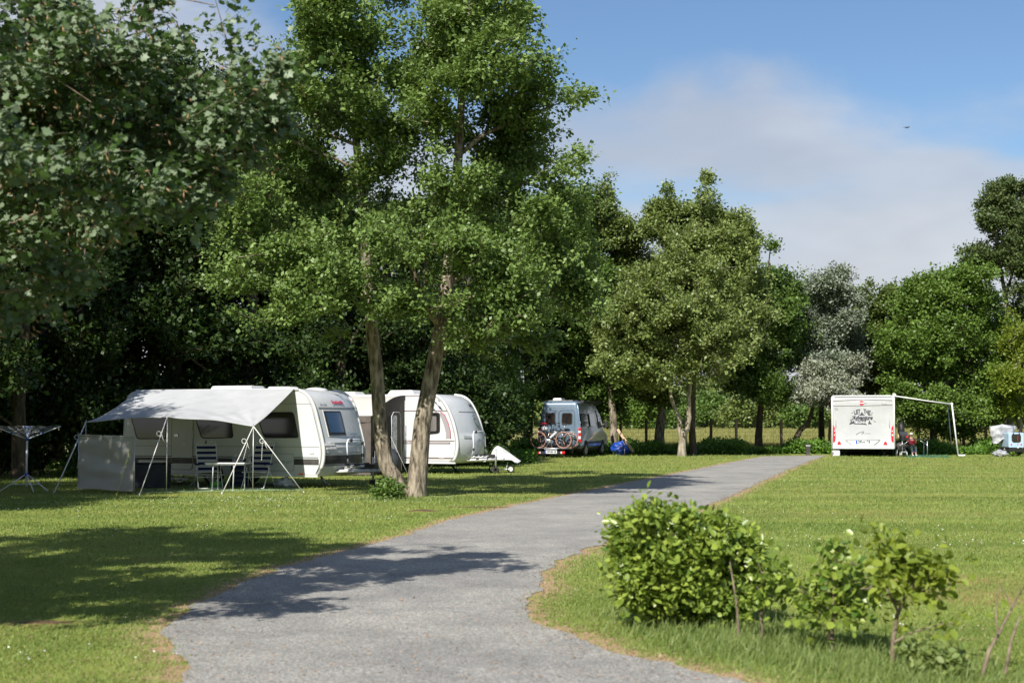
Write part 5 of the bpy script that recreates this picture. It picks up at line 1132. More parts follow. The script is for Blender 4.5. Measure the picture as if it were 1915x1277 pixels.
for top, (px, py) in ((B1, (160, 917)), (BM, (313, 921)), (B3, (474, 922))):
    f_ = G(px, py); f_.x = top.x; f_.y = top.y; f_.z = -.05
    MB().tube([f_ - AO, top - AO + Vector((0, 0, .05))], .011, 6).build('pole', M['zinc'], aw)
def strap(par, O, a, b_, w_=.012, loop=True, mat='rope', name='guy_strap'):
    a = Vector(a); b_ = Vector(b_); d = b_ - a; mb = MB(); mb.tube([a - O, a + d * .5 - O, b_ - O], w_, 5)
    if loop:
        c = a + d * .22; mb.ring(c - O + Vector((-.06, 0, 0)), (.2, 1, .1), .055, .008, 14, 5); mb.tube([c - O, c - O + Vector((.04, -.02, -.12)), c - O + Vector((.08, -.02, -.20))], .008, 4)
    mb.tube([b_ - O + Vector((0, 0, .05)), b_ - O + Vector((.0, 0, -.05))], .015, 5)
    return mb.build(name, M[mat], par)
strap(aw, AO, B3, G(415, 924)); strap(aw, AO, B3, G(568, 922)); strap(aw, AO, BM, G(261, 926)); strap(aw, AO, B1, G(101, 922), .016)
for a_, q in ((P(462, 832, 33.4), (455, 860)), (P(491, 824, 33.4), (489, 862))):
    e2 = P(q[0], q[1], 33.4); mb = MB()
    for k in range(9):
        p0 = a_.lerp(e2, k / 9); p1 = a_.lerp(e2, (k + .62) / 9); mb.tube([p0 - AO, p1 - AO], .009, 5)
    mb.tube([a_ - AO, e2 - AO], .003, 4)
    mb.build('tension_spring', M['rope'], aw)
# windbreak
wb = thing('windbreak', 'grey cloth windbreak panel on two poles at the left end of the awning', 'windbreak', tuple(G(147, 919)))
WO = Vector(wb.location); tl = P(147, 813, 34.3); tr_ = P(251, 816, 33.5); bl = P(145, 914, 34.3); br = P(249, 918, 33.5)
def wbp(a, b):
    p = bl.lerp(br, a).lerp(tl.lerp(tr_, a), b); p.y += .03 * math.sin(b * 11 + a * 3) * math.sin(math.pi * b) + .035 * noise.noise(Vector((a * 3, b * 7, 1))) + .06 * math.sin(math.pi * a) * (1 - b); p.z += .012 * math.sin(a * 6) * (1 - b); return p - WO
mb = MB(); mb.grid(wbp, 34, 30); mb.grid(lambda a, b: wbp(a, b) + Vector((0, .004, 0)), 34, 30, flip=True); mb.build('cloth', M['screen'], wb)
MB().tube([tl - WO, tl.lerp(tr_, .5) - WO - Vector((0, 0, .01)), tr_ - WO], .018, 6).build('top_rail', M['screen'], wb)
for t_, g_ in ((tl, G(146, 920)), (tr_, G(250, 923))): MB().tube([t_ + Vector((0, 0, .04)) - WO, Vector((g_.x, t_.y, -.04)) - WO], .015, 6).build('pole', M['zinc'], wb)
strap(wb, WO, tr_ + Vector((0, 0, .03)), G(218, 926), .008, False, 'yellow_rope', 'guy_line')
# green ground mat
c0, c1, c2, c3 = G(252, 922), G(566, 917), G(560, 902), G(290, 903)
gm = MB().prism([Vector((c.x, c.y, .004)) for c in (c0, c1, c2, c3)], (0, 0, .008)).build('ground_mat', M['lawnmat']); tag(gm, 'pale green ground mat spread under the grey sun awning', 'ground mat')

# camping chairs
def striped(mb, a, b_, wv, n, y0=0):
    """band of n stripes from point a to b_ with half-width vector wv; mat 0 white, 1 navy"""
    a = Vector(a); b_ = Vector(b_); wv = Vector(wv); nrm_ = (b_ - a).cross(wv).normalized() * .012
    for k in range(n):
        p = a.lerp(b_, k / n); q = a.lerp(b_, (k + 1) / n); mb.prism([p - wv, p + wv, q + wv, q - wv], nrm_, k % 2)
def camping_chair(label, loc, rz):
    t = thing('camping_chair', label, 'chair', loc, rz, 'striped camping chairs under the awning')
    w_ = .25
    mb = MB(); striped(mb, (0, .02, .40), (0, .34, 1.13), (w_ - .01, 0, 0), 11); mb.build('backrest', [M['offwhite'], M['navy']], t)
    mb = MB(); striped(mb, (0, -.42, .44), (0, .02, .40), (w_ - .01, 0, 0), 6); mb.build('seat', [M['offwhite'], M['navy']], t)
    for s in (-1, 1):
        MB().tube([(s * w_, .0, .38), (s * w_, .35, 1.12), (s * (w_ - .04), .37, 1.17)], .012, 6).tube([(s * w_, -.46, .43), (s * w_, .06, .40)], .012, 6).build('side_rail', M['wtube'], t)
        MB().box((s * (w_ + .05), -.13, .62), (.06, .46, .035)).build('armrest', M['navy'], t, bevel=.012)
        MB().tube([(s * (w_ + .05), .0, .60), (s * (w_ + .05), -.40, .03)], .012, 6).build('front_leg', M['wtube'], t)
        MB().tube([(s * (w_ + .05), -.18, .60), (s * (w_ + .05), .34, .0)], .012, 6).build('rear_leg', M['wtube'], t)
    MB().tube([(-w_ + .04, .37, 1.17), (w_ - .04, .37, 1.17)], .012, 6).build('top_rail', M['wtube'], t)
    MB().tube([(-w_ - .05, -.40, .03), (w_ + .05, -.40, .03)], .012, 6).tube([(-w_ - .05, -.24, .3), (w_ + .05, -.24, .3)], .009, 5).build('foot_bar', M['wtube'], t)
    return t
ch = camping_chair('left striped navy and white camping chair, a black clip hanging from its top', (0, 0, 0), 0)
g_ = G(387, 914); ch.location = (g_.x, g_.y + .1, 0); ch.rotation_euler = (0, 0, R(22))
MB().box((0, .36, 1.14), (.03, .05, .13)).build('clip', M['black'], ch)
c2_ = copy_thing([ch][0], 'right striped navy and white camping chair, standing behind the right awning pole', None, R(-14)); g_ = G(483, 914); c2_.location = (g_.x, g_.y + .1, 0)
for o in kids(c2_):
    if o.name.startswith('clip'): bpy.data.objects.remove(o)
# camping table
tb = thing('camping_table', 'white topped folding camping table between the two striped chairs', 'table', tuple(G(424, 917)), R(-6))
MB().box((0, .1, .67), (1.0, .62, .03)).build('table_top', M['trim'], tb, bevel=.01)
MB().box((0, .1, .645), (.96, .58, .03)).build('frame', M['alu'], tb)
for s in (-1, 1):
    MB().tube([(s * .20 - .05 * 0 - .06 + s * .06, -.15, .0), (s * .26 - .04, -.15, .58), (s * .24 - .04, -.15, .635), (s * .18 - .02, .0, .64)], .015, 6).disc((s * .26 - .06 , -.15, .012), (0, 0, 1), .03, .02, 10).build('leg', M['wtube'], tb)
    MB().tube([(s * .34, .36, .0), (s * .34, .34, .64)], .015, 6).disc((s * .34, .36, .012), (0, 0, 1), .03, .02, 10).build('leg', M['wtube'], tb)
m_jar = principled('jar_glass', (.75, .8, .8), .05, trans=.85, spec=.6)
for i, px in enumerate((424, 436, 451)):
    p = P(px, 868, 34.2); lab = ['left', 'middle', 'right'][i]
    j = thing('glass_jar', f'{lab} of the three glass lantern jars on the camping table', 'jar', (p.x, G(424, 917).y + .15, .6855), 0, 'glass jars on the camping table')
    MB().tube([(0, 0, 0), (0, 0, .02), (0, 0, .12), (0, 0, .15)], [.048, .052, .052, .038], 12).build('jar_body', m_jar, j)
    MB().tube([(0, 0, .15), (0, 0, .172)], .04, 12).build('lid', M['zinc'], j); MB().ring((0, 0, .165), (0, 1, 0), .045, .003, 14, 4, a0=0, a1=math.pi).build('handle', M['zinc'], j)
# folded striped footrest, crate, step, storage box, crumpled bag
ft = thing('folded_lounger', 'folded navy striped lounger cushion standing behind the table', 'lounger', tuple(G(446, 912)), 0)
mb = MB(); striped(mb, (0, .05, .02), (0, .14, .60), (.22, 0, 0), 9); mb.build('cushion', [M['grey_cloth'], M['navy']], ft)
for s in (-1, 1): MB().tube([(s * .24, .0, 0), (s * .24, .15, .6)], .012, 6).build('side_rail', M['zinc'], ft)
gc = thing('plastic_crate', 'small green plastic crate on the ground behind the table legs', 'crate', tuple(G(400, 914)), 0)
m_gc = varied('green_plastic', (.06, .26, .03), (.10, .36, .05), 6, .4)
mb = MB().box((0, .2, .09), (.24, .2, .012))
for s in (-1, 1): mb.box((s * .12, .2, .13), (.01, .21, .1)); mb.box((0, .2 + s * .105, .13), (.24, .01, .1))
mb.box((0, .2, .03), (.25, .22, .06)); mb.build('crate_body', m_gc, gc); MB().tube([(-.12, .2, .17), (-.07, .2, .26), (.07, .2, .26), (.12, .2, .17)], .007, 5).build('handle', M['black'], gc)
bt = thing('water_bottle', 'small clear bottle with blue cap standing in the green crate', 'bottle', tuple(G(400, 914) + Vector((.0, .2, .10)))); MB().tube([(0, 0, 0), (0, 0, .15), (0, 0, .19)], [.035, .035, .015], 10).build('bottle_body', m_jar, bt); MB().tube([(0, 0, .19), (0, 0, .22)], .018, 8).build('cap', M['plate_blue'], bt)
st = thing('entrance_step', 'two-tread folding step in front of the caravan door', 'step', tuple(G(334, 908)), -yaw)
MB().box((0, .3, .36), (.72, .28, .04)).build('upper_tread', M['zinc'], st, bevel=.01); MB().box((0, .02, .19), (.72, .26, .035)).build('lower_tread', M['zinc'], st, bevel=.01)
for s in (-1, 1): MB().tube([(s * .38, .44, .36), (s * .42, -.1, 0)], .016, 5).tube([(s * .36, .15, .34), (s * .36, .42, 0)], .014, 5).build('leg', M['alu'], st)
sb = thing('storage_bag', 'dark grey cloth storage box beside the windbreak, below the caravan window', 'box', tuple(G(276, 914)), R(-8))
mb = MB().box((0, .25, .32), (.92, .3, .60)); mb.build('box_body', M['grey_cloth'], sb, bevel=.03); MB().box((0, .25, .635), (.95, .33, .03)).build('lid', M['black'], sb, bevel=.01)
MB().tube([(.3, .09, .60), (.4, .05, .66), (.52, .09, .64)], .012, 5).build('handle', M['black'], sb)
cb = thing('plastic_bag', 'crumpled clear plastic bag under the front of the first caravan', 'bag', tuple(G(525, 914) + Vector((0, .6, 0)))); MB().ball((0, 0, .11), (.24, .16, .12), 0, 18, 12, .8, 5).build('bag_body', M['foil'], cb); MB().ball((.2, .05, .06), (.1, .08, .06), 0, 12, 8, .8, 9).build('bag_end', M['foil'], cb)

# rotary clothes dryer
rd = thing('rotary_dryer', 'white and blue rotary clothes dryer standing on tripod legs at the left edge', 'clothes dryer', tuple(G(49, 918)))
zh = 1.7 - (820 - 787) * 34.6 / FPX; zt_ = 1.7 - (799 - 787) * 34.6 / FPX
MB().tube([(0, 0, .12), (0, 0, zt_)], .024, 8).build('pole', M['wtube'], rd)
m_bl = principled('blue_plastic', (.02, .10, .38), .4)
MB().tube([(0, 0, zh - .05), (0, 0, zh + .04)], .045, 8).build('arm_hub', m_bl, rd); MB().tube([(0, 0, zt_ - .05), (0, 0, zt_ + .03)], .038, 8).build('top_cap', m_bl, rd); MB().tube([(0, 0, .36), (0, 0, .44)], .045, 8).build('leg_collar', m_bl, rd)
dirs = [Vector((math.cos(q), math.sin(q), 0)) for q in (R(12), R(102), R(192), R(282))]; zr_ = zh + .30
for d in dirs:
    MB().tube([Vector((0, 0, zh)) + d * .03, d * .78 + Vector((0, 0, zr_))], .014, 6).build('arm', M['wtube'], rd)
    MB().tube([Vector((0, 0, zt_)) + d * .03, d * .36 + Vector((0, 0, zh + .14))], .009, 5).build('stay', M['wtube'], rd); MB().box(d * .36 + Vector((0, 0, zh + .135)), (.05, .05, .035)).build('joint', m_bl, rd)
mb = MB()
for k in range(8):
    f = .25 + .75 * k / 7; pts = [d * .78 * f + Vector((0, 0, zh + .30 * f)) for d in dirs]
    for i in range(4):
        a = pts[i]; b_ = pts[(i + 1) % 4]; mb.tube([a, a.lerp(b_, .5) - Vector((0, 0, .012)), b_], .003, 3)
ln_ = mb.build('drying_line', M['rope'], rd)
for q in (R(205), R(-55), R(-15), R(95)):
    d = Vector((math.cos(q), math.sin(q), 0)); MB().tube([Vector((0, 0, .40)) + d * .03, d * .62 + Vector((0, 0, 0))], .014, 6).tube([Vector((0, 0, .16)), d * .36 + Vector((0, 0, .17))], .009, 5).build('leg', M['wtube'], rd)
for i, (d, f) in enumerate(((dirs[0], .97), (dirs[2], .97), (dirs[2], .8))): 
    p = d * .76 * f + Vector((0, 0, zh + .30 * f - .03)); MB().box(p, (.02, .02, .11)).build('clothes_peg', M['post'], rd)

# ======================================================================= grey-blue van
vyaw = R(16); rzv = R(90) - vyaw; fwv = Vector((math.cos(rzv), math.sin(rzv), 0)); lfv = Vector((-fwv.y, fwv.x, 0)); WV, LV, HV = 2.02, 6.0, 2.62
rc = P(1086, 855, 66.3); rc.z = 0; vo_ = rc + lfv * (WV / 2)
van = thing('camper_van', 'grey-blue high-roofed camper van with bicycles on its back, parked by the trees', 'van', tuple(vo_), rzv)
prv = smooth_prof([(LV - .1, .42), (LV, .6), (LV - .02, .9), (LV - .18, 1.08), (LV - .95, 1.32)], 3) + smooth_prof([(LV - 1.05, 1.42), (LV - 1.5, 2.1), (LV - 1.85, 2.45), (LV - 2.4, HV)], 3) + [(3.0, HV + .01), (1.2, HV + .01), (.22, HV)] + smooth_prof([(.10, HV - .10), (.06, 2.2), (.0, 1.25), (-.02, .8), (.0, .55), (.05, .42)], 3)
insv = lambda s, z: (.21 * max(0, (z - 1.15) / (HV - 1.15)) ** 1.25 if z > 1.15 else .03 * max(0, (.9 - z)))
loft_body(prv, WV, insv, None, 14, .09).build('body', M['van_blue'], van)
def vr(a, b_):   # zoom pixels (9.12 per px) on the rear face -> y, z
    return (WV / 2 - (a - 245) / 740 * WV, (1140 - b_) / 900 * HV)
def vz(z): return prof_s(prv, z, False)
def vplate(name, pts, off=.012, mat='black', r=None, parent=None, t=.012):
    q = [vr(*p) for p in pts]; 
    if r: q = rpoly(q, r)
    return MB().prism([(vz(z) - off + t, y, z) for y, z in q], (-t, 0, 0)).build(name, M[mat], parent or van)
vplate('door_gap', [(596, 245), (602, 245), (602, 960), (596, 960)], .010, 'black')
for nm, (a0, a1) in (('left', (330, 592)), ('right', (606, 880))):
    q = [vr(*p) for p in ((a0, 960), (a1, 960), (a1, 388), (a0, 388))]
    g = rpoly(q, .14); lp = [(vz(z) - .012, y, z) for y, z in g]; MB().tube(lp + [lp[0]], .007, 4).build('door_seam', M['black'], van)
for x0, x1 in ((360, 540), (650, 838)):
    w_o = vplate('rear_window', [(x0, 612), (x1, 612), (x1, 425), (x0, 425)], .022, 'black', .11, t=.02); vplate('pane', [(x0 + 12, 602), (x1 - 12, 602), (x1 - 12, 437), (x0 + 12, 437)], .026, 'glass', .1, w_o, .004)
mb = MB(); q = [vr(*p) for p in ((470, 340), (600, 346), (735, 340))]; mb.tube([(vz(z) - .01, y, z) for y, z in q], .008, 4).build('crease', M['seam'], van)
vplate('number_light_bar', [(430, 700), (760, 700), (760, 680), (430, 680)], .03, 'van_blue', .01, t=.03)
for s in (-1, 1):
    lt = MB().box((.0, s * (WV / 2 - .04), 1.05), (.12, .11, .68)).build('tail_light', M['lamp_red'], van, bevel=.02)
    MB().box((-.01, s * (WV / 2 - .04), 1.20), (.12, .115, .10)).box((-.01, s * (WV / 2 - .04), .93), (.12, .115, .13)).build('lens', M['lamp_clear'], lt)
    MB().box((.02, s * (WV / 2 - .01), 1.62), (.08, .05, .07)).build('hinge', M['van_blue'], van, bevel=.01)
    MB().box((.0, s * .62, .36), (.30, .03, .30)).build('mud_flap', M['black'], van)
MB().box((-.03, 0, .50), (.22, WV - .04, .18)).build('bumper', M['black'], van, bevel=.03)
MB().box((.6, .1, HV + .03), (.5, 1.3, .05)).build('roof_rail', M['alu'], van); MB().box((.9, .25, HV + .10), (.8, .45, .12), taper=.85).build('roof_vent', M['zinc'], van, bevel=.02)
MB().box((2.9, -.86, HV - .02), (3.9, .16, .14)).build('roll_awning', M['black'], van, bevel=.02)
MB().box((2.5, -.1, HV + .05), (2.0, .9, .05)).build('solar_panel', M['black'], van)
ys_ = lambda s, z: -WV / 2 + insv(s, z)
def vside(name, pts, off=.012, mat='glass', r=.08):
    q = rpoly(pts, r); vs = [(s, ys_(s, z) - off, z) for s, z in q]; return MB().prism(vs, (0, .02, 0)).build(name, M[mat], van)
vside('side_window', [(.5, 1.45), (1.75, 1.45), (1.75, 2.05), (.5, 2.05)]); vside('side_window', [(2.2, 1.45), (3.3, 1.45), (3.3, 2.05), (2.2, 2.05)]); vside('cab_window', [(4.0, 1.38), (4.95, 1.38), (4.55, 2.05), (4.0, 2.05)])
vside('side_trim', [(1.3, .62), (4.6, .62), (4.6, .72), (1.3, .72)], .02, 'black', .02); vside('door_seam', [(3.86, .5), (3.88, .5), (3.88, 2.2), (3.86, 2.2)], .004, 'black', .004); vside('door_seam', [(1.98, .5), (2.0, .5), (2.0, 2.3), (1.98, 2.3)], .004, 'black', .004)
MB().box((4.95, -WV / 2 - .15, 1.55), (.12, .16, .34)).tube([(4.9, -WV / 2 + .02, 1.45), (4.95, -WV / 2 - .1, 1.48)], .03).build('wing_mirror', M['black'], van, bevel=.03)
MB().prism([(LV - 1.02, -.75, 1.42), (LV - 1.02, .75, 1.42), (LV - 1.72, .62, 2.3), (LV - 1.72, -.62, 2.3)], (.03, 0, .02)).build('windscreen', M['glass'], van)
for s_ in (1.15, 4.75):
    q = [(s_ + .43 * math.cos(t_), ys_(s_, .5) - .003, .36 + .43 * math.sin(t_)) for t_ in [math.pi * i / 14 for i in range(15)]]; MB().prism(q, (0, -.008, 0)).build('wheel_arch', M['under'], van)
    for y in (-WV / 2 + .10, WV / 2 - .12): wheel(van, (s_, y, .35), .35, .22)
MB().box((LV / 2, 0, .40), (LV - .6, WV - .2, .16)).build('underbody', M['under'], van)
# bicycle rack on the tow ball
rk = thing('bicycle_rack', 'silver bicycle rack with number plate and red lamps on the back of the van', 'bicycle rack', tuple(vo_ + Vector((0, 0, 0)) - fwv * .45), rzv)
zr0 = vr(0, 1000)[1]
MB().tube([(.45, 0, .42), (.1, 0, .42), (.0, 0, zr0)], .035, 6).box((0, .25, zr0), (.5, .62, .04)).build('tow_arm', M['zinc'], rk)
for s_ in (-.16, .14): MB().tube([(s_, 1.05, zr0 + .03), (s_, -.55, zr0 + .03)], .022, 6).build('wheel_rail', M['alu'], rk)
MB().tube([(.1, .3, zr0), (.12, .3, zr0 + .75), (.05, .12, zr0 + .82)], .018, 6).build('holder_arm', M['zinc'], rk)
def rp(a, b_): y, z = vr(a, b_); return (y, z)
MB().box((-.22, rp(510, 0)[0], rp(0, 1058)[1]), (.04, 1.30, .12)).build('lamp_board', M['black'], rk)
for a in (312, 735): 
    l_ = MB().box((-.255, rp(a, 0)[0], rp(0, 1056)[1]), (.03, .20, .11)).build('tail_lamp', M['lamp_red'], rk, bevel=.01)
    MB().box((-.272, rp(a, 0)[0] + (-.07 if a < 500 else .07), rp(0, 1056)[1]), (.012, .06, .09)).build('lens', M['lamp_clear'], l_)
pl = MB().box((-.255, rp(530, 0)[0], rp(0, 1046)[1]), (.02, .56, .15)).build('number_plate', M['plate'], rk)
MB().box((-.268, rp(432, 0)[0] , rp(0, 1046)[1]), (.008, .05, .148)).build('plate_band', M['plate_blue'], pl)
text('DIP-MA 28', .13, M['ink'], pl, basis((-.2675, rp(538, 0)[0], rp(0, 1046)[1]), (0, -1, 0), (0, 0, 1)), width=.44, bold=.006)
# bicycles (local x = along the bike)
def bicycle(name, label, loc, rz, r=.36, wb_=1.12, frame='black', seatc='lamp_red', motor=True, helmet=False):
    t = thing(name, label, 'bicycle', loc, rz)
    m_tw = M['tan_tyre']
    for i, x in enumerate((0, wb_)):
        o = MB().ring((x, 0, r), (0, 1, 0), r - .022, .027, 36, 7).build('wheel', m_tw, t)
        mb = MB().ring((x, 0, r), (0, 1, 0), r - .055, .012, 36, 5); mb.disc((x, 0, r), (0, 1, 0), .035, .08, 10)
        for k in range(14):
            q = k * math.pi / 7; mb.tube([(x + .03 * math.cos(q), .03 * (-1) ** k, r + .03 * math.sin(q)), (x + (r - .06) * math.cos(q + .15), 0, r + (r - .06) * math.sin(q + .15))], .0035, 3)
        mb.build('rim', M['black'], o)
        MB().ring((x, 0, r), (0, 1, 0), r + .04, .02, 20, 4, a0=R(20), a1=R(160)).build('mudguard', M['black'], t)
    bb = Vector((.47, 0, r - .05)); hd = Vector((wb_ - .18, 0, r + .58)); sd_ = Vector((.30, 0, r + .62)); hb = Vector((wb_ - .13, 0, r + .42))
    mb = MB().tube([bb, sd_ - Vector((0, 0, .14))], .018).tube([bb, bb.lerp(hb, .5) - Vector((0, 0, .05)), hb], .030).tube([sd_.lerp(bb, .45), hb], .020).tube([bb, (0, .05, r)], .012).tube([bb, (0, -.05, r)], .012).tube([sd_.lerp(bb, .35), (0, .05, r)], .010).tube([hd, hb], .022)
    mb.build('frame', M[frame], t)
    MB().tube([hb, (wb_ - .03, .05, r + .2), (wb_, .05, r)], .016).tube([hb, (wb_ - .03, -.05, r + .2), (wb_, -.05, r)], .016).build('fork', M['alu'], t)
    MB().tube([hd, hd + Vector((-.03, 0, .16)), hd + Vector((0, 0, .20))], .015).tube([hd + Vector((-.14, .30, .18)), hd + Vector((0, .12, .21)), hd + Vector((.02, 0, .20)), hd + Vector((0, -.12, .21)), hd + Vector((-.14, -.30, .18))], .012).build('handlebar', M['black'], t)
    MB().tube([sd_ - Vector((0, 0, .14)), sd_ + Vector((-.02, 0, .08))], .013).build('seat_post', M['alu'], t)
    MB().ball(sd_ + Vector((-.03, 0, .13)), (.15, .085, .045), 0, 12, 8).build('saddle', M[seatc], t)
    if motor: MB().box(bb + Vector((.02, 0, 0)), (.22, .11, .17)).build('motor', M['zinc'], t, bevel=.04); MB().box((bb + hb) / 2 + Vector((-.06, 0, .05)), (.09, .08, .42), Matrix.Rotation(R(48), 3, 'Y')).build('battery', M['offgrey'], t, bevel=.02)
    MB().tube([bb + Vector((0, .08, 0)), bb + Vector((.1, .08, -.14))], .011).tube([bb + Vector((0, -.08, 0)), bb + Vector((-.1, -.08, .14))], .011).ring(bb + Vector((0, .06, 0)), (0, 1, 0), .085, .006, 20, 4).build('crank', M['zinc'], t)
    MB().tube([(-.28, 0, r + .40), (.2, 0, r + .42)], .012).tube([(-.1, .06, r), (-.16, .06, r + .40)], .008).tube([(-.1, -.06, r), (-.16, -.06, r + .40)], .008).build('luggage_rack', M['zinc'], t)
    return t
M['tan_tyre'] = varied('tan_tyre', (.30, .16, .12), (.42, .24, .18), 8, .8); M['offgrey'] = varied('pale_grey_paint', (.5, .52, .53), (.62, .64, .65), 6, .4)
def rackpt(a, off): y, z = vr(a, 0); return vo_ - fwv * (off) + lfv * y
# rack rails at .61 / .31 behind the van; bikes lie along -left direction
rzb = rzv - math.pi / 2
p = rackpt(300, .61); bicycle('bicycle', 'nearer dark bicycle on the van rack, grey battery and tan tyres', (p.x, p.y, zr0 + .03), rzb, .385, 1.20)
p = rackpt(835, .31); b2_ = bicycle('bicycle', 'rear dark bicycle on the van rack facing left, half hidden', (p.x, p.y, zr0 + .03), rzb + math.pi, .36, 1.10, seatc='black', motor=False)
hp = rackpt(400, .45); hl = thing('helmet', 'pale bicycle helmet hanging over the rear wheel side of the van rack bicycles', 'helmet', (hp.x, hp.y, vr(0, 672)[1] - .08)); MB().ball((0, 0, .08), (.17, .13, .13), 0, 14, 8, .1, 2).build('shell', M['offgrey'], hl); MB().tube([(-.1, 0, .02), (0, .02, -.12), (.1, 0, .02)], .006, 4).build('strap', M['black'], hl)

# ======================================================================= covered scooter by the second caravan
kb = thing('balance_bike', 'small white two-wheeled scooter with a pale rain cover thrown over it', 'scooter', tuple(G(938, 884)), R(-4))
rr_ = .125
for x in (-.30, .30):
    o = MB().ring((x, 0, rr_), (0, 1, 0), rr_ - .02, .022, 24, 6).build('wheel', M['rubber'], kb); MB().disc((x, 0, rr_), (0, 1, 0), .075, .03, 14).build('hub', M['offgrey'], o)
MB().tube([(-.30, 0, rr_), (-.22, 0, .30), (-.12, 0, .14), (0, 0, .10), (.14, 0, .12), (.30, 0, rr_)], .022).tube([(-.24, 0, .25), (-.16, 0, .62)], .018).tube([(.16, 0, .12), (.20, 0, .36)], .014).build('frame', M['wtube'], kb)
MB().tube([(-.18, -.16, .60), (-.16, 0, .62), (-.18, .16, .60)], .014).build('handlebar', M['black'], kb)
def cov(a, b_):
    q = a * 2 * math.pi; rx = .06 + (.30) * (b_ ** .8) + .02 * math.sin(q * 5) * b_; z = .86 - .46 * b_ ** 1.15 + .03 * math.sin(q * 4 + 1) * b_
    lean = .30 * b_ ** 1.6; return Vector((-.12 + lean * (1 if math.cos(q) > 0 else .25) + rx * math.cos(q) * (1 + .25 * (math.cos(q) > 0)), .62 * rx * math.sin(q), z - .04 * (math.cos(q) > .4) * b_))
MB().grid(cov, 32, 12).ball((-.12, 0, .85), (.065, .045, .035)).build('rain_cover', M['cover_white'], kb)

# ======================================================================= motorhome
MHD = 68.5; kx = MHD / FPX
mo = P(1615, 853, MHD); mo.z = 0; myaw = R(14.5); rzm = R(90) - myaw
WM = 2.94; HM = 2.93; LM = 7.2
mh = thing('motorhome', 'white motorhome seen from behind, slogan sticker and red rear lamps, awning out to the right', 'motorhome', tuple(mo), rzm)
WM = WM * 1.015
prm = [(LM, .5), (LM + .02, 1.1), (LM - .9, 1.4), (LM - 1.6, 2.4), (LM - 2.2, HM)] + [(3, HM + .01), (.35, HM)] + smooth_prof([(.12, HM - .03), (.03, HM - .12), (.0, HM - .35), (.02, 2.2), (.04, 1.4), (.0, .78), (-.02, .5), (.02, .36)], 3)
loft_body(prm, WM, None, None, 12, .06).build('body', M['mh_white'], mh)
def mr(a, b_): return (WM / 2 - (a - 70) / (1105 - 70) * WM, (1180 - b_) / (1180 - 140) * HM)
mzs = lambda z: prof_s(prm, max(.37, min(z, HM - .02)), False)
def mplate(name, pts, off=.012, mat='white', r=None, parent=None, t=.012, label=None):
    q = [mr(*p) for p in pts]; 
    if r: q = rpoly(q, r)
    return MB().prism([(mzs(z) - off + t, y, z) for y, z in q], (-t, 0, 0)).build(name, M[mat], parent or mh, label)
# moulded upper band, seams
def mcurve(name, pts, rad, mat): 
    MB().tube([(mzs(mr(*p)[1]) - .012, *mr(*p)) for p in pts], rad, 5).build(name, M[mat], mh)
mcurve('roof_fold', [(100, 235), (300, 222), (570, 208), (850, 218), (1060, 228)], .018, 'seam'); mcurve('panel_seam', [(95, 318), (570, 316), (1062, 303)], .012, 'seam')
MB().box((.06, 0, HM - .03), (.12, WM - .3, .06)).build('roof_edge', M['trim'], mh, bevel=.015)
mcurve('corner_trim', [(85, 190), (85, 500), (88, 1030)], .04, 'trim'); mcurve('corner_trim', [(1090, 190), (1090, 500), (1088, 1030)], .04, 'trim')
# bumper moulding
q = [(95, 1048), (1085, 1048), (1085, 960), (1010, 900), (940, 905), (860, 985), (770, 993), (310, 993), (240, 985), (150, 910), (95, 960)]
mplate('bumper', q[::-1], .07, 'grp', None, t=.07); MB().box((.0, 0, mr(0, 1035)[1]), (.2, WM - .1, .10)).build('bumper_lip', M['grp'], mh, bevel=.03)
mplate('plate_recess', [(400, 990), (740, 990), (845, 905), (320, 905)], .02, 'trim', None, t=.02); mcurve('recess_edge', [(315, 900), (850, 898)], .014, 'seam'); mcurve('recess_edge', [(300, 902), (400, 985)], .012, 'seam'); mcurve('recess_edge', [(860, 900), (765, 985)], .012, 'seam')
pl = mplate('number_plate', [(465, 966), (702, 966), (702, 906), (465, 906)], .04, 'plate', None, t=.02); mplate('plate_band', [(465, 965), (492, 965), (492, 907), (465, 907)], .045, 'plate_blue', None, pl, .004)
text('DIP:AA 718', .19, M['ink'], pl, basis((mzs(mr(0, 936)[1]) - .044, *mr(598, 936)), (0, -1, 0), (0, 0, 1)), width=.56, bold=.008)
for s in (0, 1):
    pts = [(98, 645), (125, 690), (134, 760), (134, 850), (128, 930), (108, 970), (98, 900)]
    if s: pts = [(1170 - a, b_) for a, b_ in pts][::-1]
    tl_ = mplate('tail_light', pts[::-1], .04, 'lamp_red', None, t=.04)
    for b0, b1 in ((735, 765), (800, 828)):
        x0 = 100 if not s else 1044; mplate('lens', [(x0 + 2, b1), (x0 + 24, b1), (x0 + 26, b0), (x0 + 2, b0)], .046, 'lamp_clear', None, tl_, .006)
    tri = [(163, 978), (228, 978), (210, 930), (193, 922), (176, 935)]
    if s: tri = [(1137 - a, b_) for a, b_ in tri][::-1]
    mplate('rear_reflector', tri, .085, 'lamp_red', None, t=.02)
    x = 143 if not s else 1011; MB().tube([(mzs(1.6) - .03, *mr(x, 560)), (mzs(1.4) - .03, *mr(x, 690))], .014, 5).build('grab_bar', M['ink_mid'], mh)
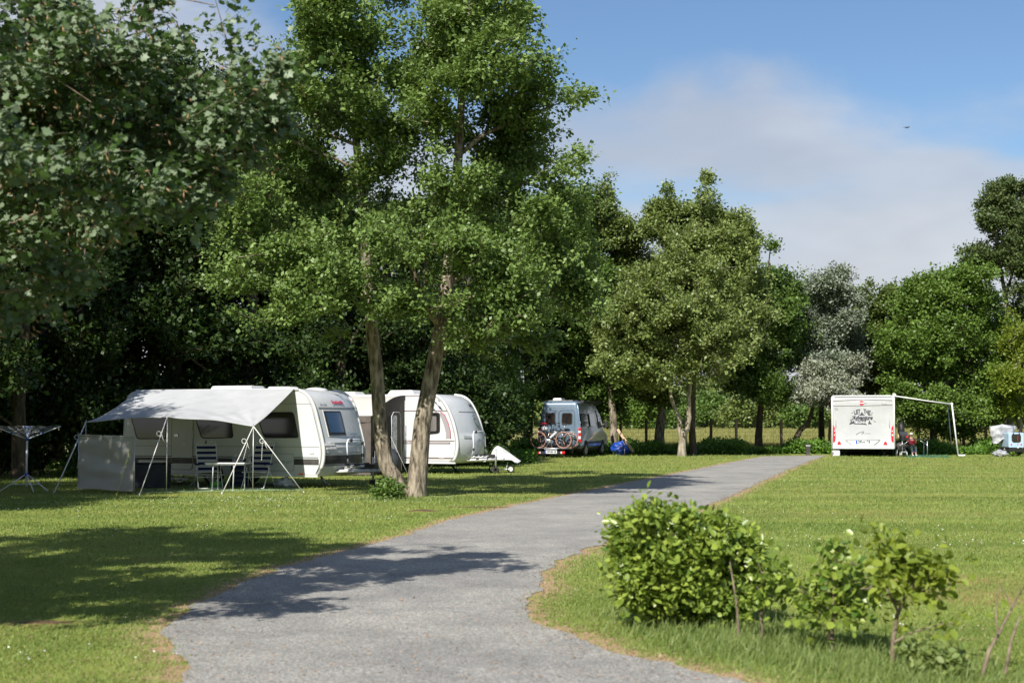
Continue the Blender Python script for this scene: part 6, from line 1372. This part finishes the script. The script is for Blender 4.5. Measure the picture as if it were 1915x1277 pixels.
# maker's round emblem
ec = mr(567, 270); 
MB().disc((mzs(ec[1]) - .014, *ec), (1, 0, 0), .105, .02, 28).build('emblem', M['lamp_red'], mh)
MB().box((mzs(ec[1]) - .026, *ec), (.006, .21, .045)).build('emblem_bar', M['plate'], mh)
def mtext(body, a, b_, size, width, mat='ink', **kw): y, z = mr(a, b_); return text(body, size, M[mat], mh, basis((mzs(z) - .018, y, z), (0, -1, 0), (0, 0, 1)), width=width, **kw)
mtext('Bürstner', 632, 273, .08, .13, 'ink_mid'); mtext('Travel Van', 930, 285, .08, .24, 'ink_mid', shear=.2)
mtext('MAN', 152, 358, .07, .19, 'ink_mid'); mtext('CAMP', 155, 385, .06, .17, 'ink_mid')
# slogan
for i, (ch_, a, b_, rt_) in enumerate([('L', 458, 434, 12), ('E', 492, 424, 8), ('T', 528, 417, 4), ('T', 612, 412, -4), ('H', 648, 422, -8), ('E', 688, 434, -12)]):
    y, z = mr(a, b_); m_ = basis((mzs(z) - .018, y, z), (0, -1, 0), (0, 0, 1)) @ Matrix.Rotation(R(rt_), 4, 'Z'); text(ch_, .27, M['ink'], mh, m_, width=.11, bold=.006)
mtext('Adventure', 572, 522, .27, .98, 'ink', shear=.45, bold=.009)
def mink(name, pts, off=.018, mat='ink', par=None): return mplate(name, pts, off, mat, None, par, .006)
mink('mountain_print', [(512, 482), (535, 470), (552, 452), (568, 420), (585, 448), (605, 470), (625, 480), (570, 478)][::-1] [::-1])
bn = mink('banner_print', [(445, 640), (460, 566), (642, 560), (612, 600), (650, 645), (600, 632), (450, 628)]); 
y, z = mr(538, 600); text('BEGINS', .155, M['plate'], bn, basis((mzs(z) - .0195, y, z), (0, -1, 0), (0, 0, 1)), width=.44, bold=.002)
mink('forest_print', [(362, 628), (385, 600), (400, 575), (415, 596), (428, 560), (446, 600), (448, 618), (400, 622), (375, 636)])
mink('tree_print', [(672, 632), (668, 612), (684, 600), (676, 598), (688, 560), (702, 592), (698, 598), (722, 612), (722, 634), (700, 622)])
mb = MB()
for pl_ in ([(400, 446), (424, 438)], [(722, 444), (748, 436)], [(668, 478), (700, 474), (740, 468)], [(378, 572), (400, 566)], [(752, 566), (762, 574)], [(768, 588), (790, 584)], [(400, 545), (392, 552), (384, 548)], [(410, 505), (425, 492), (440, 500)]):
    mb.tube([(mzs(1.9) - .016, *mr(*p)) for p in pl_], .010, 4)
mb.build('dash_print', M['ink'], mh)
mb = MB().tube([(mzs(1.0) - .014, *mr(*p)) for p in [(468, 808), (520, 772), (600, 748), (565, 800)]], .010, 4); mb.build('swoosh_lettering', M['ink_mid'], mh); mtext('Averso', 640, 785, .07, .36, 'ink_mid', shear=.3)
for a in (268, 628, 880): mplate('roof_clip', [(a - 14, 162), (a + 14, 162), (a + 14, 154), (a - 14, 154)], .03, 'black', None, t=.02)
for s in (-1, 1): MB().box((.35, s * (WM / 2 + .0), mr(0, 265 if s > 0 else 235)[1]), (.06, .03, .10)).build('side_marker', M['lamp_red'], mh)
# right side panel details and things below
MB().prism([(1.2, -WM / 2 - .004, 1.4), (2.3, -WM / 2 - .004, 1.4), (2.3, -WM / 2 - .004, 2.1), (1.2, -WM / 2 - .004, 2.1)], (0, -.02, 0)).build('side_window', M['glass'], mh)
MB().box((3.5, -WM / 2 + .01, 1.25), (.75, .06, 1.9)).build('entrance_door', M['grp'], mh, bevel=.02)
for s, x in ((-1, 925), (1, 280)):
    y = mr(x, 0)[0]; MB().tube([(.3, y + .18, .42), (.3, y, .12), (.3, y - .18, .42)], .03, 4).tube([(.3, y, .2), (.3, y, .03)], .03, 6).box((.3, y, .02), (.15, .2, .04)).box((.3, y, .43), (.08, .42, .05)).build('steady_jack', M['black'], mh)
for s_ in (1.9, 5.6):
    for y in (-WM / 2 + .22, WM / 2 - .22): wheel(mh, (s_, y, .36), .36, .24)
MB().box((LM / 2, 0, .46), (LM - 1, WM - .3, .12)).build('underbody', M['under'], mh); MB().box((1.2, .2, .30), (1.0, 1.6, .12)).build('waste_tank', M['under'], mh)
# awning of the motorhome
K = MHD / FPX
def MP(px, py, d=0.0): return P(px, py, MHD + d)
mw = thing('roll_out_awning', 'motorhome awning rolled out to the right on slim white posts', 'awning', tuple(Vector((MP(1790, 853).x, MHD, 0))))
O_ = Vector(mw.location)
cs_ = mo + (Vector((math.cos(rzm), math.sin(rzm), 0))) * .1; fm = Vector((math.cos(rzm), math.sin(rzm), 0)); rm = Vector((fm.y, -fm.x, 0))
a0 = mo + rm * (WM / 2 + .02) + fm * .1; a0.z = HM + .02; b0 = MP(1780, 755)
LA = 4.2; outv = (b0 - a0)
q = [a0 - O_, b0 - O_, b0 + fm * LA - O_, a0 + fm * LA - O_]
mb = MB(); mb.grid(lambda a, b_: q[0].lerp(q[1], a).lerp(q[3].lerp(q[2], a), b_) + Vector((0, 0, -.07 * math.sin(math.pi * a))), 14, 10); mb.grid(lambda a, b_: q[0].lerp(q[1], a).lerp(q[3].lerp(q[2], a), b_) + Vector((0, 0, -.07 * math.sin(math.pi * a) - .006)), 14, 10, flip=True); mb.build('canopy', M['grey_cloth'], mw)
MB().tube([q[0] + Vector((-.05, 0, .0)), q[3]], .085, 8).build('cassette', M['trim'], mw); MB().tube([q[1], q[2]], .06, 8).build('front_bar', M['trim'], mw)
MB().tube([q[0] - Vector((0, 0, .06)), q[0].lerp(q[1], .5) - Vector((0, 0, .05)), q[1] - Vector((0, 0, .02))], .035, 6).build('spring_arm', M['trim'], mw)
f1 = MP(1792, 854); f1.z = 0; MB().tube([q[1], f1 - O_], .038, 6).build('post', M['wtube'], mw); f2 = f1 + fm * LA + Vector((-.1, 0, 0)); MB().tube([q[2], f2 - O_], .03, 6).build('post', M['zinc'], mw)
MB().box(f1 - O_ + Vector((.16, 0, .05)), (.34, .2, .09)).build('foot_weight', M['trim'], mw, bevel=.03)
for p_, tgt in ((q[1], (1838, 846)), (q[1] + Vector((.1, 0, -.1)), (1856, 849))):
    e = G(*tgt); e.y = min(e.y, 73); MB().tube([p_, e - O_], .012, 4).build('storm_strap', M['black'], mw)
tm = MB().prism([Vector((c.x, c.y, .006)) for c in (G(1695, 855.3), G(1776, 855.0), G(1772, 850.5), G(1698, 850.5))], (0, 0, .01)).build('ground_mat', M['teal_mat']); tag(tm, 'teal ground mat laid out under the motorhome awning', 'ground mat')
lb = thing('levelling_ramp', 'white levelling block beside the left rear wheel of the motorhome', 'ramp', tuple(MP(1563, 854) * 1)); lb.location.z = 0; MB().box((0, 0, .15), (.36, .3, .28)).build('block', M['trim'], lb, bevel=.05); MB().disc((-.17, -.1, .16), (1, .3, 0), .08, .04, 12).build('end_cap', M['seam'], lb)
ck = thing('rear_wheel_chock', 'dark wheel chock behind the left rear wheel of the motorhome', 'chock', (mo + fm * 1.45 - rm * (WM / 2 - .22)).to_tuple()); MB().box((0, 0, .08), (.25, .18, .16), taper=.4).build('wedge', M['black'], ck)
# table, person, kitchen box, grill, stool, coat
tS = MHD
t2 = thing('camping_table', 'dark camping table on slim aluminium legs beside the motorhome', 'table', tuple(Vector((MP(1710, 853).x, tS - .1, 0))))
ztb = EYE - (821 - 787) * K
MB().box((0, .3, ztb), (1.42, .75, .03)).build('table_top', M['black'], t2)
for s in (-1, 1):
    for y in (-.0, .6): MB().tube([(s * .60, y, 0), (s * .60, y, ztb)], .022, 6).build('leg', M['alu'], t2)
    MB().tube([(s * .58, 0, ztb - .26), (s * .2, 0, ztb - .03)], .015, 5).build('brace', M['alu'], t2)
def on_table(nm, lab, cat, px, wpx, hpx, parts): 
    o = thing(nm, lab, cat, (MP(px, 820).x, tS + .2, ztb + .015)); parts(o, wpx * K, hpx * K); return o
on_table('camping_stove', 'dark open camping stove with red knob on the table beside the motorhome', 'stove', 1694, 15, 14, lambda o, w_, h: (MB().box((0, 0, .09), (w_, .4, .18)).build('stove_body', M['black'], o, bevel=.02), MB().box((0, .2, h * .6), (w_, .03, h * .75)).build('lid', M['grey_cloth'], o), MB().disc((.06, -.21, .10), (0, 1, 0), .05, .03, 12).build('knob', M['lamp_red'], o)))
on_table('bottle', 'tan bottle at the left end of the table beside the motorhome', 'bottle', 1682, 3, 9, lambda o, w_, h: (MB().tube([(0, 0, 0), (0, 0, h * .6), (0, 0, h)], [.04, .04, .015], 8).build('bottle_body', M['post'], o),))
sc = thing('shoulder_bag', 'black bag hanging on the side of the motorhome above the stove', 'bag', (mo + rm * (WM / 2 + .28) + fm * 1.2 + Vector((0, 0, .95))).to_tuple()); MB().ball((0, 0, .35), (.17, .2, .36), 0, 12, 10, .3, 7).build('bag_body', M['black'], sc); MB().tube([(-.15, 0, .7), (0, 0, 1.0), (.1, 0, .7)], .012, 4).build('strap', M['black'], sc)
gr = thing('camping_grill', 'dark kettle grill with a silver dotted lid beside the motorhome', 'grill', tuple(Vector((MP(1686, 853).x, tS + .1, 0)))); MB().ball((0, 0, .52), (.28, .25, .16), 0, 16, 8).build('lid', M['stripe'], gr); MB().box((0, 0, .38), (.4, .34, .16)).build('bowl', M['black'], gr, bevel=.04)
for s in (-1, 1): MB().tube([(s * .2, .1, .32), (s * .24, .14, 0)], .015, 5).tube([(s * .2, -.1, .32), (s * .24, -.14, 0)], .015, 5).build('leg', M['zinc'], gr)
so_ = thing('step_stool', 'small grey step stool standing in front of the grill', 'stool', tuple(Vector((MP(1682.5, 855).x, tS - .7, 0)))); MB().box((0, 0, .23), (.30, .24, .04)).build('seat', M['zinc'], so_, bevel=.01)
for s in (-1, 1):
    for y in (-.1, .1): MB().tube([(s * .12, y, .22), (s * .17, y, 0)], .025, 4).build('leg', M['zinc'], so_)
# person on a chair behind the table
px0 = MP(1715, 853).x; pc = thing('folding_chair', 'dark folding chair under the person at the motorhome table', 'chair', (px0, tS + 1.05, 0)); pc.scale = (.8, .8, .8); MB().box((0, 0, .46), (.5, .48, .04)).build('seat', M['black'], pc); MB().box((0, .26, .78), (.5, .04, .5)).build('backrest', M['black'], pc)
for s in (-1, 1): MB().tube([(s * .24, -.2, 0), (s * .24, .24, .6)], .014, 5).tube([(s * .24, .24, 0), (s * .24, -.2, .5)], .014, 5).build('leg', M['black'], pc)
def skinned(name, joints, edges, mat, parent, sub=2):
    me = bpy.data.meshes.new(name); me.from_pydata([j[:3] for j in joints], edges, []); o = bpy.data.objects.new(name, me); C.objects.link(o); o.parent = parent
    sk = o.modifiers.new('skin', 'SKIN'); sb_ = o.modifiers.new('sub', 'SUBSURF'); sb_.levels = sub; sb_.render_levels = sub
    for i, j in enumerate(joints): o.data.skin_vertices[0].data[i].radius = (j[3], j[4] if len(j) > 4 else j[3])
    o.data.skin_vertices[0].data[0].use_root = True
    me.materials.append(mat); sk.use_smooth_shade = True; return o
pr_ = thing('person', 'person sitting at the table by the motorhome, dark red top, pale cap and white trousers', 'person', (px0, tS + .95, 0)); pr_.scale = (.8, .8, .8)
J = [(0, 0, .56, .15, .12), (0, .04, .80, .14, .10), (0, .02, 1.0, .16, .10), (0, 0, 1.09, .055), (0, -.02, 1.17, .05),   # pelvis, waist, chest, neck, head base
     (-.10, -.03, .55, .085), (-.13, -.46, .57, .062), (-.09, -.52, .12, .042), (-.09, -.62, .05, .035), (-.09, -.74, .04, .028),
     (.10, -.03, .55, .085), (.13, -.46, .57, .062), (.12, -.52, .12, .042), (.12, -.62, .05, .035), (.12, -.74, .04, .028),
     (-.19, .02, 1.01, .055), (-.26, -.02, .78, .042), (-.14, -.24, .70, .034), (-.10, -.32, .70, .026), (-.07, -.38, .70, .014),
     (.19, .02, 1.01, .055), (.26, -.02, .78, .042), (.14, -.24, .70, .034), (.10, -.32, .70, .026), (.07, -.38, .70, .014), (0, -.02, 1.25, .085, .095), (0, -.02, 1.33, .07, .08)]
E = [(0, 1), (1, 2), (2, 3), (3, 4), (0, 5), (5, 6), (6, 7), (7, 8), (8, 9), (0, 10), (10, 11), (11, 12), (12, 13), (13, 14), (2, 15), (15, 16), (16, 17), (17, 18), (18, 19), (2, 20), (20, 21), (21, 22), (22, 23), (23, 24), (4, 25), (25, 26)]
skinned('body', J, E, M['skin'], pr_)
JT = [(0, .0, .60, .165, .135), (0, .04, .80, .155, .12), (0, .02, 1.0, .17, .115), (0, 0, 1.07, .075), (-.19, .02, 1.01, .068), (-.26, -.02, .78, .055), (-.16, -.2, .71, .045), (.19, .02, 1.01, .068), (.26, -.02, .78, .055), (.16, -.2, .71, .045)]
M['darkred'] = fabric('dark_red_cloth', (.14, .012, .02), (.20, .02, .035), .03); M['whitecl'] = fabric('white_trousers', (.6, .58, .56), (.7, .68, .66), .03); M['pink'] = principled('pink_print', (.6, .08, .3), .7)
skinned('jumper', JT, [(0, 1), (1, 2), (2, 3), (2, 4), (4, 5), (5, 6), (2, 7), (7, 8), (8, 9)], M['darkred'], pr_)
JL = [(0, .0, .56, .165, .13), (-.10, -.03, .55, .10), (-.13, -.46, .57, .080), (-.09, -.52, .16, .062), (.10, -.03, .55, .10), (.13, -.46, .57, .080), (.12, -.52, .16, .062)]
skinned('trousers', JL, [(0, 1), (1, 2), (2, 3), (0, 4), (4, 5), (5, 6)], M['whitecl'], pr_)
MB().box((-.02, -.60, .30), (.05, .02, .16)).build('trouser_print', M['pink'], pr_)
for x in (-.09, .12): MB().ball((x, -.62, .045), (.055, .15, .05), 0, 12, 8).build('shoe', M['trim'], pr_); 
MB().ball((0, -.01, 1.34), (.105, .12, .075), 0, 14, 8).ball((0, -.12, 1.31), (.08, .08, .012), 0, 12, 6).build('cap', M['whitecl'], pr_)
MB().ball((0, .03, 1.27), (.10, .09, .12), 0, 12, 8).build('hair', M['post_old'], pr_)
for x in (-.032, .032): MB().ball((x, -.108, 1.265), (.011, .008, .008), 0, 8, 6).build('eye', M['black'], pr_)
MB().ball((0, -.12, 1.235), (.014, .02, .022), 0, 8, 6).build('nose', M['skin'], pr_); MB().ball((0, -.108, 1.195), (.026, .008, .007), 0, 8, 6).build('mouth', M['darkred'], pr_)
# bicycle trailer and covered bicycle at the right edge
tr0 = thing('bicycle_trailer', 'pale blue bicycle trailer with a dark rounded rear window at the right edge', 'trailer', tuple(Vector((MP(1901, 853).x, MHD, 0))))
M['lightblue'] = varied('pale_blue_paint', (.33, .46, .60), (.40, .53, .67), 3, .4)
def tq(a, b_): return ((a - 1148) / 13.44 * K, (1120 - b_) / 13.44 * K)   # zoom pixels -> x, z
q = [tq(*p) for p in ((955, 900), (1345, 900), (1345, 525), (958, 525))]; mb = MB().prism([(x, 0, z) for x, z in rpoly(q, .06)], (0, 1.3, 0)); mb.build('body', M['lightblue'], tr0, bevel=.02)
q = [tq(*p) for p in ((1035, 770), (1265, 770), (1270, 560), (1030, 560))]; tw = MB().prism([(x, -.015, z) for x, z in rpoly(q, .12)], (0, .02, 0)).build('rear_window', M['glass'], tr0)
for a in (1022, 1268): x, z = tq(a, 818); MB().disc((x, -.01, z), (0, 1, 0), .035, .03, 12).build('tail_lamp', M['lamp_red'], tr0)
for a in (1075, 1225): x, z = tq(a, 548); MB().box((x, -.02, z), (.05, .04, .06)).build('window_hinge', M['black'], tr0)
x, z = tq(1182, 890); MB().box((x, -.02, z), (.05, .04, .08)).build('latch', M['plate'], tr0); x, z = tq(1150, 960); MB().box((x, .6, z + .0), (.74, 1.2, .16)).build('chassis', M['under'], tr0)
for a in (975, 1325): x, _ = tq(a, 0); wheel(tr0, (x, .6, .25), .25, .08, (1, 0, 0))
x, z = tq(1182, 600); x2, z2 = tq(1182, 880); MB().tube([(x, -.03, z), (x2, -.03, z2)], .008, 4).build('pull_cord', M['lamp_red'], tr0)
cbk = thing('covered_bicycle', 'bicycle hidden under a crumpled silver-grey cover left of the blue trailer', 'bicycle', tuple(Vector((MP(1889, 853).x, MHD + .9, 0))))
def cvp(a, b_):
    q_ = a * 2 * math.pi; x = .62 * math.cos(q_) * (1 - .12 * b_); y = .28 * math.sin(q_); z = 1.52 - .70 * b_ ** 1.0 - (.18 if math.cos(q_) > 0 else -.05) * b_ * 0
    z -= .35 * b_ * max(0, -math.cos(q_)) * .6; x += .15 * noise.noise(Vector((math.cos(q_) * 2, math.sin(q_) * 2, b_ * 3))); y += .12 * noise.noise(Vector((math.cos(q_) * 3, b_ * 4, 5))); return Vector((x * (b_ > 0), y * (b_ > 0), z + .07 * noise.noise(Vector((a * 9, b_ * 5, 1)))))
MB().grid(cvp, 40, 10).build('cover', M['silver_cloth'], cbk)
for x in (-.38, .55): MB().ring((x, 0, .35), (.95, .3, 0) if x < 0 else (0, 1, 0), .33, .025, 26, 6).build('wheel', M['rubber'], cbk)
MB().tube([(-.35, 0, .35), (-.2, 0, .8), (.1, 0, .4), (.5, 0, .35)], .02).tube([(-.3, 0, .6), (-.25, 0, 1.3)], .02).build('frame', M['black'], cbk)
bgx = thing('duffel_bag', 'crumpled silver-grey bag lying on the grass left of the blue trailer', 'bag', tuple(Vector((MP(1867, 855).x, MHD - .3, 0)))); MB().ball((0, 0, .15), (.36, .25, .16), 0, 22, 12, .55, 12).build('bag_body', M['silver_cloth'], bgx); MB().ball((-.25, -.05, .09), (.12, .12, .09), 0, 12, 8, .5, 4).build('bag_end', M['silver_cloth'], bgx)

# ======================================================================= fence, bollard, tarpaulin bundle, bird
fn = thing('field_fence', 'wire mesh field fence on bare wooden posts closing off the meadow', 'fence', (5, 76.2, 0))
fx = []
def zp(py): return EYE - (py - 787) * 76.2 / FPX
for px, old, lean in ((1120, 1, 0), (1160, 1, 0), (1208, 1, 0), (1281, 0, 0), (1329, 1, 0), (1376, 0, 0), (1460, 0, 0), (1547, 0, .12), (1632, 0, 0), (1716, 0, 0), (1800, 1, 0), (1842, 0, 0), (1853, 0, .05), (1940, 0, 0)):
    x = (px - CX) / FPX * 76.2 - 5
    MB().tube([(x, 0, -.1), (x + lean * .5, 0, .6), (x + lean, 0, 1.5), (x + lean * .6, 0, 1.80)], [.085, .08, .078, .07], 10).build('fence_post', M['post_old' if old else 'post'], fn, label='dark weathered post' if old else ('crooked pale post' if lean else None)); fx.append(x)
mb = MB(); x0, x1 = fx[0], fx[-1]
for z, r_ in ((1.66, .008), (1.50, .007), (1.30, .005), (1.10, .005), (.90, .005), (.70, .005), (.5, .005), (.3, .005)):
    mb.tube([(x0 + (x1 - x0) * k / 24, -.09, z + .015 * math.sin(k * 1.9)) for k in range(25)], r_ * 1.1, 3)
x = x0
while x < x1: mb.tube([(x, -.09, .2), (x, -.09, 1.5)], .0035, 3); x += .30
mb.build('wire_mesh', M['wire'], fn)
bo = thing('bollard_light', 'short dark grey bollard lamp beside the far end of the path', 'bollard', tuple(P(1511, 851, 71) * 1)); bo.location.z = 0
MB().box((0, 0, .26), (.20, .20, .52)).build('post', M['stripe'], bo, bevel=.01); MB().box((0, 0, .55), (.22, .22, .035)).build('cap', M['black'], bo); MB().box((0, 0, .48), (.205, .205, .05)).build('lens', M['foil'], bo)
bt_ = thing('tarpaulin_bundle', 'bundle wrapped in blue tarpaulin lying at the fence right of the van', 'bundle', (P(1161, 840, 72).x, 71.6, 0), R(8))
MB().ball((0, 0, .32), (.48, .32, .36), 0, 26, 14, .45, 8).build('tarpaulin', M['blue_tarp'], bt_); MB().tube([(.1 + .0, -.33 * math.cos(q), .32 + .34 * math.sin(q)) for q in [i * math.pi / 8 for i in range(17)]], .012, 4).build('cord', M['rope'], bt_)
lp_ = thing('leaning_post', 'bare wooden post leaning over the blue tarpaulin bundle', 'post', (P(1184, 845, 71.3).x, 71.2, .35)); a_ = P(1156, 803, 71.3); MB().tube([(0, 0, -.2), (a_.x - lp_.location.x, .4, a_.z - .35)], .075, 9).build('post_body', M['post'], lp_)
bd = thing('bird', 'small dark bird gliding high in the open sky at the right', 'bird', tuple(P(1696, 239, 95)))
MB().ball((0, 0, 0), (.13, .06, .045), 0, 10, 8).ball((.14, 0, .01), (.045, .035, .035), 0, 8, 6).tube([(.17, 0, .01), (.21, 0, .005)], [.012, .002], 5).prism([(-.10, -.03, 0), (-.24, -.06, 0), (-.24, .06, 0), (-.10, .03, 0)], (0, 0, .01)).build('body', M['ink'], bd)
for s in (-1, 1): MB().prism([(.06, s * .03, .01), (.05, s * .22, .05), (-.04, s * .42, .03), (-.06, s * .2, .04), (-.06, s * .03, .01)], (0, 0, .012)).build('wing', M['ink'], bd)
bd.rotation_euler = (R(8), R(-10), R(20))
